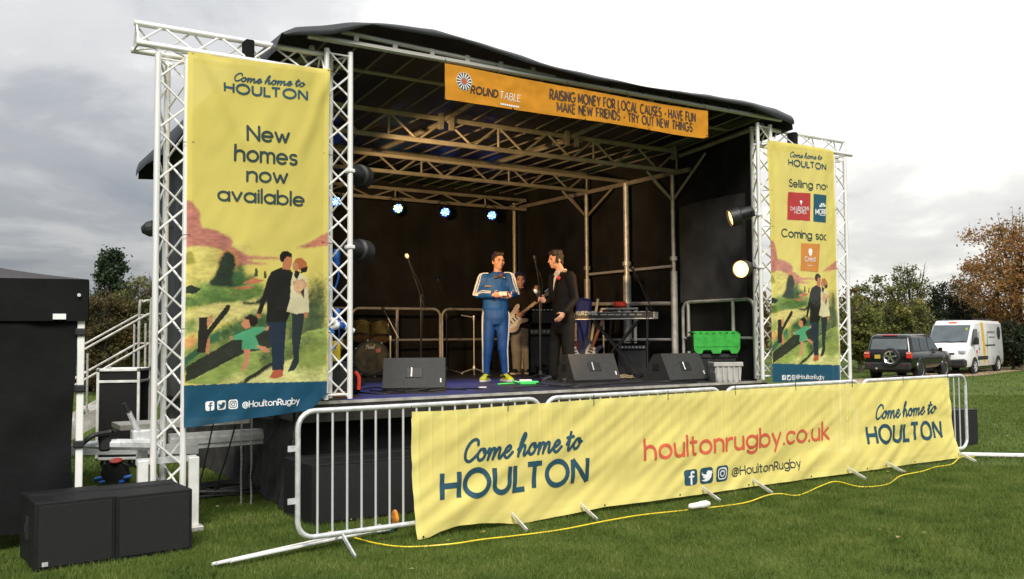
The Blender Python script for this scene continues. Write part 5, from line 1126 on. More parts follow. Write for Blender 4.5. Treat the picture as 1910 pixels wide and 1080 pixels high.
# ---- amplifiers
def amp(label, P, rz, w, d, h, head=False):
    t = thing('amplifier', label, 'amplifier', P, rz, 'amplifiers on the stage')
    b = MB(); b.box((0, 0, h / 2), (w, d, h), b=.015); ob('cabinet', b, BLACKCLOTH, t)
    b = MB(); b.box((0, -d / 2 - .003, h * .42), (w - .06, .01, h * .72), b=.003); ob('grille', b, BLACK, t)
    b = MB(); b.box((0, -d / 2 - .004, h * .88), (w - .06, .012, h * .10)); pnl = ob('control_panel', b, mat('amp_panel', (.10, .10, .10), .35, .4), t)
    for k in range(8): b = MB(); b.lathe([(.012, 0), (.011, .016), (0, .018)], 8, Matrix.Translation((-w * .4 + k * w * .11, -d / 2 - .01, h * .88)) @ Matrix.Rotation(R_(90), 4, 'X')); ob('knob', b, GALV, pnl)
    b = MB(); b.tube([(-.1, 0, h), (-.1, 0, h + .025), (.1, 0, h + .025), (.1, 0, h)], .01, 6); ob('handle', b, RUBBER, t)
    for x in (-1, 1):
        for y in (-1, 1):
            for z in (0, 1): b = MB(); b.box((x * (w / 2 - .012), y * (d / 2 - .012), z * (h - .02) + .01), (.045, .045, .045), b=.012); ob('corner_cap', b, RUBBER, t)
    return t
P = onst(1020, 14.5); rz = facing(1020, 14.5)
amp('tall black amplifier cabinet standing behind the suited man', P, rz, .58, .4, .78); P.z += .81
amp('small amplifier head on top of the tall amplifier cabinet', P, rz, .52, .26, .25)
P = onst(1180, 13.9); amp('low black amplifier on the floor below the keyboard', P, facing(1180, 13.9, -.1), .48, .32, .5)
# ---- guitars on stands, case, blue bag
def guitar(label, base, M_, bodym, neckm, group=None, headm=None):
    """solid-body electric guitar: body round the origin, neck along +Z, front towards -Y"""
    t = thing('electric_guitar', label, 'guitar', base, 0, group)
    out_ = [(0, -.20), (.10, -.19), (.165, -.12), (.165, -.03), (.125, .03), (.13, .09), (.165, .16), (.13, .19), (.08, .14), (.035, .10), (-.035, .10), (-.07, .13), (-.10, .20), (-.15, .225), (-.165, .17), (-.13, .08), (-.12, .02), (-.165, -.05), (-.16, -.13), (-.10, -.19)]
    pr = [tuple(p[:2]) for p in catmull([(a_, c_, 0) for a_, c_ in out_], 2, True)]
    b = MB(); b.prism(pr, -.022, .022, M_); bd_ = ob('body', b, bodym, t)
    b = MB(); b.prism([(-.06, -.1), (.08, -.13), (.11, -.02), (.06, .06), (.07, .10), (-.06, .13), (-.08, .02)], -.026, -.0225, M_); ob('scratch_plate', b, WHPRINT, bd_)
    for z in (-.06, .0, .05): b = MB(); b.box((0, -.03, z), (.075, .01, .02), M_, b=.003); ob('pickup', b, RUBBER, bd_)
    b = MB(); b.box((0, -.03, -.11), (.08, .012, .04), M_); ob('bridge', b, CHROME, bd_)
    b = MB(); b.box((0, -.016, .36), (.05, .022, .56), M_, b=.005); nk = ob('neck', b, neckm, t)
    b = MB(); b.prism([(-.026, .64), (.026, .64), (.04, .70), (.028, .82), (-.01, .84), (-.035, .80), (-.03, .70)], -.018, -.002, M_); ob('headstock', b, headm or neckm, nk)
    for k in range(6): b = MB(); b.tube([M_ @ V3(-.035, -.01, .69 + k * .022), M_ @ V3(-.055, -.01, .69 + k * .022)], .006, 5); ob('tuner', b, CHROME, nk)
    return t
P = onst(1100, 14.1) + V3(0, 0, .36); guitar('dark electric guitar with reddish neck leaning behind the right monitor', P, Matrix.Rotation(facing(1100, 14.1), 4, 'Z') @ Matrix.Rotation(R_(22), 4, 'Y') @ Matrix.Rotation(R_(-12), 4, 'X') @ Matrix.Scale(.92, 4), mat('navy_lacquer', (.01, .015, .05), .25, 0, .2, 4, 0, 1, .6), mat('reddish_wood', (.36, .13, .08), .4, 0, .2, 7), 'guitars')
P = onst(1070, 13.8) + V3(0, 0, .36); guitar('brown wooden guitar standing behind the suited man', P, Matrix.Rotation(facing(1070, 13.8) + .9, 4, 'Z') @ Matrix.Rotation(R_(-14), 4, 'X') @ Matrix.Scale(.88, 4), mat('brown_lacquer', (.20, .055, .02), .3, 0, .3, 6, 0, 1, .5), WOODBROWN, 'guitars')
P = onst(1072, 14.4); t = thing('gig_bag', 'upright blue bag with silver edges left of the keyboard', 'bag', P, facing(1072, 14.4))
b = MB(); b.box((0, 0, .62), (.24, .12, 1.2), TRS((0, 0, 0), 0, 0, R_(8)), b=.04); ob('bag', b, mat('blue_bag_cloth', (.015, .03, .22), .7, 0, .3, 8, .3, 60), t)
b = MB(); b.box((.16, -.04, .7), (.045, .05, 1.1), TRS((0, 0, 0), 0, 0, R_(10)), b=.01); ob('edge', b, ALU_DIRTY, t)
b = MB(); b.box((-.06, -.09, .68), (.2, .05, .3), b=.01); pk = ob('front_panel', b, mat('grey_panel', (.22, .22, .23), .6, 0, .9, 18), t)
# ---- crates
def crate(label, P, rz, w, d, h, mt, lidm=None, closed=True):
    t = thing('storage_crate', label, 'crate', P, rz, 'plastic crates')
    a_, c_ = .90, 1.; b = MB()
    b.add([(s * w / 2 * k_, r_ * d / 2 * k_, z) for z, k_ in ((0, a_), (h, c_)) for s, r_ in ((-1, -1), (1, -1), (1, 1), (-1, 1))], [(3, 2, 1, 0), (4, 5, 6, 7), (0, 1, 5, 4), (1, 2, 6, 5), (2, 3, 7, 6), (3, 0, 4, 7)]); ob('tub', b, mt, t)
    for k in range(5): b = MB(); x = -w * .40 + k * w * .2; b.box((x, -d / 2 * .955, h * .45), (.02, .03, h * .72)); ob('rib', b, mt, t)
    for s in (-1, 1): b = MB(); b.box((s * w * .475, 0, h * .5), (.02, d * .7, .02)); ob('rib', b, mt, t)
    b = MB(); b.box((0, 0, h - .03), (w + .03, d + .03, .06), b=.008); ob('rim', b, lidm or mt, t)
    return t, (w, d, h)
GREENPL = mat('green_plastic', (.035, .36, .045), .45, 0, .18, 12, .3, 30); GREYPL = mat('grey_plastic', (.42, .41, .38), .5, 0, .15, 9, .2, 30); DKPL = mat('dark_grey_plastic', (.02, .022, .022), .5)
P = S(1350, 711); crate('pale grey plastic crate at the right end of the stage front', (onst(1352, 12.08).x, onst(1352, 12.08).y, DECK), R_(-30), .36, .28, .26, GREYPL)
P = onst(1330, 12.65); t, _ = crate('dark crate carrying the bright green crate', P, R_(-32), .56, .32, .36, DKPL)
Pg = V3(P.x, P.y, DECK + .362); tg = thing('storage_crate', 'bright green lidded crate on top of the dark crate', 'crate', Pg, R_(-32), 'plastic crates')
w_, d_, h_ = .64, .42, .27
prof = [(-.32, h_), (-.315, .06), (-.28, 0), (-.21, 0), (-.185, .05), (-.085, .05), (-.06, 0), (.045, 0), (.07, .05), (.17, .05), (.195, 0), (.28, 0), (.315, .07), (.32, h_)]
b = MB(); b.prism(prof, -.225, -.19); ob('front_flap', b, GREENPL, tg)
b = MB(); b.box((0, .02, .14), (.60, .40, .22), b=.012); ob('tub', b, GREENPL, tg)
for k in range(7): b = MB(); b.box((-.27 + k * .09, -.2, h_ + .008), (.055, .05, .03), b=.006); ob('lid_tooth', b, GREENPL, tg)
b = MB(); b.box((0, .05, h_ + .02), (.60, .34, .03), b=.006); ob('lid', b, GREENPL, tg)
b = MB(); b.box((0, -.227, .10), (.58, .008, .012)); ob('ridge', b, GREENPL, tg)
for s in (-1, 1): b = MB(); b.box((s * .322, .02, .13), (.016, .36, .20), b=.004); ob('end_panel', b, DKPL, tg)
P = onst(1256, 13.3); crate('green crate half hidden behind the monitor near the grey crate', P, R_(-30), .38, .32, .33, GREENPL)
# ---- small things near the left inner tower
P = onst(661, 9.9); t = thing('backpack', 'red and black backpack standing beside the drum kit', 'backpack', P, facing(661, 9.9))
b = lump((.10, .08, .14), 4); ob('sack', b, BLACKCLOTH, t, smooth='all'); b = MB(); b.tube(catmull([(.01, -.085, .25), (.045, -.10, .20), (.05, -.105, .12), (.045, -.10, .06)], 5), .02, 6, True, None, .5); ob('strap', b, mat('red_webbing', (.75, .06, .03), .6), t, smooth=True)
P = onst(625, 9.5); t = thing('tool_box', 'black and brown box standing behind the left inner tower', 'box', P, facing(625, 9.5)); b = MB(); b.box((0, 0, .22), (.24, .24, .30), b=.01); ob('upper_case', b, BLACK, t); b = MB(); b.box((0, 0, .035), (.22, .22, .068), b=.006); ob('base', b, WOODBROWN, t)
P.z += .374; b = MB(); b.lathe([(.05, 0), (.055, .01), (.055, .2), (.05, .21), (.03, .21), (.03, .2)], 16); o = ob('tape_roll', b, YELLOWPL, smooth=True); o.location = P; tag(o, 'yellow roll standing on the box behind the left inner tower', 'roll')
for k, (x, y0, y1) in enumerate(((628, 465, 497), (629, 575, 605))):
    b = MB(); A_, B_ = atw(x, y0, 9.05), atw(x, y1, 9.05); b.tube([A_, A_.lerp(B_, .15), A_.lerp(B_, .85), B_], [.022, .034, .034, .02], 10); b.tube(catmull([B_, B_ + V3(.02, 0, -.1), B_ + V3(-.02, .02, -.25)], 5), .008, 5)
    tag(ob('cable_coupler', b, BLUEPL, smooth=True), ('blue cable coupler hanging in the upper part of the left inner tower', 'blue cable coupler hanging low in the left inner tower')[k], 'connector', 'blue couplers')
t = thing('plug_bundle', 'white and blue power plugs tied to the left inner tower', 'connector', atw(630, 612, 8.95))
for (x0, y0, x1, y1, m_) in ((606, 606, 620, 600, BLUEPL), (615, 594, 632, 606, WHITEPL), (630, 602, 646, 612, BLUEPL), (644, 610, 660, 618, WHITEPL), (607, 612, 622, 622, BLUEPL), (620, 612, 640, 602, WHITEPL)):
    b = MB(); b.tube([atw(x0, y0, 8.95), atw((x0 + x1) / 2, (y0 + y1) / 2, 8.93), atw(x1, y1, 8.95)], [.026, .034, .024], 10); ob('plug', b, m_, t, world=True, smooth=True)
# ---- cables and litter on the deck
P = S(1030, 700); cable_heap('coil of black cable at the feet of the suited man', (P.x, P.y - .1, DECK), .30, 12, .010, .015, 5, RUBBER, .6, .16)
P = S(1165, 708); cable_heap('small pale cable coil beside the right monitor', (P.x, P.y, DECK), .13, 6, .009, .012, 8, mat('tan_cable', (.30, .24, .12), .6), .6, .05)
t = thing('deck_cables', 'black cables trailing along the front edge of the stage deck', 'cable', S(760, 730))
for k, pts in enumerate(([(655, 733), (720, 736), (760, 728), (800, 731), (850, 726), (900, 727)], [(690, 730), (740, 735), (800, 727), (870, 729)], [(960, 726), (1020, 722), (1080, 724), (1150, 718), (1240, 714), (1300, 716)], [(990, 716), (1040, 724), (1075, 721)], [(640, 738), (700, 727), (755, 735), (830, 722)])):
    b = MB(); b.tube(catmull([S(*p) + V3(0, 0, .012 + .004 * k) for p in pts], 6), .009, 5); ob('strand', b, RUBBER, t, world=True, smooth=True)
P = S(972, 718); t = thing('pedal_board', 'green pedal with white label and green lead at the stage front', 'pedal', P, -.5)
b = MB(); b.box((.1, 0, .025), (.24, .10, .045), b=.01); ob('pedal', b, mat('bright_green', (.05, .55, .12), .45), t); b = MB(); b.box((.06, .06, .045), (.16, .09, .04), b=.006); ob('label', b, WHITEPL, t)
b = MB(); b.tube(catmull([(-.02, 0, .03), (-.1, .02, .05), (-.06, .05, .02), (-.16, .0, .02), (-.3, -.06, .015)], 5), .012, 6); ob('lead', b, bpy.data.materials['bright_green'], t)
for k, (x, y, l) in enumerate(((900, 724, 'white tape strip on the deck edge below the man in blue'), (1230, 706, 'small white and blue can lying left of the monitor by the crates'))):
    P = S(x, y); b = MB(); b.box((0, 0, .01), (.10, .03, .015), b=.003)
    if k: b = MB(); b.lathe([(.03, -.09), (.033, -.08), (.033, .08), (.03, .09)], 14, TRS((0, 0, .034), .3, 0, R_(90)))
    o = ob('tape_strip' if k == 0 else 'drink_can', b, WHITEPL if k == 0 else mat('blue_white_can', (.35, .4, .7), .3, .4, .8, 30), smooth=bool(k)); o.location = P; tag(o, l, 'tape' if k == 0 else 'can')
for k, (a_, c_) in enumerate((((826, 690), (862, 700)),)):
    A_, B_ = S(*a_), S(*c_); b = MB(); b.tube([A_ + V3(0, 0, .03), B_ + V3(0, 0, .03)], .014, 6); b.box((A_ + V3(-.05, 0, .04)), (.12, .1, .07), b=.01); tag(ob('stand_leg', b, GALV), 'folded stand leg lying on the deck left of the man in blue', 'stand')
# ================================================================== people
def voxel(mb, size, iters=3, wob=0., wsc=9., seed=0):
    """merge closed pieces into one continuous skin"""
    me = bpy.data.meshes.new('tmp'); me.from_pydata([tuple(p) for p in mb.v], [], mb.f)
    o = bpy.data.objects.new('tmp', me); col.objects.link(o)
    md = o.modifiers.new('r', 'REMESH'); md.mode = 'VOXEL'; md.voxel_size = size
    dg = bpy.context.evaluated_depsgraph_get(); out_ = bpy.data.meshes.new_from_object(o.evaluated_get(dg))
    bpy.data.objects.remove(o); bpy.data.meshes.remove(me)
    bm = bmesh.new(); bm.from_mesh(out_)
    for _ in range(iters): bmesh.ops.smooth_vert(bm, verts=bm.verts, factor=.5, use_axis_x=True, use_axis_y=True, use_axis_z=True)
    if wob:
        bm.normal_update()
        for v in bm.verts:
            p = v.co; v.co = p + v.normal * wob * (mnoise.noise((p.x * wsc, p.y * wsc, p.z * wsc * .8 + seed)) + .5 * mnoise.noise((p.x * wsc * 2.6, p.y * wsc * 2.6, p.z * wsc * 1.6 + seed)))
    bm.to_mesh(out_); bm.free(); out_.polygons.foreach_set('use_smooth', [True] * len(out_.polygons)); return out_
def vobj(name, mb, size, mt, parent, iters=3, wob=0., wsc=9., seed=0):
    me = voxel(mb, size, iters, wob, wsc, seed); me.name = name; me.materials.clear(); me.materials.append(mt)
    o = bpy.data.objects.new(name, me); col.objects.link(o); o.parent = parent; return o
def capsule(mb, P, r, n=12):
    """tapered limb through points P with radii r and rounded ends"""
    P = [Vector(p) for p in P]; d0 = (P[0] - P[1]).normalized(); d1 = (P[-1] - P[-2]).normalized()
    pts = [P[0] + d0 * r[0] * .95, P[0] + d0 * r[0] * .7] + P + [P[-1] + d1 * r[-1] * .7, P[-1] + d1 * r[-1] * .95]
    mb.tube(pts, [r[0] * .25, r[0] * .7] + list(r) + [r[-1] * .7, r[-1] * .25], n)
def ball(mb, c, r, M=None, n=14):
    rg = [[(r[0] * math.sin(th) * math.cos(a), r[1] * math.sin(th) * math.sin(a), r[2] * math.cos(th)) for a in np.linspace(0, 2 * math.pi, n, endpoint=False)] for th in np.linspace(.12, math.pi - .12, n)]
    mb.loft(rg, Matrix.Translation(Vector(c)) @ (M.to_4x4() if M else Matrix.Identity(4)))
def oval(mb, rings, yaw=0., n=20):
    """torso: stacked horizontal ovals (cx, cy, cz, rx, ry), long axis turned by yaw"""
    rg = []; cy_, sy_ = math.cos(yaw), math.sin(yaw)
    for cx, cyy, cz, rx, ry in rings:
        rg.append([(cx + rx * math.cos(a) * cy_ - ry * math.sin(a) * sy_, cyy + rx * math.cos(a) * sy_ + ry * math.sin(a) * cy_, cz) for a in np.linspace(0, 2 * math.pi, n, endpoint=False)])
    mb.loft(rg)
def hand(mb, w, d, side, curl, n_out, sc=1.):
    """palm with four bent fingers and a thumb; d: pointing, side: towards the thumb, n_out: direction the fingers curl to"""
    w = Vector(w); d = Vector(d).normalized(); s = Vector(side); s = (s - d * s.dot(d)).normalized(); c = Vector(n_out); c = (c - d * c.dot(d) - s * c.dot(s)).normalized()
    M = Matrix((s, c, d)).transposed(); ball(mb, w + d * .045 * sc, (.042 * sc, .019 * sc, .055 * sc), M)
    for k, l in enumerate((.066, .078, .074, .056)):
        b0 = w + d * .085 * sc + s * (.028 - .019 * k) * sc; l *= sc; d1 = (d * math.cos(curl * .6) + c * math.sin(curl * .6)); d2 = (d * math.cos(curl * 1.5) + c * math.sin(curl * 1.5))
        capsule(mb, [b0 - d * .02, b0, b0 + d1 * l * .55, b0 + d1 * l * .55 + d2 * l * .5], [.0105 * sc, .0105 * sc, .0095 * sc, .0085 * sc], 7)
    t0 = w + d * .025 * sc + s * .032 * sc; t1 = t0 + (s * .8 + d * .5 + c * .3).normalized() * .035 * sc; capsule(mb, [t0, t1, t1 + (d * .8 + s * .1 + c * .5).normalized() * .03 * sc], [.013 * sc, .0115 * sc, .0095 * sc], 7)
def head(mb, c, yaw, pitch=0., sc=1.):
    """skull, jaw, nose, ears; returns the head frame (columns side, forward, up). yaw 0 looks to -Y (the camera)"""
    M = Matrix.Rotation(yaw, 3, 'Z') @ Matrix.Rotation(pitch, 3, 'X'); c = Vector(c); f = M @ V3(0, -1, 0); s = M @ V3(1, 0, 0); u = M @ V3(0, 0, 1); B = Matrix((s, -f, u)).transposed()
    g_ = lambda a, b, e: c + (s * a + f * b + u * e) * sc
    ball(mb, g_(0, -.008, .02), (.076 * sc, .095 * sc, .10 * sc), B); ball(mb, g_(0, .022, -.045), (.060 * sc, .064 * sc, .072 * sc), B); ball(mb, g_(0, .050, -.092), (.03 * sc, .028 * sc, .022 * sc), B)
    for k in (-1, 1): ball(mb, g_(.045 * k, .050, -.02), (.026 * sc, .024 * sc, .03 * sc), B); ball(mb, g_(.076 * k, -.012, -.012), (.010 * sc, .022 * sc, .032 * sc), B); ball(mb, g_(.03 * k, .078, .024), (.028 * sc, .014 * sc, .010 * sc), B)
    capsule(mb, [g_(0, .086, .016), g_(0, .100, -.012), g_(0, .106, -.026)], [.009 * sc, .0115 * sc, .014 * sc], 8)
    ball(mb, g_(0, .082, -.054), (.024 * sc, .010 * sc, .008 * sc), B); ball(mb, g_(0, .079, -.066), (.020 * sc, .010 * sc, .008 * sc), B)
    return g_, B
EYEM = mat('eye_dark', (.02, .014, .01), .2); LIPM = mat('lips', (.36, .12, .09), .5)
def face_parts(t, g_, B, browm):
    for k in (-1, 1):
        b = MB(); ball(b, g_(.031 * k, .083, .004), (.012, .006, .0065), B, 8); ob('eye', b, EYEM, t, smooth='all')
        b = MB(); b.tube([g_(.014 * k, .094, .022), g_(.034 * k, .092, .028), g_(.052 * k, .078, .022)], [.003, .0045, .003], 6); ob('eyebrow', b, browm, t)
    b = MB(); b.tube([g_(-.022, .083, -.060), g_(0, .091, -.060), g_(.022, .083, -.060)], [.002, .0032, .002], 6); ob('mouth', b, LIPM, t)
def shoe(name, t, ank, dirv, mt, solem, L_=.27):
    d = Vector((dirv[0], dirv[1], 0)).normalized(); s = V3(-d.y, d.x, 0); a = Vector((ank[0], ank[1], 0)); b = MB(); rg = []
    for x, w, h, z0 in ((-.08, .030, .06, .02), (-.07, .037, .085, .012), (-.03, .041, .10, .012), (.03, .043, .10, .012), (.08, .046, .075, .012), (.13, .050, .058, .012), (.17, .043, .045, .012), (.19, .025, .03, .016)):
        rg.append([a + d * x + s * (w * math.cos(q_)) + V3(0, 0, z0 + h / 2 + h / 2 * math.sin(q_)) for q_ in np.linspace(0, 2 * math.pi, 14, endpoint=False)])
    b.loft(rg); sh = ob(name, b, mt, t, smooth='all')
    b = MB(); b.loft([[a + d * x + s * (w * y) + V3(0, 0, z) for y, z in ((-1, .0), (1, .0), (1, .026), (-1, .026))] for x, w in ((-.088, .03), (-.07, .042), (0, .045), (.09, .050), (.15, .048), (.195, .026))]); ob('sole', b, solem, sh)
    return sh
def skeleton_body(J, yaw_t, r=1.):
    """continuous body under the clothes"""
    b = MB(); oval(b, [(*J['hip'][:2], J['hip'][2] - .10, .10, .08), (*J['hip'][:2], J['hip'][2], .155, .10), (*J['waist'], .135, .09), (*J['chest'], .155, .10), (J['neck'][0], J['neck'][1], J['neck'][2] - .06, .13, .075), (*J['neck'], .06, .06)], yaw_t)
    capsule(b, [J['neck'] - V3(0, 0, .03), J['neck'] + (J['head'] - J['neck']) * .75], [.058, .052])
    for k in ('L', 'R'):
        capsule(b, [J['sh' + k], J['el' + k], J['wr' + k]], [.048, .038, .028]); capsule(b, [J['hp' + k], J['kn' + k], J['an' + k]], [.078, .052, .036]); capsule(b, [J['an' + k], J['an' + k] + V3(*J['ft' + k], 0) * .10 + V3(0, 0, -.05)], [.035, .03])
    return b
P_ = lambda px0, fy, s: (lambda x, y, d=0.: V3((x - px0) / s, d, (fy - y) / s))

# ---- man in the blue tracksuit
base = S(925, 711); L1 = P_(925, 711, 135.4)
man = None
def begin(label, base, J, yaw_t, hy, hp, hands, hsc=1.):
    b = skeleton_body(J, yaw_t); g_, B = head(b, J['head'], hy, hp, hsc)
    for h in hands: hand(b, *h)
    me = voxel(b, .0075, 2); me.name = 'person'; me.materials.clear(); me.materials.append(SKIN)
    o = bpy.data.objects.new('person', me); col.objects.link(o); o.matrix_basis = Matrix.Translation(base) @ Matrix.Rotation(face_cam(base), 4, 'Z'); tag(o, label, 'person'); return o, g_, B
J = dict(head=L1(930.5, 486.5, -.02), neck=L1(929, 508), chest=L1(926, 532), waist=L1(926, 560), hip=L1(926, 588),
         shL=L1(903, 519), shR=L1(951, 518), elL=L1(892, 550, -.02), elR=L1(962, 549, -.02), wrL=L1(921, 551, -.25), wrR=L1(953, 553, -.24),
         hpL=L1(914, 592), hpR=L1(938, 592), knL=L1(910, 650, -.03), knR=L1(938, 651, -.03), anL=L1(907, 699, .02), anR=L1(942, 699, .02), ftL=(-.35, -1.), ftR=(.55, -1.))
m1, g_, B = begin('man in a bright blue tracksuit with white stripes holding a small card', base, J, 0, R_(30), 0, [(J['wrL'], V3(.95, -.15, .05), V3(0, -.3, 1), .7, V3(0, -1, -.3)), (J['wrR'], V3(-.95, -.15, .05), V3(0, -.3, 1), .8, V3(0, -1, -.3))])
TRACK = mat('blue_tracksuit', (.006, .085, .34), .65, 0, .2, 5, .2, 90); TRACK2 = mat('blue_track_trousers', (.005, .065, .27), .65, 0, .2, 5, .2, 90)
face_parts(m1, g_, B, DARKHAIR)
b = MB(); oval(b, [(*L1(926, 580), .172, .118), (*L1(926, 574), .186, .128), (*L1(926, 555), .180, .128), (*L1(926, 532), .200, .132), (*L1(927, 518), .195, .105), (*L1(928, 510), .105, .085), (*L1(929, 506), .075, .07)])
for k in 'LR': capsule(b, [J['sh' + k], J['el' + k], J['wr' + k].lerp(J['el' + k], .1)], [.076, .062, .046])
capsule(b, [J['shL'], J['shR']], [.068, .068]); jk = vobj('jacket', b, .011, TRACK, m1, 3, .006, 11, 1)
b = MB(); oval(b, [(*L1(926, 606), .15, .11), (*L1(926, 594), .188, .128), (*L1(926, 576), .178, .12)])
for k in 'LR': capsule(b, [J['hp' + k], J['kn' + k], J['an' + k].lerp(J['kn' + k], .04)], [.099, .069, .045])
tr = vobj('trousers', b, .011, TRACK2, m1, 3, .008, 9, 5)
STRIPE = mat('white_stripe', (.75, .78, .82), .6)
for k, sg in (('L', -1), ('R', 1)):
    for j in range(3):
        a_, e_, w_ = J['sh' + k], J['el' + k], J['wr' + k]; t1 = R_(8 + 27 * j); t2 = R_(8 + 30 * j); c_, s_ = math.cos(t1), math.sin(t1); o_ = lambda r: V3(sg * r * c_, -r * s_, 0); f_ = lambda r: V3(0, -r * math.cos(t2 - .3), r * math.sin(1.2 - t2))
        b = MB(); b.tube(catmull([a_ + V3(-sg * .07, -.01 - .025 * j, .074), a_ + o_(.05) + V3(0, 0, .062), a_.lerp(e_, .28) + o_(.079), a_.lerp(e_, .65) + o_(.074), e_ + o_(.060) + V3(0, -.012, .0), e_.lerp(w_, .25) + f_(.064), e_.lerp(w_, .55) + f_(.060), e_.lerp(w_, .84) + f_(.055)], 6), .0075, 6); ob('stripe', b, STRIPE, jk)
        h_, n_, q_ = J['hp' + k], J['kn' + k], J['an' + k]; t1 = R_(-6 + 17 * j); c_, s_ = math.cos(t1), math.sin(t1)
        b = MB(); b.tube(catmull([h_ + V3(sg * .086, -.10 * s_, .08), h_ + o_(.104), h_.lerp(n_, .55) + o_(.090), n_ + o_(.073), n_.lerp(q_, .55) + o_(.062), q_ + o_(.050) + V3(0, 0, .03)], 5), .0055, 5); ob('stripe', b, STRIPE, tr)
b = MB(); b.tube(catmull([L1(921, 510, -.03), L1(924, 514, -.085), L1(929, 517, -.10), L1(934, 514, -.085), L1(938, 509, -.03)], 5), [.016] * 21, 8); b.tube(catmull([L1(922, 507, .03), L1(929, 505, .07), L1(937, 507, .03)], 5), .018, 8); ob('collar', b, mat('red_collar', (.45, .04, .08), .6), m1, smooth='all')
b = MB()
for sg in (-1, 1): b.add([L1(931 + sg * 1, 515, -.118), L1(931 + sg * 9, 511.5, -.115), L1(931 + sg * 9, 520, -.12), L1(931 + sg * 1, 517.5, -.122), L1(931 + sg * 1, 515, -.138), L1(931 + sg * 9, 511.5, -.135), L1(931 + sg * 9, 520, -.14), L1(931 + sg * 1, 517.5, -.142)], [(0, 1, 2, 3), (7, 6, 5, 4), (0, 4, 5, 1), (1, 5, 6, 2), (2, 6, 7, 3), (3, 7, 4, 0)])
ball(b, L1(931, 516.2, -.135), (.016, .012, .016)); ob('bow_tie', b, BLACK, m1)
b = MB(); b.box(L1(912, 534, -.137), (.10, .006, .022), TRS((0, 0, 0))); ob('name_badge', b, mat('grey_badge', (.22, .16, .13), .5), m1)
b = MB(); b.box(L1(940.5, 517.5, -.118), (.035, .006, .014)); ob('chest_logo', b, STRIPE, m1)
b = MB(); ball(b, g_(0, -.020, .045), (.081, .094, .092), B); ball(b, g_(-.012, .034, .098), (.062, .05, .034), B); ball(b, g_(.03, .02, .1), (.05, .05, .032), B)
for a_ in range(10): ball(b, g_(.05 * math.cos(a_ * 2.4), -.01 + .05 * math.sin(a_ * 1.7), .112 + .01 * math.sin(a_ * 3)), (.026, .03, .02), B, 8)
for k in (-1, 1): ball(b, g_(.070 * k, .0, .02), (.014, .03, .04), B)
vobj('hair', b, .009, mat('brown_hair', (.035, .018, .010), .6, 0, .5, 50, .7, 150), m1, 2, .006, 40, 2)
YSH = mat('yellow_trainer', (.62, .66, .02), .5, 0, .3, 20)
for k in 'LR':
    sh = shoe('shoe', m1, J['an' + k], J['ft' + k], YSH, WHITEPL); d_ = V3(*J['ft' + k], 0).normalized(); n_ = V3(-d_.y, d_.x, 0); a_ = V3(J['an' + k].x, J['an' + k].y, 0)
    for sg in (-1, 1):
        b = MB(); b.tube([a_ + d_ * .10 + n_ * .042 * sg + V3(0, 0, .055), a_ + d_ * .04 + n_ * .046 * sg + V3(0, 0, .075), a_ - d_ * .04 + n_ * .043 * sg + V3(0, 0, .05)], [.008, .014, .01], 6); ob('side_panel', b, BLACK, sh)
b = MB(); b.box((0, 0, 0), (.105, .004, .065), TRS((0, 0, 0), .1, R_(-35)), b=.001); o = ob('note_card', b, WHITEPL); o.location = m1.matrix_basis @ L1(939, 549, -.315); o.rotation_euler.z = m1.rotation_euler.z; o.rotation_euler = m1.matrix_basis.to_euler(); tag(o, 'small white card held in both hands by the man in blue', 'card')

# ---- man in the black suit, turned to the left
base = S(1048, 712); L2 = P_(1048, 712, 137.5); fy = V3(-.80, -.60, 0); ty = math.atan2(.80, -.60) # torso yaw for ovals: long axis across
sd = V3(.60, -.80, 0)                                                                      # towards his left shoulder
yt = math.atan2(sd.y, sd.x)
J = dict(head=L2(1038.5, 485), neck=L2(1050, 507), chest=L2(1051, 533), waist=L2(1051, 565), hip=L2(1052, 592))
J['shL'] = L2(1050, 518) + sd * .185; J['shR'] = L2(1050, 518) - sd * .185
J['elL'] = L2(1073, 561, -.16); J['wrL'] = L2(1053, 586, -.30); J['elR'] = L2(1033, 560, .10); J['wrR'] = L2(1019, 562, -.08)
J['hpL'] = L2(1052, 595) + sd * .085; J['hpR'] = L2(1052, 595) - sd * .085; J['knL'] = L2(1054, 652) + sd * .10 + fy * .02; J['knR'] = L2(1042, 652) - sd * .06 + fy * .03
J['anL'] = L2(1058, 700) + sd * .10; J['anR'] = L2(1038, 700) - sd * .06; J['ftL'] = (-.7, -.7); J['ftR'] = (-.9, -.4)
m2, g_, B = begin('dark haired man in a black suit and open collar facing left', base, J, yt, R_(-62), R_(4), [(J['wrL'], V3(-.55, -.2, -.65), V3(-.6, -.6, .5), .5, V3(-.3, .9, -.2)), (J['wrR'], V3(-.75, -.35, .15), V3(-.2, -.2, 1), 1.1, V3(-.1, -1, 0))])
face_parts(m2, g_, B, DARKHAIR)
SUIT = mat('black_suit', (.008, .007, .0065), .8, 0, .3, 6, .25, 160, spec=.2)
b = MB(); c0 = lambda y, k=0.: tuple(L2(1051, y) + fy * k)
oval(b, [(*c0(624), .178, .125), (*c0(600), .180, .13), (*c0(570), .168, .125), (*c0(540), .200, .140), (*c0(524), .205, .12), (*c0(514), .135, .095), (*c0(508), .075, .07)], yt)
for k in 'LR': capsule(b, [J['sh' + k], J['el' + k], J['wr' + k].lerp(J['el' + k], .12)], [.080, .064, .050])
capsule(b, [J['shL'], J['shR']], [.072, .072]); jk = vobj('jacket', b, .011, SUIT, m2, 3, .006, 9, 3)
b = MB(); oval(b, [(*c0(612), .15, .12), (*c0(595), .178, .128), (*c0(580), .165, .12)], yt)
for k in 'LR': capsule(b, [J['hp' + k], J['kn' + k], J['an' + k]], [.108, .085, .078])
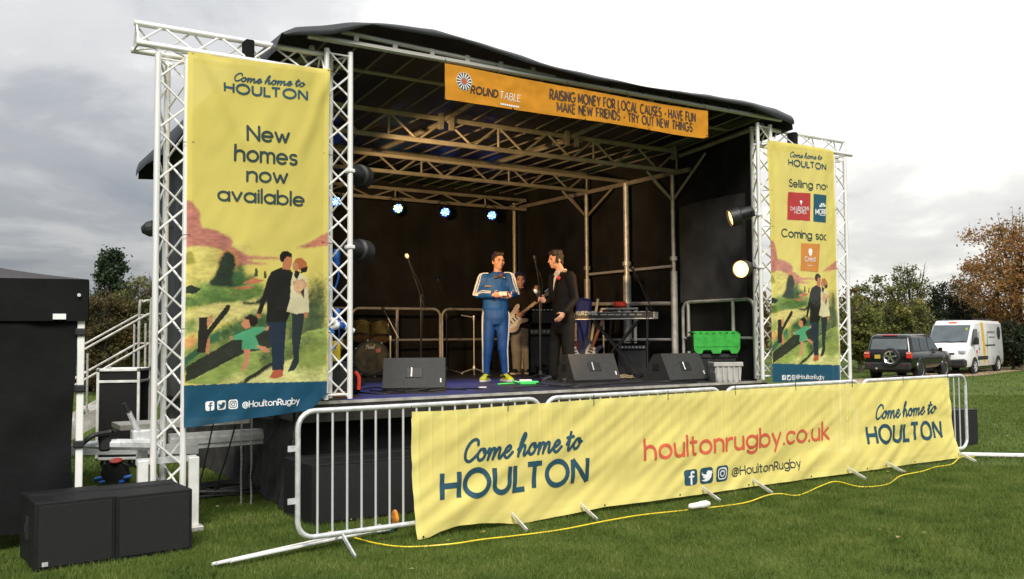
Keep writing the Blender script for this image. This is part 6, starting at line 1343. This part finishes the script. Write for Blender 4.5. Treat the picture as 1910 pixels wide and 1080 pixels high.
vobj('trousers', b, .011, SUIT, m2, 3, .006, 8, 4)
CHECK = mat('checked_shirt', (.50, .44, .40), .7, 0, .6, 70)
b = MB(); sd2 = sd
b.loft([[L2(1051, y) + fy * k + sd2 * w for w, k in ((-w_, k_ - .03), (0, k_), (w_, k_ - .03), (0, k_ - .06))] for y, w_, k_ in ((504, .05, .085), (511, .055, .112), (522, .04, .148), (536, .022, .158), (548, .006, .150))]); ob('shirt', b, CHECK, m2)
b = MB(); b.tube(catmull([L2(1051, 505) - fy * .06, L2(1051, 504) + sd * .062, L2(1050, 507) + fy * .06 + sd * .04, L2(1050, 514) + fy * .11 + sd * .015], 5), .016, 7); b.tube(catmull([L2(1051, 505) - fy * .06, L2(1051, 504) - sd * .062, L2(1050, 507) + fy * .06 - sd * .04, L2(1050, 514) + fy * .11 - sd * .015], 5), .016, 7); ob('collar', b, CHECK, m2, smooth='all')
for sg in (-1, 1):
    b = MB(); b.tube(catmull([L2(1050, 509) + sd * sg * .07 + fy * .03, L2(1050, 522) + sd * sg * .062 + fy * .125, L2(1051, 545) + sd * sg * .03 + fy * .155, L2(1051, 560) + sd * sg * .006 + fy * .142], 5), [.012] * 5 + [.016] * 10 + [.01], 6); ob('lapel', b, SUIT, jk)
b = MB(); pq = L2(1050, 520) + sd * .10 + fy * .125; 
for k in range(5): ball(b, pq + V3(.015 * math.cos(k * 1.26), 0, .015 * math.sin(k * 1.26)), (.015, .012, .015), None, 8)
ob('poppy', b, REDPL, m2, smooth='all')
b = MB(); ball(b, g_(0, -.026, .040), (.085, .096, .098), B); ball(b, g_(0, .03, .100), (.068, .06, .034), B); ball(b, g_(0, -.055, -.03), (.070, .060, .07), B)
for k in (-1, 1): ball(b, g_(.074 * k, .012, -.005), (.014, .026, .055), B); ball(b, g_(.05 * k, .05, .086), (.03, .03, .03), B)
for a_ in range(12): ball(b, g_(.055 * math.cos(a_ * 2.4), -.01 + .06 * math.sin(a_ * 1.7), .112 + .012 * math.sin(a_ * 3)), (.03, .032, .024), B, 8)
vobj('hair', b, .009, DARKHAIR, m2, 2, .008, 40, 7)
for k in 'LR': shoe('shoe', m2, J['an' + k], J['ft' + k], BLACK, RUBBER)
hp_ = m2.matrix_basis @ (J['wrR'] + V3(-.085, -.045, .02)); t = thing('microphone', 'black hand microphone held by the man in the suit', 'microphone', hp_)
dq = (m2.matrix_basis.to_3x3() @ V3(-.35, -.1, .9)).normalized(); M_ = dq.to_track_quat('Z', 'Y').to_matrix().to_4x4(); b = MB(); b.lathe([(.011, -.10), (.013, 0), (.018, .09)], 10, M_); ob('handle', b, BLACK, t, smooth=True); b = MB(); b.lathe([(.018, .09), (.026, .105), (.027, .125), (.016, .148), (0, .152)], 12, M_); ob('grille_ball', b, GALV, t, smooth=True)

# ---- guitarist in the hooded top
base = S(973, 694); base = onst(973, 14.9); L3 = P_(973, 694, 111.)
J = dict(head=L3(970.5, 524, -.03), neck=L3(972, 541), chest=L3(973, 562), waist=L3(974, 588), hip=L3(974, 612),
         shL=L3(956, 549), shR=L3(991, 549), elL=L3(950, 577, -.02), elR=L3(1004, 572, -.10), wrL=L3(963, 588, -.22), wrR=L3(1001, 549, -.26),
         hpL=L3(965, 613), hpR=L3(983, 613), knL=L3(964, 652, -.03), knR=L3(984, 652, -.03), anL=L3(964, 685, .02), anR=L3(984, 685, .02), ftL=(-.5, -1.), ftR=(.3, -1.))
m3_, g_, B = begin('guitarist in a dark hooded top and grey joggers at the back of the stage', base, J, 0, R_(10), 0, [(J['wrL'], V3(.7, -.35, .1), V3(.2, -.3, 1), .9, V3(.2, 1, -.3)), (J['wrR'], V3(-.15, -.45, .8), V3(-.8, .2, .3), 1.2, V3(-.5, .7, .1))], .98)
face_parts(m3_, g_, B, DARKHAIR)
HOOD = mat('dark_brown_hoodie', (.022, .015, .012), .85, 0, .3, 7, .3, 110, spec=.2); NAVY = mat('navy_hood', (.012, .022, .10), .8, 0, .25, 8)
b = MB(); oval(b, [(*L3(974, 612), .185, .13), (*L3(974, 600), .205, .145), (*L3(974, 575), .195, .14), (*L3(973, 558), .205, .14), (*L3(973, 547), .17, .11), (*L3(972, 541), .10, .09), (*L3(972, 538), .08, .075)])
for k in 'LR': capsule(b, [J['sh' + k], J['el' + k], J['wr' + k].lerp(J['el' + k], .1)], [.080, .068, .050])
capsule(b, [J['shL'], J['shR']], [.074, .074]); hd_ = vobj('hooded_top', b, .011, HOOD, m3_, 3, .008, 9, 6)
b = MB(); ball(b, g_(0, -.035, .02), (.105, .105, .125), B); ball(b, g_(0, -.05, -.08), (.11, .085, .06), B); vobj('hood', b, .011, NAVY, hd_, 2, .005, 12, 2)
b = MB(); b.tube([g_(.082 * math.cos(a_), .030 + .012 * math.sin(a_), .01 + .115 * math.sin(a_)) for a_ in np.linspace(-.9, math.pi + .9, 16)], .015, 8); ob('hood_edge', b, NAVY, hd_, smooth='all')
b = MB(); ball(b, g_(0, .03, .085), (.066, .055, .032), B); vobj('hair', b, .009, DARKHAIR, m3_, 2, .004, 30)
b = MB(); oval(b, [(*L3(974, 628), .15, .12), (*L3(974, 615), .185, .13), (*L3(974, 603), .178, .125)])
for k in 'LR': capsule(b, [J['hp' + k], J['kn' + k], J['an' + k]], [.108, .092, .072])
vobj('joggers', b, .011, mat('grey_joggers', (.26, .255, .25), .85, 0, .15, 8, .3, 120), m3_, 3, .009, 9, 9)
for k in 'LR': shoe('shoe', m3_, J['an' + k], J['ft' + k], BLACK, WHITEPL)
gm = Matrix.Rotation(m3_.matrix_basis.to_euler().z, 4, 'Z') @ Matrix.Rotation(R_(52), 4, 'Y') @ Matrix.Rotation(R_(-6), 4, 'X')
guitar('cream electric guitar held by the guitarist at the back', m3_.matrix_basis @ L3(959, 596, -.225), gm, mat('cream_lacquer', (.62, .50, .44), .3, 0, .1, 5, 0, 1, .5), mat('maple_neck', (.55, .38, .28), .4, 0, .1, 7), 'guitars')
# ================================================================== vehicles
GLASS = glassmat('car_glass', (.035, .042, .045)); TYRE = RUBBER
def wheel(parent, c, r, w, sgn, spokes=5, rimm=None):
    Mw = Matrix.Translation(Vector(c)) @ Matrix.Rotation(math.pi / 2 * sgn, 4, 'Y')
    b = MB(); b.lathe([(r * .66, -w / 2), (r * .93, -w / 2), (r, -w * .3), (r, w * .3), (r * .93, w / 2), (r * .66, w / 2)], 28, Mw, False); wl = ob('wheel', b, TYRE, parent, smooth=True)
    b = MB(); b.lathe([(r * .66, w * .46), (r * .60, w * .40), (r * .58, w * .1), (0, w * .1)], 24, Mw, False); ob('rim_well', b, BLACK, wl, smooth=True)
    b = MB(); b.lathe([(r * .58, w * .42), (r * .66, w * .50), (r * .68, w * .46)], 24, Mw, False)
    for k in range(spokes):
        a_ = 2 * math.pi * k / spokes; Mk = Mw @ Matrix.Rotation(a_, 4, 'Z'); b.box((r * .34, 0, w * .38), (r * .56, r * .17, w * .12), Mk)
    b.lathe([(0, w * .46), (r * .13, w * .44), (r * .15, w * .3)], 14, Mw); ob('rim', b, rimm or CHROME, wl, smooth=True); return wl
def rring(x0, x1, y0, y1, z, r=.12, n=4):
    P = []
    for cx, cy, a0 in ((x1 - r, y1 - r, 0), (x0 + r, y1 - r, 90), (x0 + r, y0 + r, 180), (x1 - r, y0 + r, 270)):
        for k in range(n + 1): P.append((cx + r * math.cos(R_(a0 + 90 * k / n)), cy + r * math.sin(R_(a0 + 90 * k / n)), z))
    return P
def pane(parent, name, quad, mt, off, inset=0., n=4):
    """glass pane on a flat quad, raised by off along its normal"""
    a, b_, c, d = [Vector(p) for p in quad]; nn = (b_ - a).cross(d - a).normalized() * off; m = MB(); cen = (a + b_ + c + d) / 4
    pts = [p + (cen - p) * inset for p in (a, b_, c, d)]; m.add([p + nn for p in pts] + [p - nn * .5 for p in pts], [(0, 1, 2, 3), (0, 4, 5, 1), (1, 5, 6, 2), (2, 6, 7, 3), (3, 7, 4, 0)]); return ob(name, m, mt, parent)
CARP = mat('black_car_paint', (.006, .0065, .0065), .22, 0, .15, 2, 0, 1, .3); VAZ = 76
P = atw(1657, 700, 37.2); P.z = gz(P.x, P.y) + .0
suv = thing('car', 'black off-road car with spare wheel on its back door, parked right of the stage', 'car', P, R_(-VAZ))
b = MB(); rg = []
for y, w, h, zb in ((0, .86, 1.10, .60), (.05, .93, 1.13, .50), (.4, .96, 1.14, .45), (1.5, .965, 1.14, .45), (3.3, .965, 1.15, .45), (3.6, .96, 1.14, .45), (4.5, .95, 1.08, .47), (4.75, .90, 1.02, .50), (4.88, .80, .90, .58)):
    rg.append([(s * x_, y, z_) for s, x_, z_ in ((-1, w - .06, zb), (-1, w, zb + .12), (-1, w + .01, .8), (-1, w - .01, h - .1), (-1, w - .08, h), (1, w - .08, h), (1, w - .01, h - .1), (1, w + .01, .8), (1, w, zb + .12), (1, w - .06, zb))])
b.loft(rg); ob('body', b, CARP, suv, smooth=35)
b = MB(); b.box((0, 2.4, .42), (1.5, 4.4, .25)); ob('underbody', b, RUBBER, suv)
b = MB(); b.loft([rring(-.90, .90, .04, 3.60, 1.11, .14), rring(-.885, .885, .08, 3.40, 1.2, .14), rring(-.80, .80, .22, 2.78, 1.72, .16), rring(-.76, .76, .28, 2.62, 1.80, .18), rring(-.66, .66, .42, 2.40, 1.85, .2)]); ob('cabin', b, CARP, suv, smooth=35)
def side(s, y0, y1, z0=1.17, z1=1.69):
    f_ = lambda z: .90 + (z - 1.11) * (.80 - .90) / .61
    q_ = [(s * f_(z0), y0, z0), (s * f_(z0), y1, z0), (s * f_(z1), y1 - (.0 if y1 < 2.4 else .42), z1), (s * f_(z1), y0 + .04, z1)]; return q_ if s > 0 else q_[::-1]
for s in (-1, 1):
    for y0, y1 in ((.32, 1.10), (1.17, 2.02), (2.09, 3.10)): pane(suv, 'side_window', side(s, y0, y1), GLASS, .014)
    b = MB(); b.box((s * .985, 2.2, .98), (.012, .2, .03)); ob('door_handle', b, BLACK, suv)
    b = MB(); b.box((s * .975, 2.4, .62), (.02, 2.2, .05)); ob('side_moulding', b, RUBBER, suv)
    b = MB(); b.box((s * 1.06, 3.02, 1.2), (.16, .09, .15), b=.03); ob('mirror', b, CARP, suv)
    for y in (.98, 3.85):
        wheel(suv, (s * .86, y, .39), .385, .26, s)
        b = MB(); b.tube([(s * .955, y + .46 * math.cos(a_), .39 + .46 * math.sin(a_)) for a_ in np.linspace(-.1, math.pi + .1, 14)], .035, 6); ob('wheel_arch', b, CARP, suv)
        b = MB(); b.lathe([(.45, -.1), (.45, .0)], 20, Matrix.Translation((s * .976, y, .39)) @ Matrix.Rotation(math.pi / 2 * s, 4, 'Y')); ob('arch_lining', b, RUBBER, suv)
    b = MB(); b.box((s * .85, .0, 1.0), (.22, .10, .26), b=.02); lt = ob('tail_light', b, mat('tail_red', (.55, .03, .015), .2, 0, .2, 9, 0, 1, .6) if s < 0 else bpy.data.materials['tail_red'], suv)
    b = MB(); b.box((s * .85, -.054, 1.08), (.19, .01, .055)); ob('clear_strip', b, mat('tail_clear', (.75, .45, .35), .2) if s < 0 else bpy.data.materials['tail_clear'], lt)
    b = MB(); b.box((s * .74, -.10, .60), (.16, .02, .05)); ob('reflector', b, bpy.data.materials['tail_red'], suv)
    b = MB(); b.tube([(s * .70, .5, 1.84), (s * .70, .55, 1.89), (s * .70, 2.2, 1.89), (s * .70, 2.3, 1.84)], .015, 6); ob('roof_rail', b, BLACK, suv)
    b = MB(); b.box((s * .72, 4.84, .86), (.34, .06, .18), b=.03); ob('headlight', b, GLASS, suv)
pane(suv, 'rear_window', [(-.74, .085, 1.23), (.74, .085, 1.23), (.68, .20, 1.66), (-.68, .20, 1.66)], mat('grey_rear_glass', (.13, .15, .15), .15, 0, .15, 2), .014)  # rear window is a lighter grey than the other panes
pane(suv, 'windscreen', [(.74, 3.38, 1.2), (-.74, 3.38, 1.2), (-.68, 2.83, 1.70), (.68, 2.83, 1.70)], GLASS, .012)
b = MB(); b.box((0, .25, 1.815), (.6, .04, .035)); ob('brake_light', b, bpy.data.materials['tail_red'], suv)
b = MB(); b.box((0, -.03, .55), (1.86, .16, .30), b=.05); ob('rear_bumper', b, mat('dark_bumper', (.02, .024, .022), .4), suv); b = MB(); b.box((0, 4.86, .58), (1.8, .18, .26), b=.06); ob('front_bumper', b, bpy.data.materials['dark_bumper'], suv)
Ms = Matrix.Translation((.17, -.10, .92)) @ Matrix.Rotation(math.pi / 2, 4, 'X')
b = MB(); b.lathe([(.22, -.10), (.34, -.10), (.375, -.04), (.375, .06), (.34, .10), (.26, .10)], 28, Ms, False); sw = ob('spare_wheel', b, TYRE, suv, smooth=True)
b = MB(); b.lathe([(0, .05), (.25, .05)], 24, Ms); ob('rim_well', b, BLACK, sw)
b = MB(); b.lathe([(.22, .07), (.265, .11), (.275, .08)], 24, Ms, False)
for k in range(5): b.box((.13, 0, .085), (.22, .075, .03), Ms @ Matrix.Rotation(2 * math.pi * k / 5 + .3, 4, 'Z'))
b.lathe([(0, .095), (.05, .09)], 12, Ms); ob('rim', b, CHROME, sw, smooth=True)
b = MB(); b.box((-.42, -.005, .93), (.24, .02, .16), b=.006); lp = ob('number_plate', b, mat('yellow_plate', (.55, .42, .05), .5, 0, .5, 40), suv)
b = MB(); b.tube([(-.45, -.12, .46), (-.4, -.14, .46)], .03, 8); b.box((-.43, -.06, .44), (.06, .14, .05)); ob('tow_hitch', b, GALV, suv)
# ---- white van, nose towards the car
VANW = mat('white_van_paint', (.74, .74, .73), .3, 0, .05, 2, 0, 1, .5); BUMP = mat('van_black_plastic', (.02, .02, .021), .6)
P = atw(1762, 700, 41.6); P.z = gz(P.x, P.y)
van = thing('van', 'white delivery van with a yellow side stripe facing the black car', 'van', P, R_(180 - VAZ))
b = MB(); rg = []
for y, w, wt, h, zb in ((-5.5, .97, .90, 2.36, .42), (-5.44, 1.0, .93, 2.44, .36), (-3.0, 1.0, .93, 2.47, .34), (-1.75, 1.0, .93, 2.47, .34), (-1.5, 1.0, .92, 2.43, .34), (-1.3, 1.0, .90, 2.30, .34), (-.60, 1.0, .88, 1.42, .34), (-.5, .99, .86, 1.35, .34), (-.22, .96, .78, 1.20, .34), (-.06, .88, .66, 1.02, .36), (0, .78, .5, .80, .40)):
    m_ = min(1.25, h - .18)
    rg.append([(s * x_, y, z_) for s, x_, z_ in ((-1, w - .05, zb), (-1, w, zb + .1), (-1, w + .01, .8 if m_ > .85 else m_ - .05), (-1, w - .005, m_), (-1, wt, h - .14), (-1, wt - .12, h), (1, wt - .12, h), (1, wt, h - .14), (1, w - .005, m_), (1, w + .01, .8 if m_ > .85 else m_ - .05), (1, w, zb + .1), (1, w - .05, zb))])
b.loft(rg); ob('body', b, VANW, van, smooth=30)
pane(van, 'windscreen', [(.82, -.615, 1.46), (-.82, -.615, 1.46), (-.80, -1.26, 2.24), (.80, -1.26, 2.24)], mat('van_windscreen', (.10, .12, .13), .08, 0, .3, 1.5), .02)
b = MB(); b.tube([(.7, -.60, 1.45), (-.1, -.585, 1.50)], .012, 5); b.tube([(-.05, -.60, 1.45), (-.75, -.60, 1.52)], .012, 5); ob('wiper', b, RUBBER, van)
b = MB(); b.box((0, -.10, .52), (1.86, .30, .40), b=.09); ob('front_bumper', b, BUMP, van); b = MB(); b.box((0, -.06, .93), (.9, .10, .10), b=.03); ob('grille', b, BUMP, van)
b = MB(); b.prism([(-.07, 0), (0, -.1), (.07, 0), (0, .1)], -.03, .0, Matrix.Translation((0, .03, .95))); ob('badge', b, CHROME, van)
for s in (-1, 1):
    q_ = [(s * .995, -.72, 1.36), (s * .995, -1.62, 1.36), (s * .945, -1.62, 2.06), (s * .945, -1.18, 2.06)]; pane(van, 'door_window', q_ if s < 0 else q_[::-1], GLASS, .016)
    b = MB(); b.box((s * .74, -.13, 1.03), (.34, .20, .22), TRS((0, 0, 0)), b=.07); ob('headlight', b, mat('van_headlight', (.62, .63, .64), .12, .2, .3, 12) if s < 0 else bpy.data.materials['van_headlight'], van)
    b = MB(); b.box((s * 1.14, -.86, 1.52), (.20, .13, .34), b=.05); b.box((s * 1.02, -.9, 1.42), (.1, .06, .06)); ob('mirror', b, BUMP, van)
    b = MB(); b.box((s * 1.012, -2.2, .72), (.03, 1.5, .17), b=.01); ob('side_moulding', b, BUMP, van)
    b = MB(); b.box((s * 1.006, -3.4, 1.30), (.02, 1.5, .05)); ob('door_track', b, BUMP, van)
    b = MB(); b.box((s * 1.008, -1.72, 1.15), (.02, .14, .04)); ob('door_handle', b, BUMP, van)
    for y in (-1.0, -4.55):
        wheel(van, (s * .925, y, .35), .345, .22, s, 6, GALV)
        b = MB(); b.lathe([(.43, -.06), (.43, .0)], 20, Matrix.Translation((s * 1.014, y, .36)) @ Matrix.Rotation(math.pi / 2 * s, 4, 'Y')); ob('wheel_arch', b, RUBBER, van)
    for y in (-1.70, -2.98):
        b = MB(); b.box((s * 1.004, y, 1.2), (.012, .012, 1.5)); ob('door_gap', b, BUMP, van)
# yellow stripe, emblem and lettering on the side seen here (local -x) 
b = MB(); ys = mat('yellow_vinyl', (.66, .40, .02), .4)
b.loft([[(-x_, y0, z_), (-x_, y1, z_), (-x_ + .006, y1, z_), (-x_ + .006, y0, z_)] for x_, z_, y0, y1 in ((1.002, .46, -2.62, -2.28), (1.018, .8, -2.62, -2.28), (1.004, 1.25, -2.62, -2.28), (.940, 2.33, -2.58, -2.24), (.925, 2.38, -2.58, -2.24))]); ob('stripe', b, ys, van)
b = MB(); b.lathe([(0, .012), (.26, .012), (.27, 0)], 22, Matrix.Translation((-.965, -4.9, 1.85)) @ Matrix.Rotation(-math.pi / 2, 4, 'Y') @ Matrix.Scale(1.25, 4, (1, 0, 0))); ob('round_emblem', b, BUMP, van)
for z_, y0, l_ in ((1.92, -3.25, 1.15), (1.68, -3.35, .95)):
    for k in range(6): b = MB(); b.box((-1.0 + (z_ - 1.25) * .055, y0 - k * l_ / 6, z_), (.03, l_ / 8, .09 if z_ > 1.8 else .06)); ob('side_lettering', b, mat('grey_vinyl', (.22, .22, .22), .5) if z_ > 1.8 and k == 0 else bpy.data.materials['grey_vinyl'], van)
b = MB(); b.box((-1.012, -1.35, 1.02), (.012, .17, .15)); b.box((-1.012, -1.35, .84), (.012, .08, .10)); ob('door_logo', b, REDPL, van)
b = MB(); b.box((0, -1.36, 2.355), (.36, .05, .09), TRS((0, 0, 0)), b=.01); ob('roof_sign', b, mat('orange_red_vinyl', (.8, .15, .04), .5), van)
b = MB(); b.box((-.68, -1.06, 2.06), (.10, .02, .13), TRS((0, .0, 0))); ob('screen_sticker', b, mat('yellow_sticker', (.6, .65, .12), .6), van)
for s in (-1, 1): b = MB(); b.tube([(s * .7, -5.2, 2.53), (s * .7, -1.9, 2.53)], .02, 6); ob('roof_bar', b, BUMP, van)
# ================================================================== trees and shrubs
BARK = mat('bark', (.075, .055, .038), .9, 0, .4, 6, .8, 18)
def crown_pts(n, c, rad, size, seed, clumps, low=0., shell=.55, cone=False):
    r = np.random.default_rng(seed); cs_ = []
    while len(cs_) < clumps:
        d = r.normal(size=3); d /= np.linalg.norm(d); k = shell + (1 - shell) * r.random() if r.random() < .7 else r.random()
        lump_ = 1 + .34 * mnoise.noise((d[0] * 1.7 + seed, d[1] * 1.7, d[2] * 2.1)) + .2 * mnoise.noise((d[0] * 4 + seed, d[1] * 4, d[2] * 4))
        if cone:
            t = r.random() ** 1.3; a = r.uniform(0, 6.283); rr_ = (1 - t) ** .6 * (.55 + .45 * ((t * 9 + .3 * r.random()) % 1.)) * (.6 + .4 * r.random()); p = np.array([rad[0] * rr_ * math.cos(a), rad[1] * rr_ * math.sin(a), -rad[2] + 2 * rad[2] * t - .2 * rr_])
        else: p = d * k * lump_ * np.array(rad)
        if c[2] + p[2] > low: cs_.append(p)
    cs_ = np.array(cs_); per = n // clumps; idx = np.repeat(np.arange(clumps), per); m = len(idx)
    cr = (r.uniform(.10, .24, clumps) * (rad[0] + rad[2]) / 2 * (.55 if cone else 1))[idx]
    p = cs_[idx] + r.normal(size=(m, 3)) * cr[:, None] * np.array([.62, .62, .5]) + np.array(c)
    p[:, 2] = np.maximum(p[:, 2], c[2] - rad[2] * 1.15)
    a = r.normal(size=(m, 3)); a /= np.linalg.norm(a, axis=1)[:, None]; b_ = np.cross(a, r.normal(size=(m, 3))); b_ /= np.linalg.norm(b_, axis=1)[:, None]
    s = (size * r.uniform(.6, 1.3, m))[:, None]; T = np.empty((m, 3, 3)); T[:, 0] = p - a * s * .5; T[:, 1] = p + a * s * .5 + b_ * s * .18; T[:, 2] = p + b_ * s * .62
    return T.reshape(-1, 3), cs_ + np.array(c)
def tree(name, label, cat, px_, w, top, hw, lm, n, seed, kind='bush', group=None, size=.17, twigs=8, base_y=None, clumps=70):
    P = atw(px_, 640, w); P.z = gz(P.x, P.y); ppm = FPX / w; hor = 627 - .0075 * (px_ - 955); H = EYE - P.z + (hor - top) / ppm; R = hw / ppm
    t = thing(name, label, cat, P, 0, group); rr = random.Random(seed)
    zc, rz = (H * .52, H * .48) if kind == 'bush' else (H * .60, H * .40) if kind == 'tree' else (H * .53, H * .47)
    pts, cs_ = crown_pts(n, (0, 0, zc), (R, R, rz), size, seed, clumps, .05, .6, kind == 'cone'); trimesh('crown', pts, lm, t)
    b = MB(); tr_ = max(.05, H * .022); b.tube([(0, 0, -.1), (.05, .03, H * .25), (-.04, .05, H * .5), (.03, 0, H * (.75 if kind != 'cone' else .96))], [tr_ * 1.3, tr_, tr_ * .7, tr_ * .2], 8)
    for k in range(14 if kind != 'cone' else 6):
        e = Vector(cs_[rr.randrange(len(cs_))]); s_ = Vector((0, 0, min(e.z * .7, H * rr.uniform(.12, .6)))); b.tube([s_, s_.lerp(e, .5) + V3(0, 0, .12), e], [tr_ * .45, tr_ * .28, tr_ * .1], 5)
    for k in range(twigs):
        a_ = rr.uniform(0, 6.28); e = V3(R * .8 * math.cos(a_) * rr.random(), R * .8 * math.sin(a_) * rr.random(), H * rr.uniform(.9, 1.04)); s_ = V3(e.x * .5, e.y * .5, H * .6); b.tube([s_, s_.lerp(e, .6) + V3(.05, .05, 0), e], [.022, .014, .006], 4)
        for q_ in range(3): f_ = s_.lerp(e, rr.uniform(.45, .9)); b.tube([f_, f_ + V3(rr.uniform(-.3, .3), rr.uniform(-.3, .3), rr.uniform(.1, .35))], [.009, .004], 4)
    ob('trunk', b, BARK, t); return t
OLIVE = leafmat('olive_leaves', [(.032, .044, .013), (.075, .090, .024), (.15, .15, .04), (.27, .24, .07)]); DKGREEN = leafmat('dark_green_leaves', [(.012, .020, .010), (.028, .042, .018), (.05, .065, .026)])
YGREEN = leafmat('yellow_green_leaves', [(.05, .07, .018), (.11, .13, .03), (.22, .21, .05), (.36, .31, .08)]); AUT = leafmat('autumn_leaves', [(.11, .08, .03), (.22, .13, .04), (.33, .20, .06), (.37, .16, .07), (.22, .20, .06)])
BROWNM = leafmat('brown_green_leaves', [(.035, .035, .014), (.075, .065, .022), (.13, .09, .03), (.17, .08, .04)]); CONIF = leafmat('conifer_needles', [(.012, .024, .012), (.026, .046, .02), (.045, .07, .03)], .15)
gR = 'shrubs and trees along the right hedge'; gL = 'shrubs and trees behind the left tower'
tree('shrub', 'olive leafy shrub just right of the outer right tower', 'shrub', 1603, 44, 556, 42, YGREEN, 7000, 11, 'bush', gR)
tree('shrub', 'tall yellow-green shrub directly behind the black car', 'shrub', 1648, 47, 522, 54, OLIVE, 9000, 12, 'bush', gR)
tree('tree', 'thin twiggy tree top rising behind the black car roof', 'tree', 1700, 50, 492, 40, OLIVE, 5200, 13, 'bush', gR, .16, 26)
tree('shrub', 'lower yellow-green shrub between the car and the van', 'shrub', 1706, 46, 560, 46, YGREEN, 7000, 23, 'bush', gR)
tree('shrub', 'dense dark green shrub rising behind the white van roof', 'shrub', 1762, 52, 524, 52, DKGREEN, 9000, 14, 'bush', gR, .17, 14)
tree('shrub', 'dark brownish shrub between the van and the autumn tree', 'shrub', 1815, 55, 520, 44, BROWNM, 7000, 15, 'bush', gR, .17, 14)
tree('tree', 'large orange-brown autumn tree at the right edge', 'tree', 1905, 48, 398, 92, AUT, 17000, 16, 'tree', gR, .17, 30, clumps=150)
tree('shrub', 'dark green hedge shrub below the autumn tree', 'shrub', 1888, 46, 600, 48, DKGREEN, 7000, 17, 'bush', gR)
tree('shrub', 'rust coloured shrub below the left half of the autumn tree', 'shrub', 1858, 50, 560, 34, BROWNM, 5000, 27, 'bush', gR)
tree('shrub', 'leafy shrub behind the Selling now banner and its outer tower', 'shrub', 1548, 50, 552, 50, OLIVE, 7000, 18, 'bush', gR)
tree('tree', 'second autumn tree partly beyond the right edge', 'tree', 2010, 52, 430, 70, AUT, 8000, 19, 'tree', gR, .19, 16)
tree('conifer_tree', 'dark green conifer rising between the gazebo and the left tower', 'tree', 206, 34, 472, 84, CONIF, 24000, 31, 'cone', gL, .15, 0, clumps=260)
tree('shrub', 'brownish green shrub below the conifer', 'shrub', 186, 31, 535, 62, BROWNM, 9000, 32, 'bush', gL, .12)
tree('shrub', 'olive shrub beside the left tower, behind the stair rails', 'shrub', 250, 32, 522, 44, OLIVE, 8000, 33, 'bush', gL, .12, 14)
tree('shrub', 'sparse twiggy shrub behind the left tower lattice', 'shrub', 282, 37, 512, 26, BROWNM, 2600, 34, 'bush', gL, .12, 22)
tree('shrub', 'shrub hidden mostly behind the gazebo corner', 'shrub', 110, 35, 545, 62, OLIVE, 6000, 35, 'bush', gL, .13)
tree('shrub', 'low shrub seen through the foot of the left tower', 'shrub', 335, 38, 590, 44, BROWNM, 5000, 36, 'bush', gL, .13)
# distant wood closing the field all round, one mass
r_ = np.random.default_rng(99); n_ = 26000; an = r_.uniform(R_(-75), R_(150), n_); dd = r_.uniform(82, 96, n_); ht = 4.2 + 1.3 * np.sin(an * 23) + .9 * np.sin(an * 61 + 1) + .6 * np.sin(an * 131)
p_ = np.stack([np.sin(an) * dd, np.cos(an) * dd, -.3 + ht * r_.random(n_) ** .8], 1); a_ = r_.normal(size=(n_, 3)); b_ = np.cross(a_, r_.normal(size=(n_, 3)))
a_ /= np.linalg.norm(a_, axis=1)[:, None]; b_ /= np.linalg.norm(b_, axis=1)[:, None]; T_ = np.stack([p_ - a_ * .45, p_ + a_ * .45 + b_ * .15, p_ + b_ * .55], 1)
fw_ = trimesh('distant_wood', T_.reshape(-1, 3), BROWNM); fw_['kind'] = 'stuff'; fw_['label'] = 'distant belt of trees closing the field'
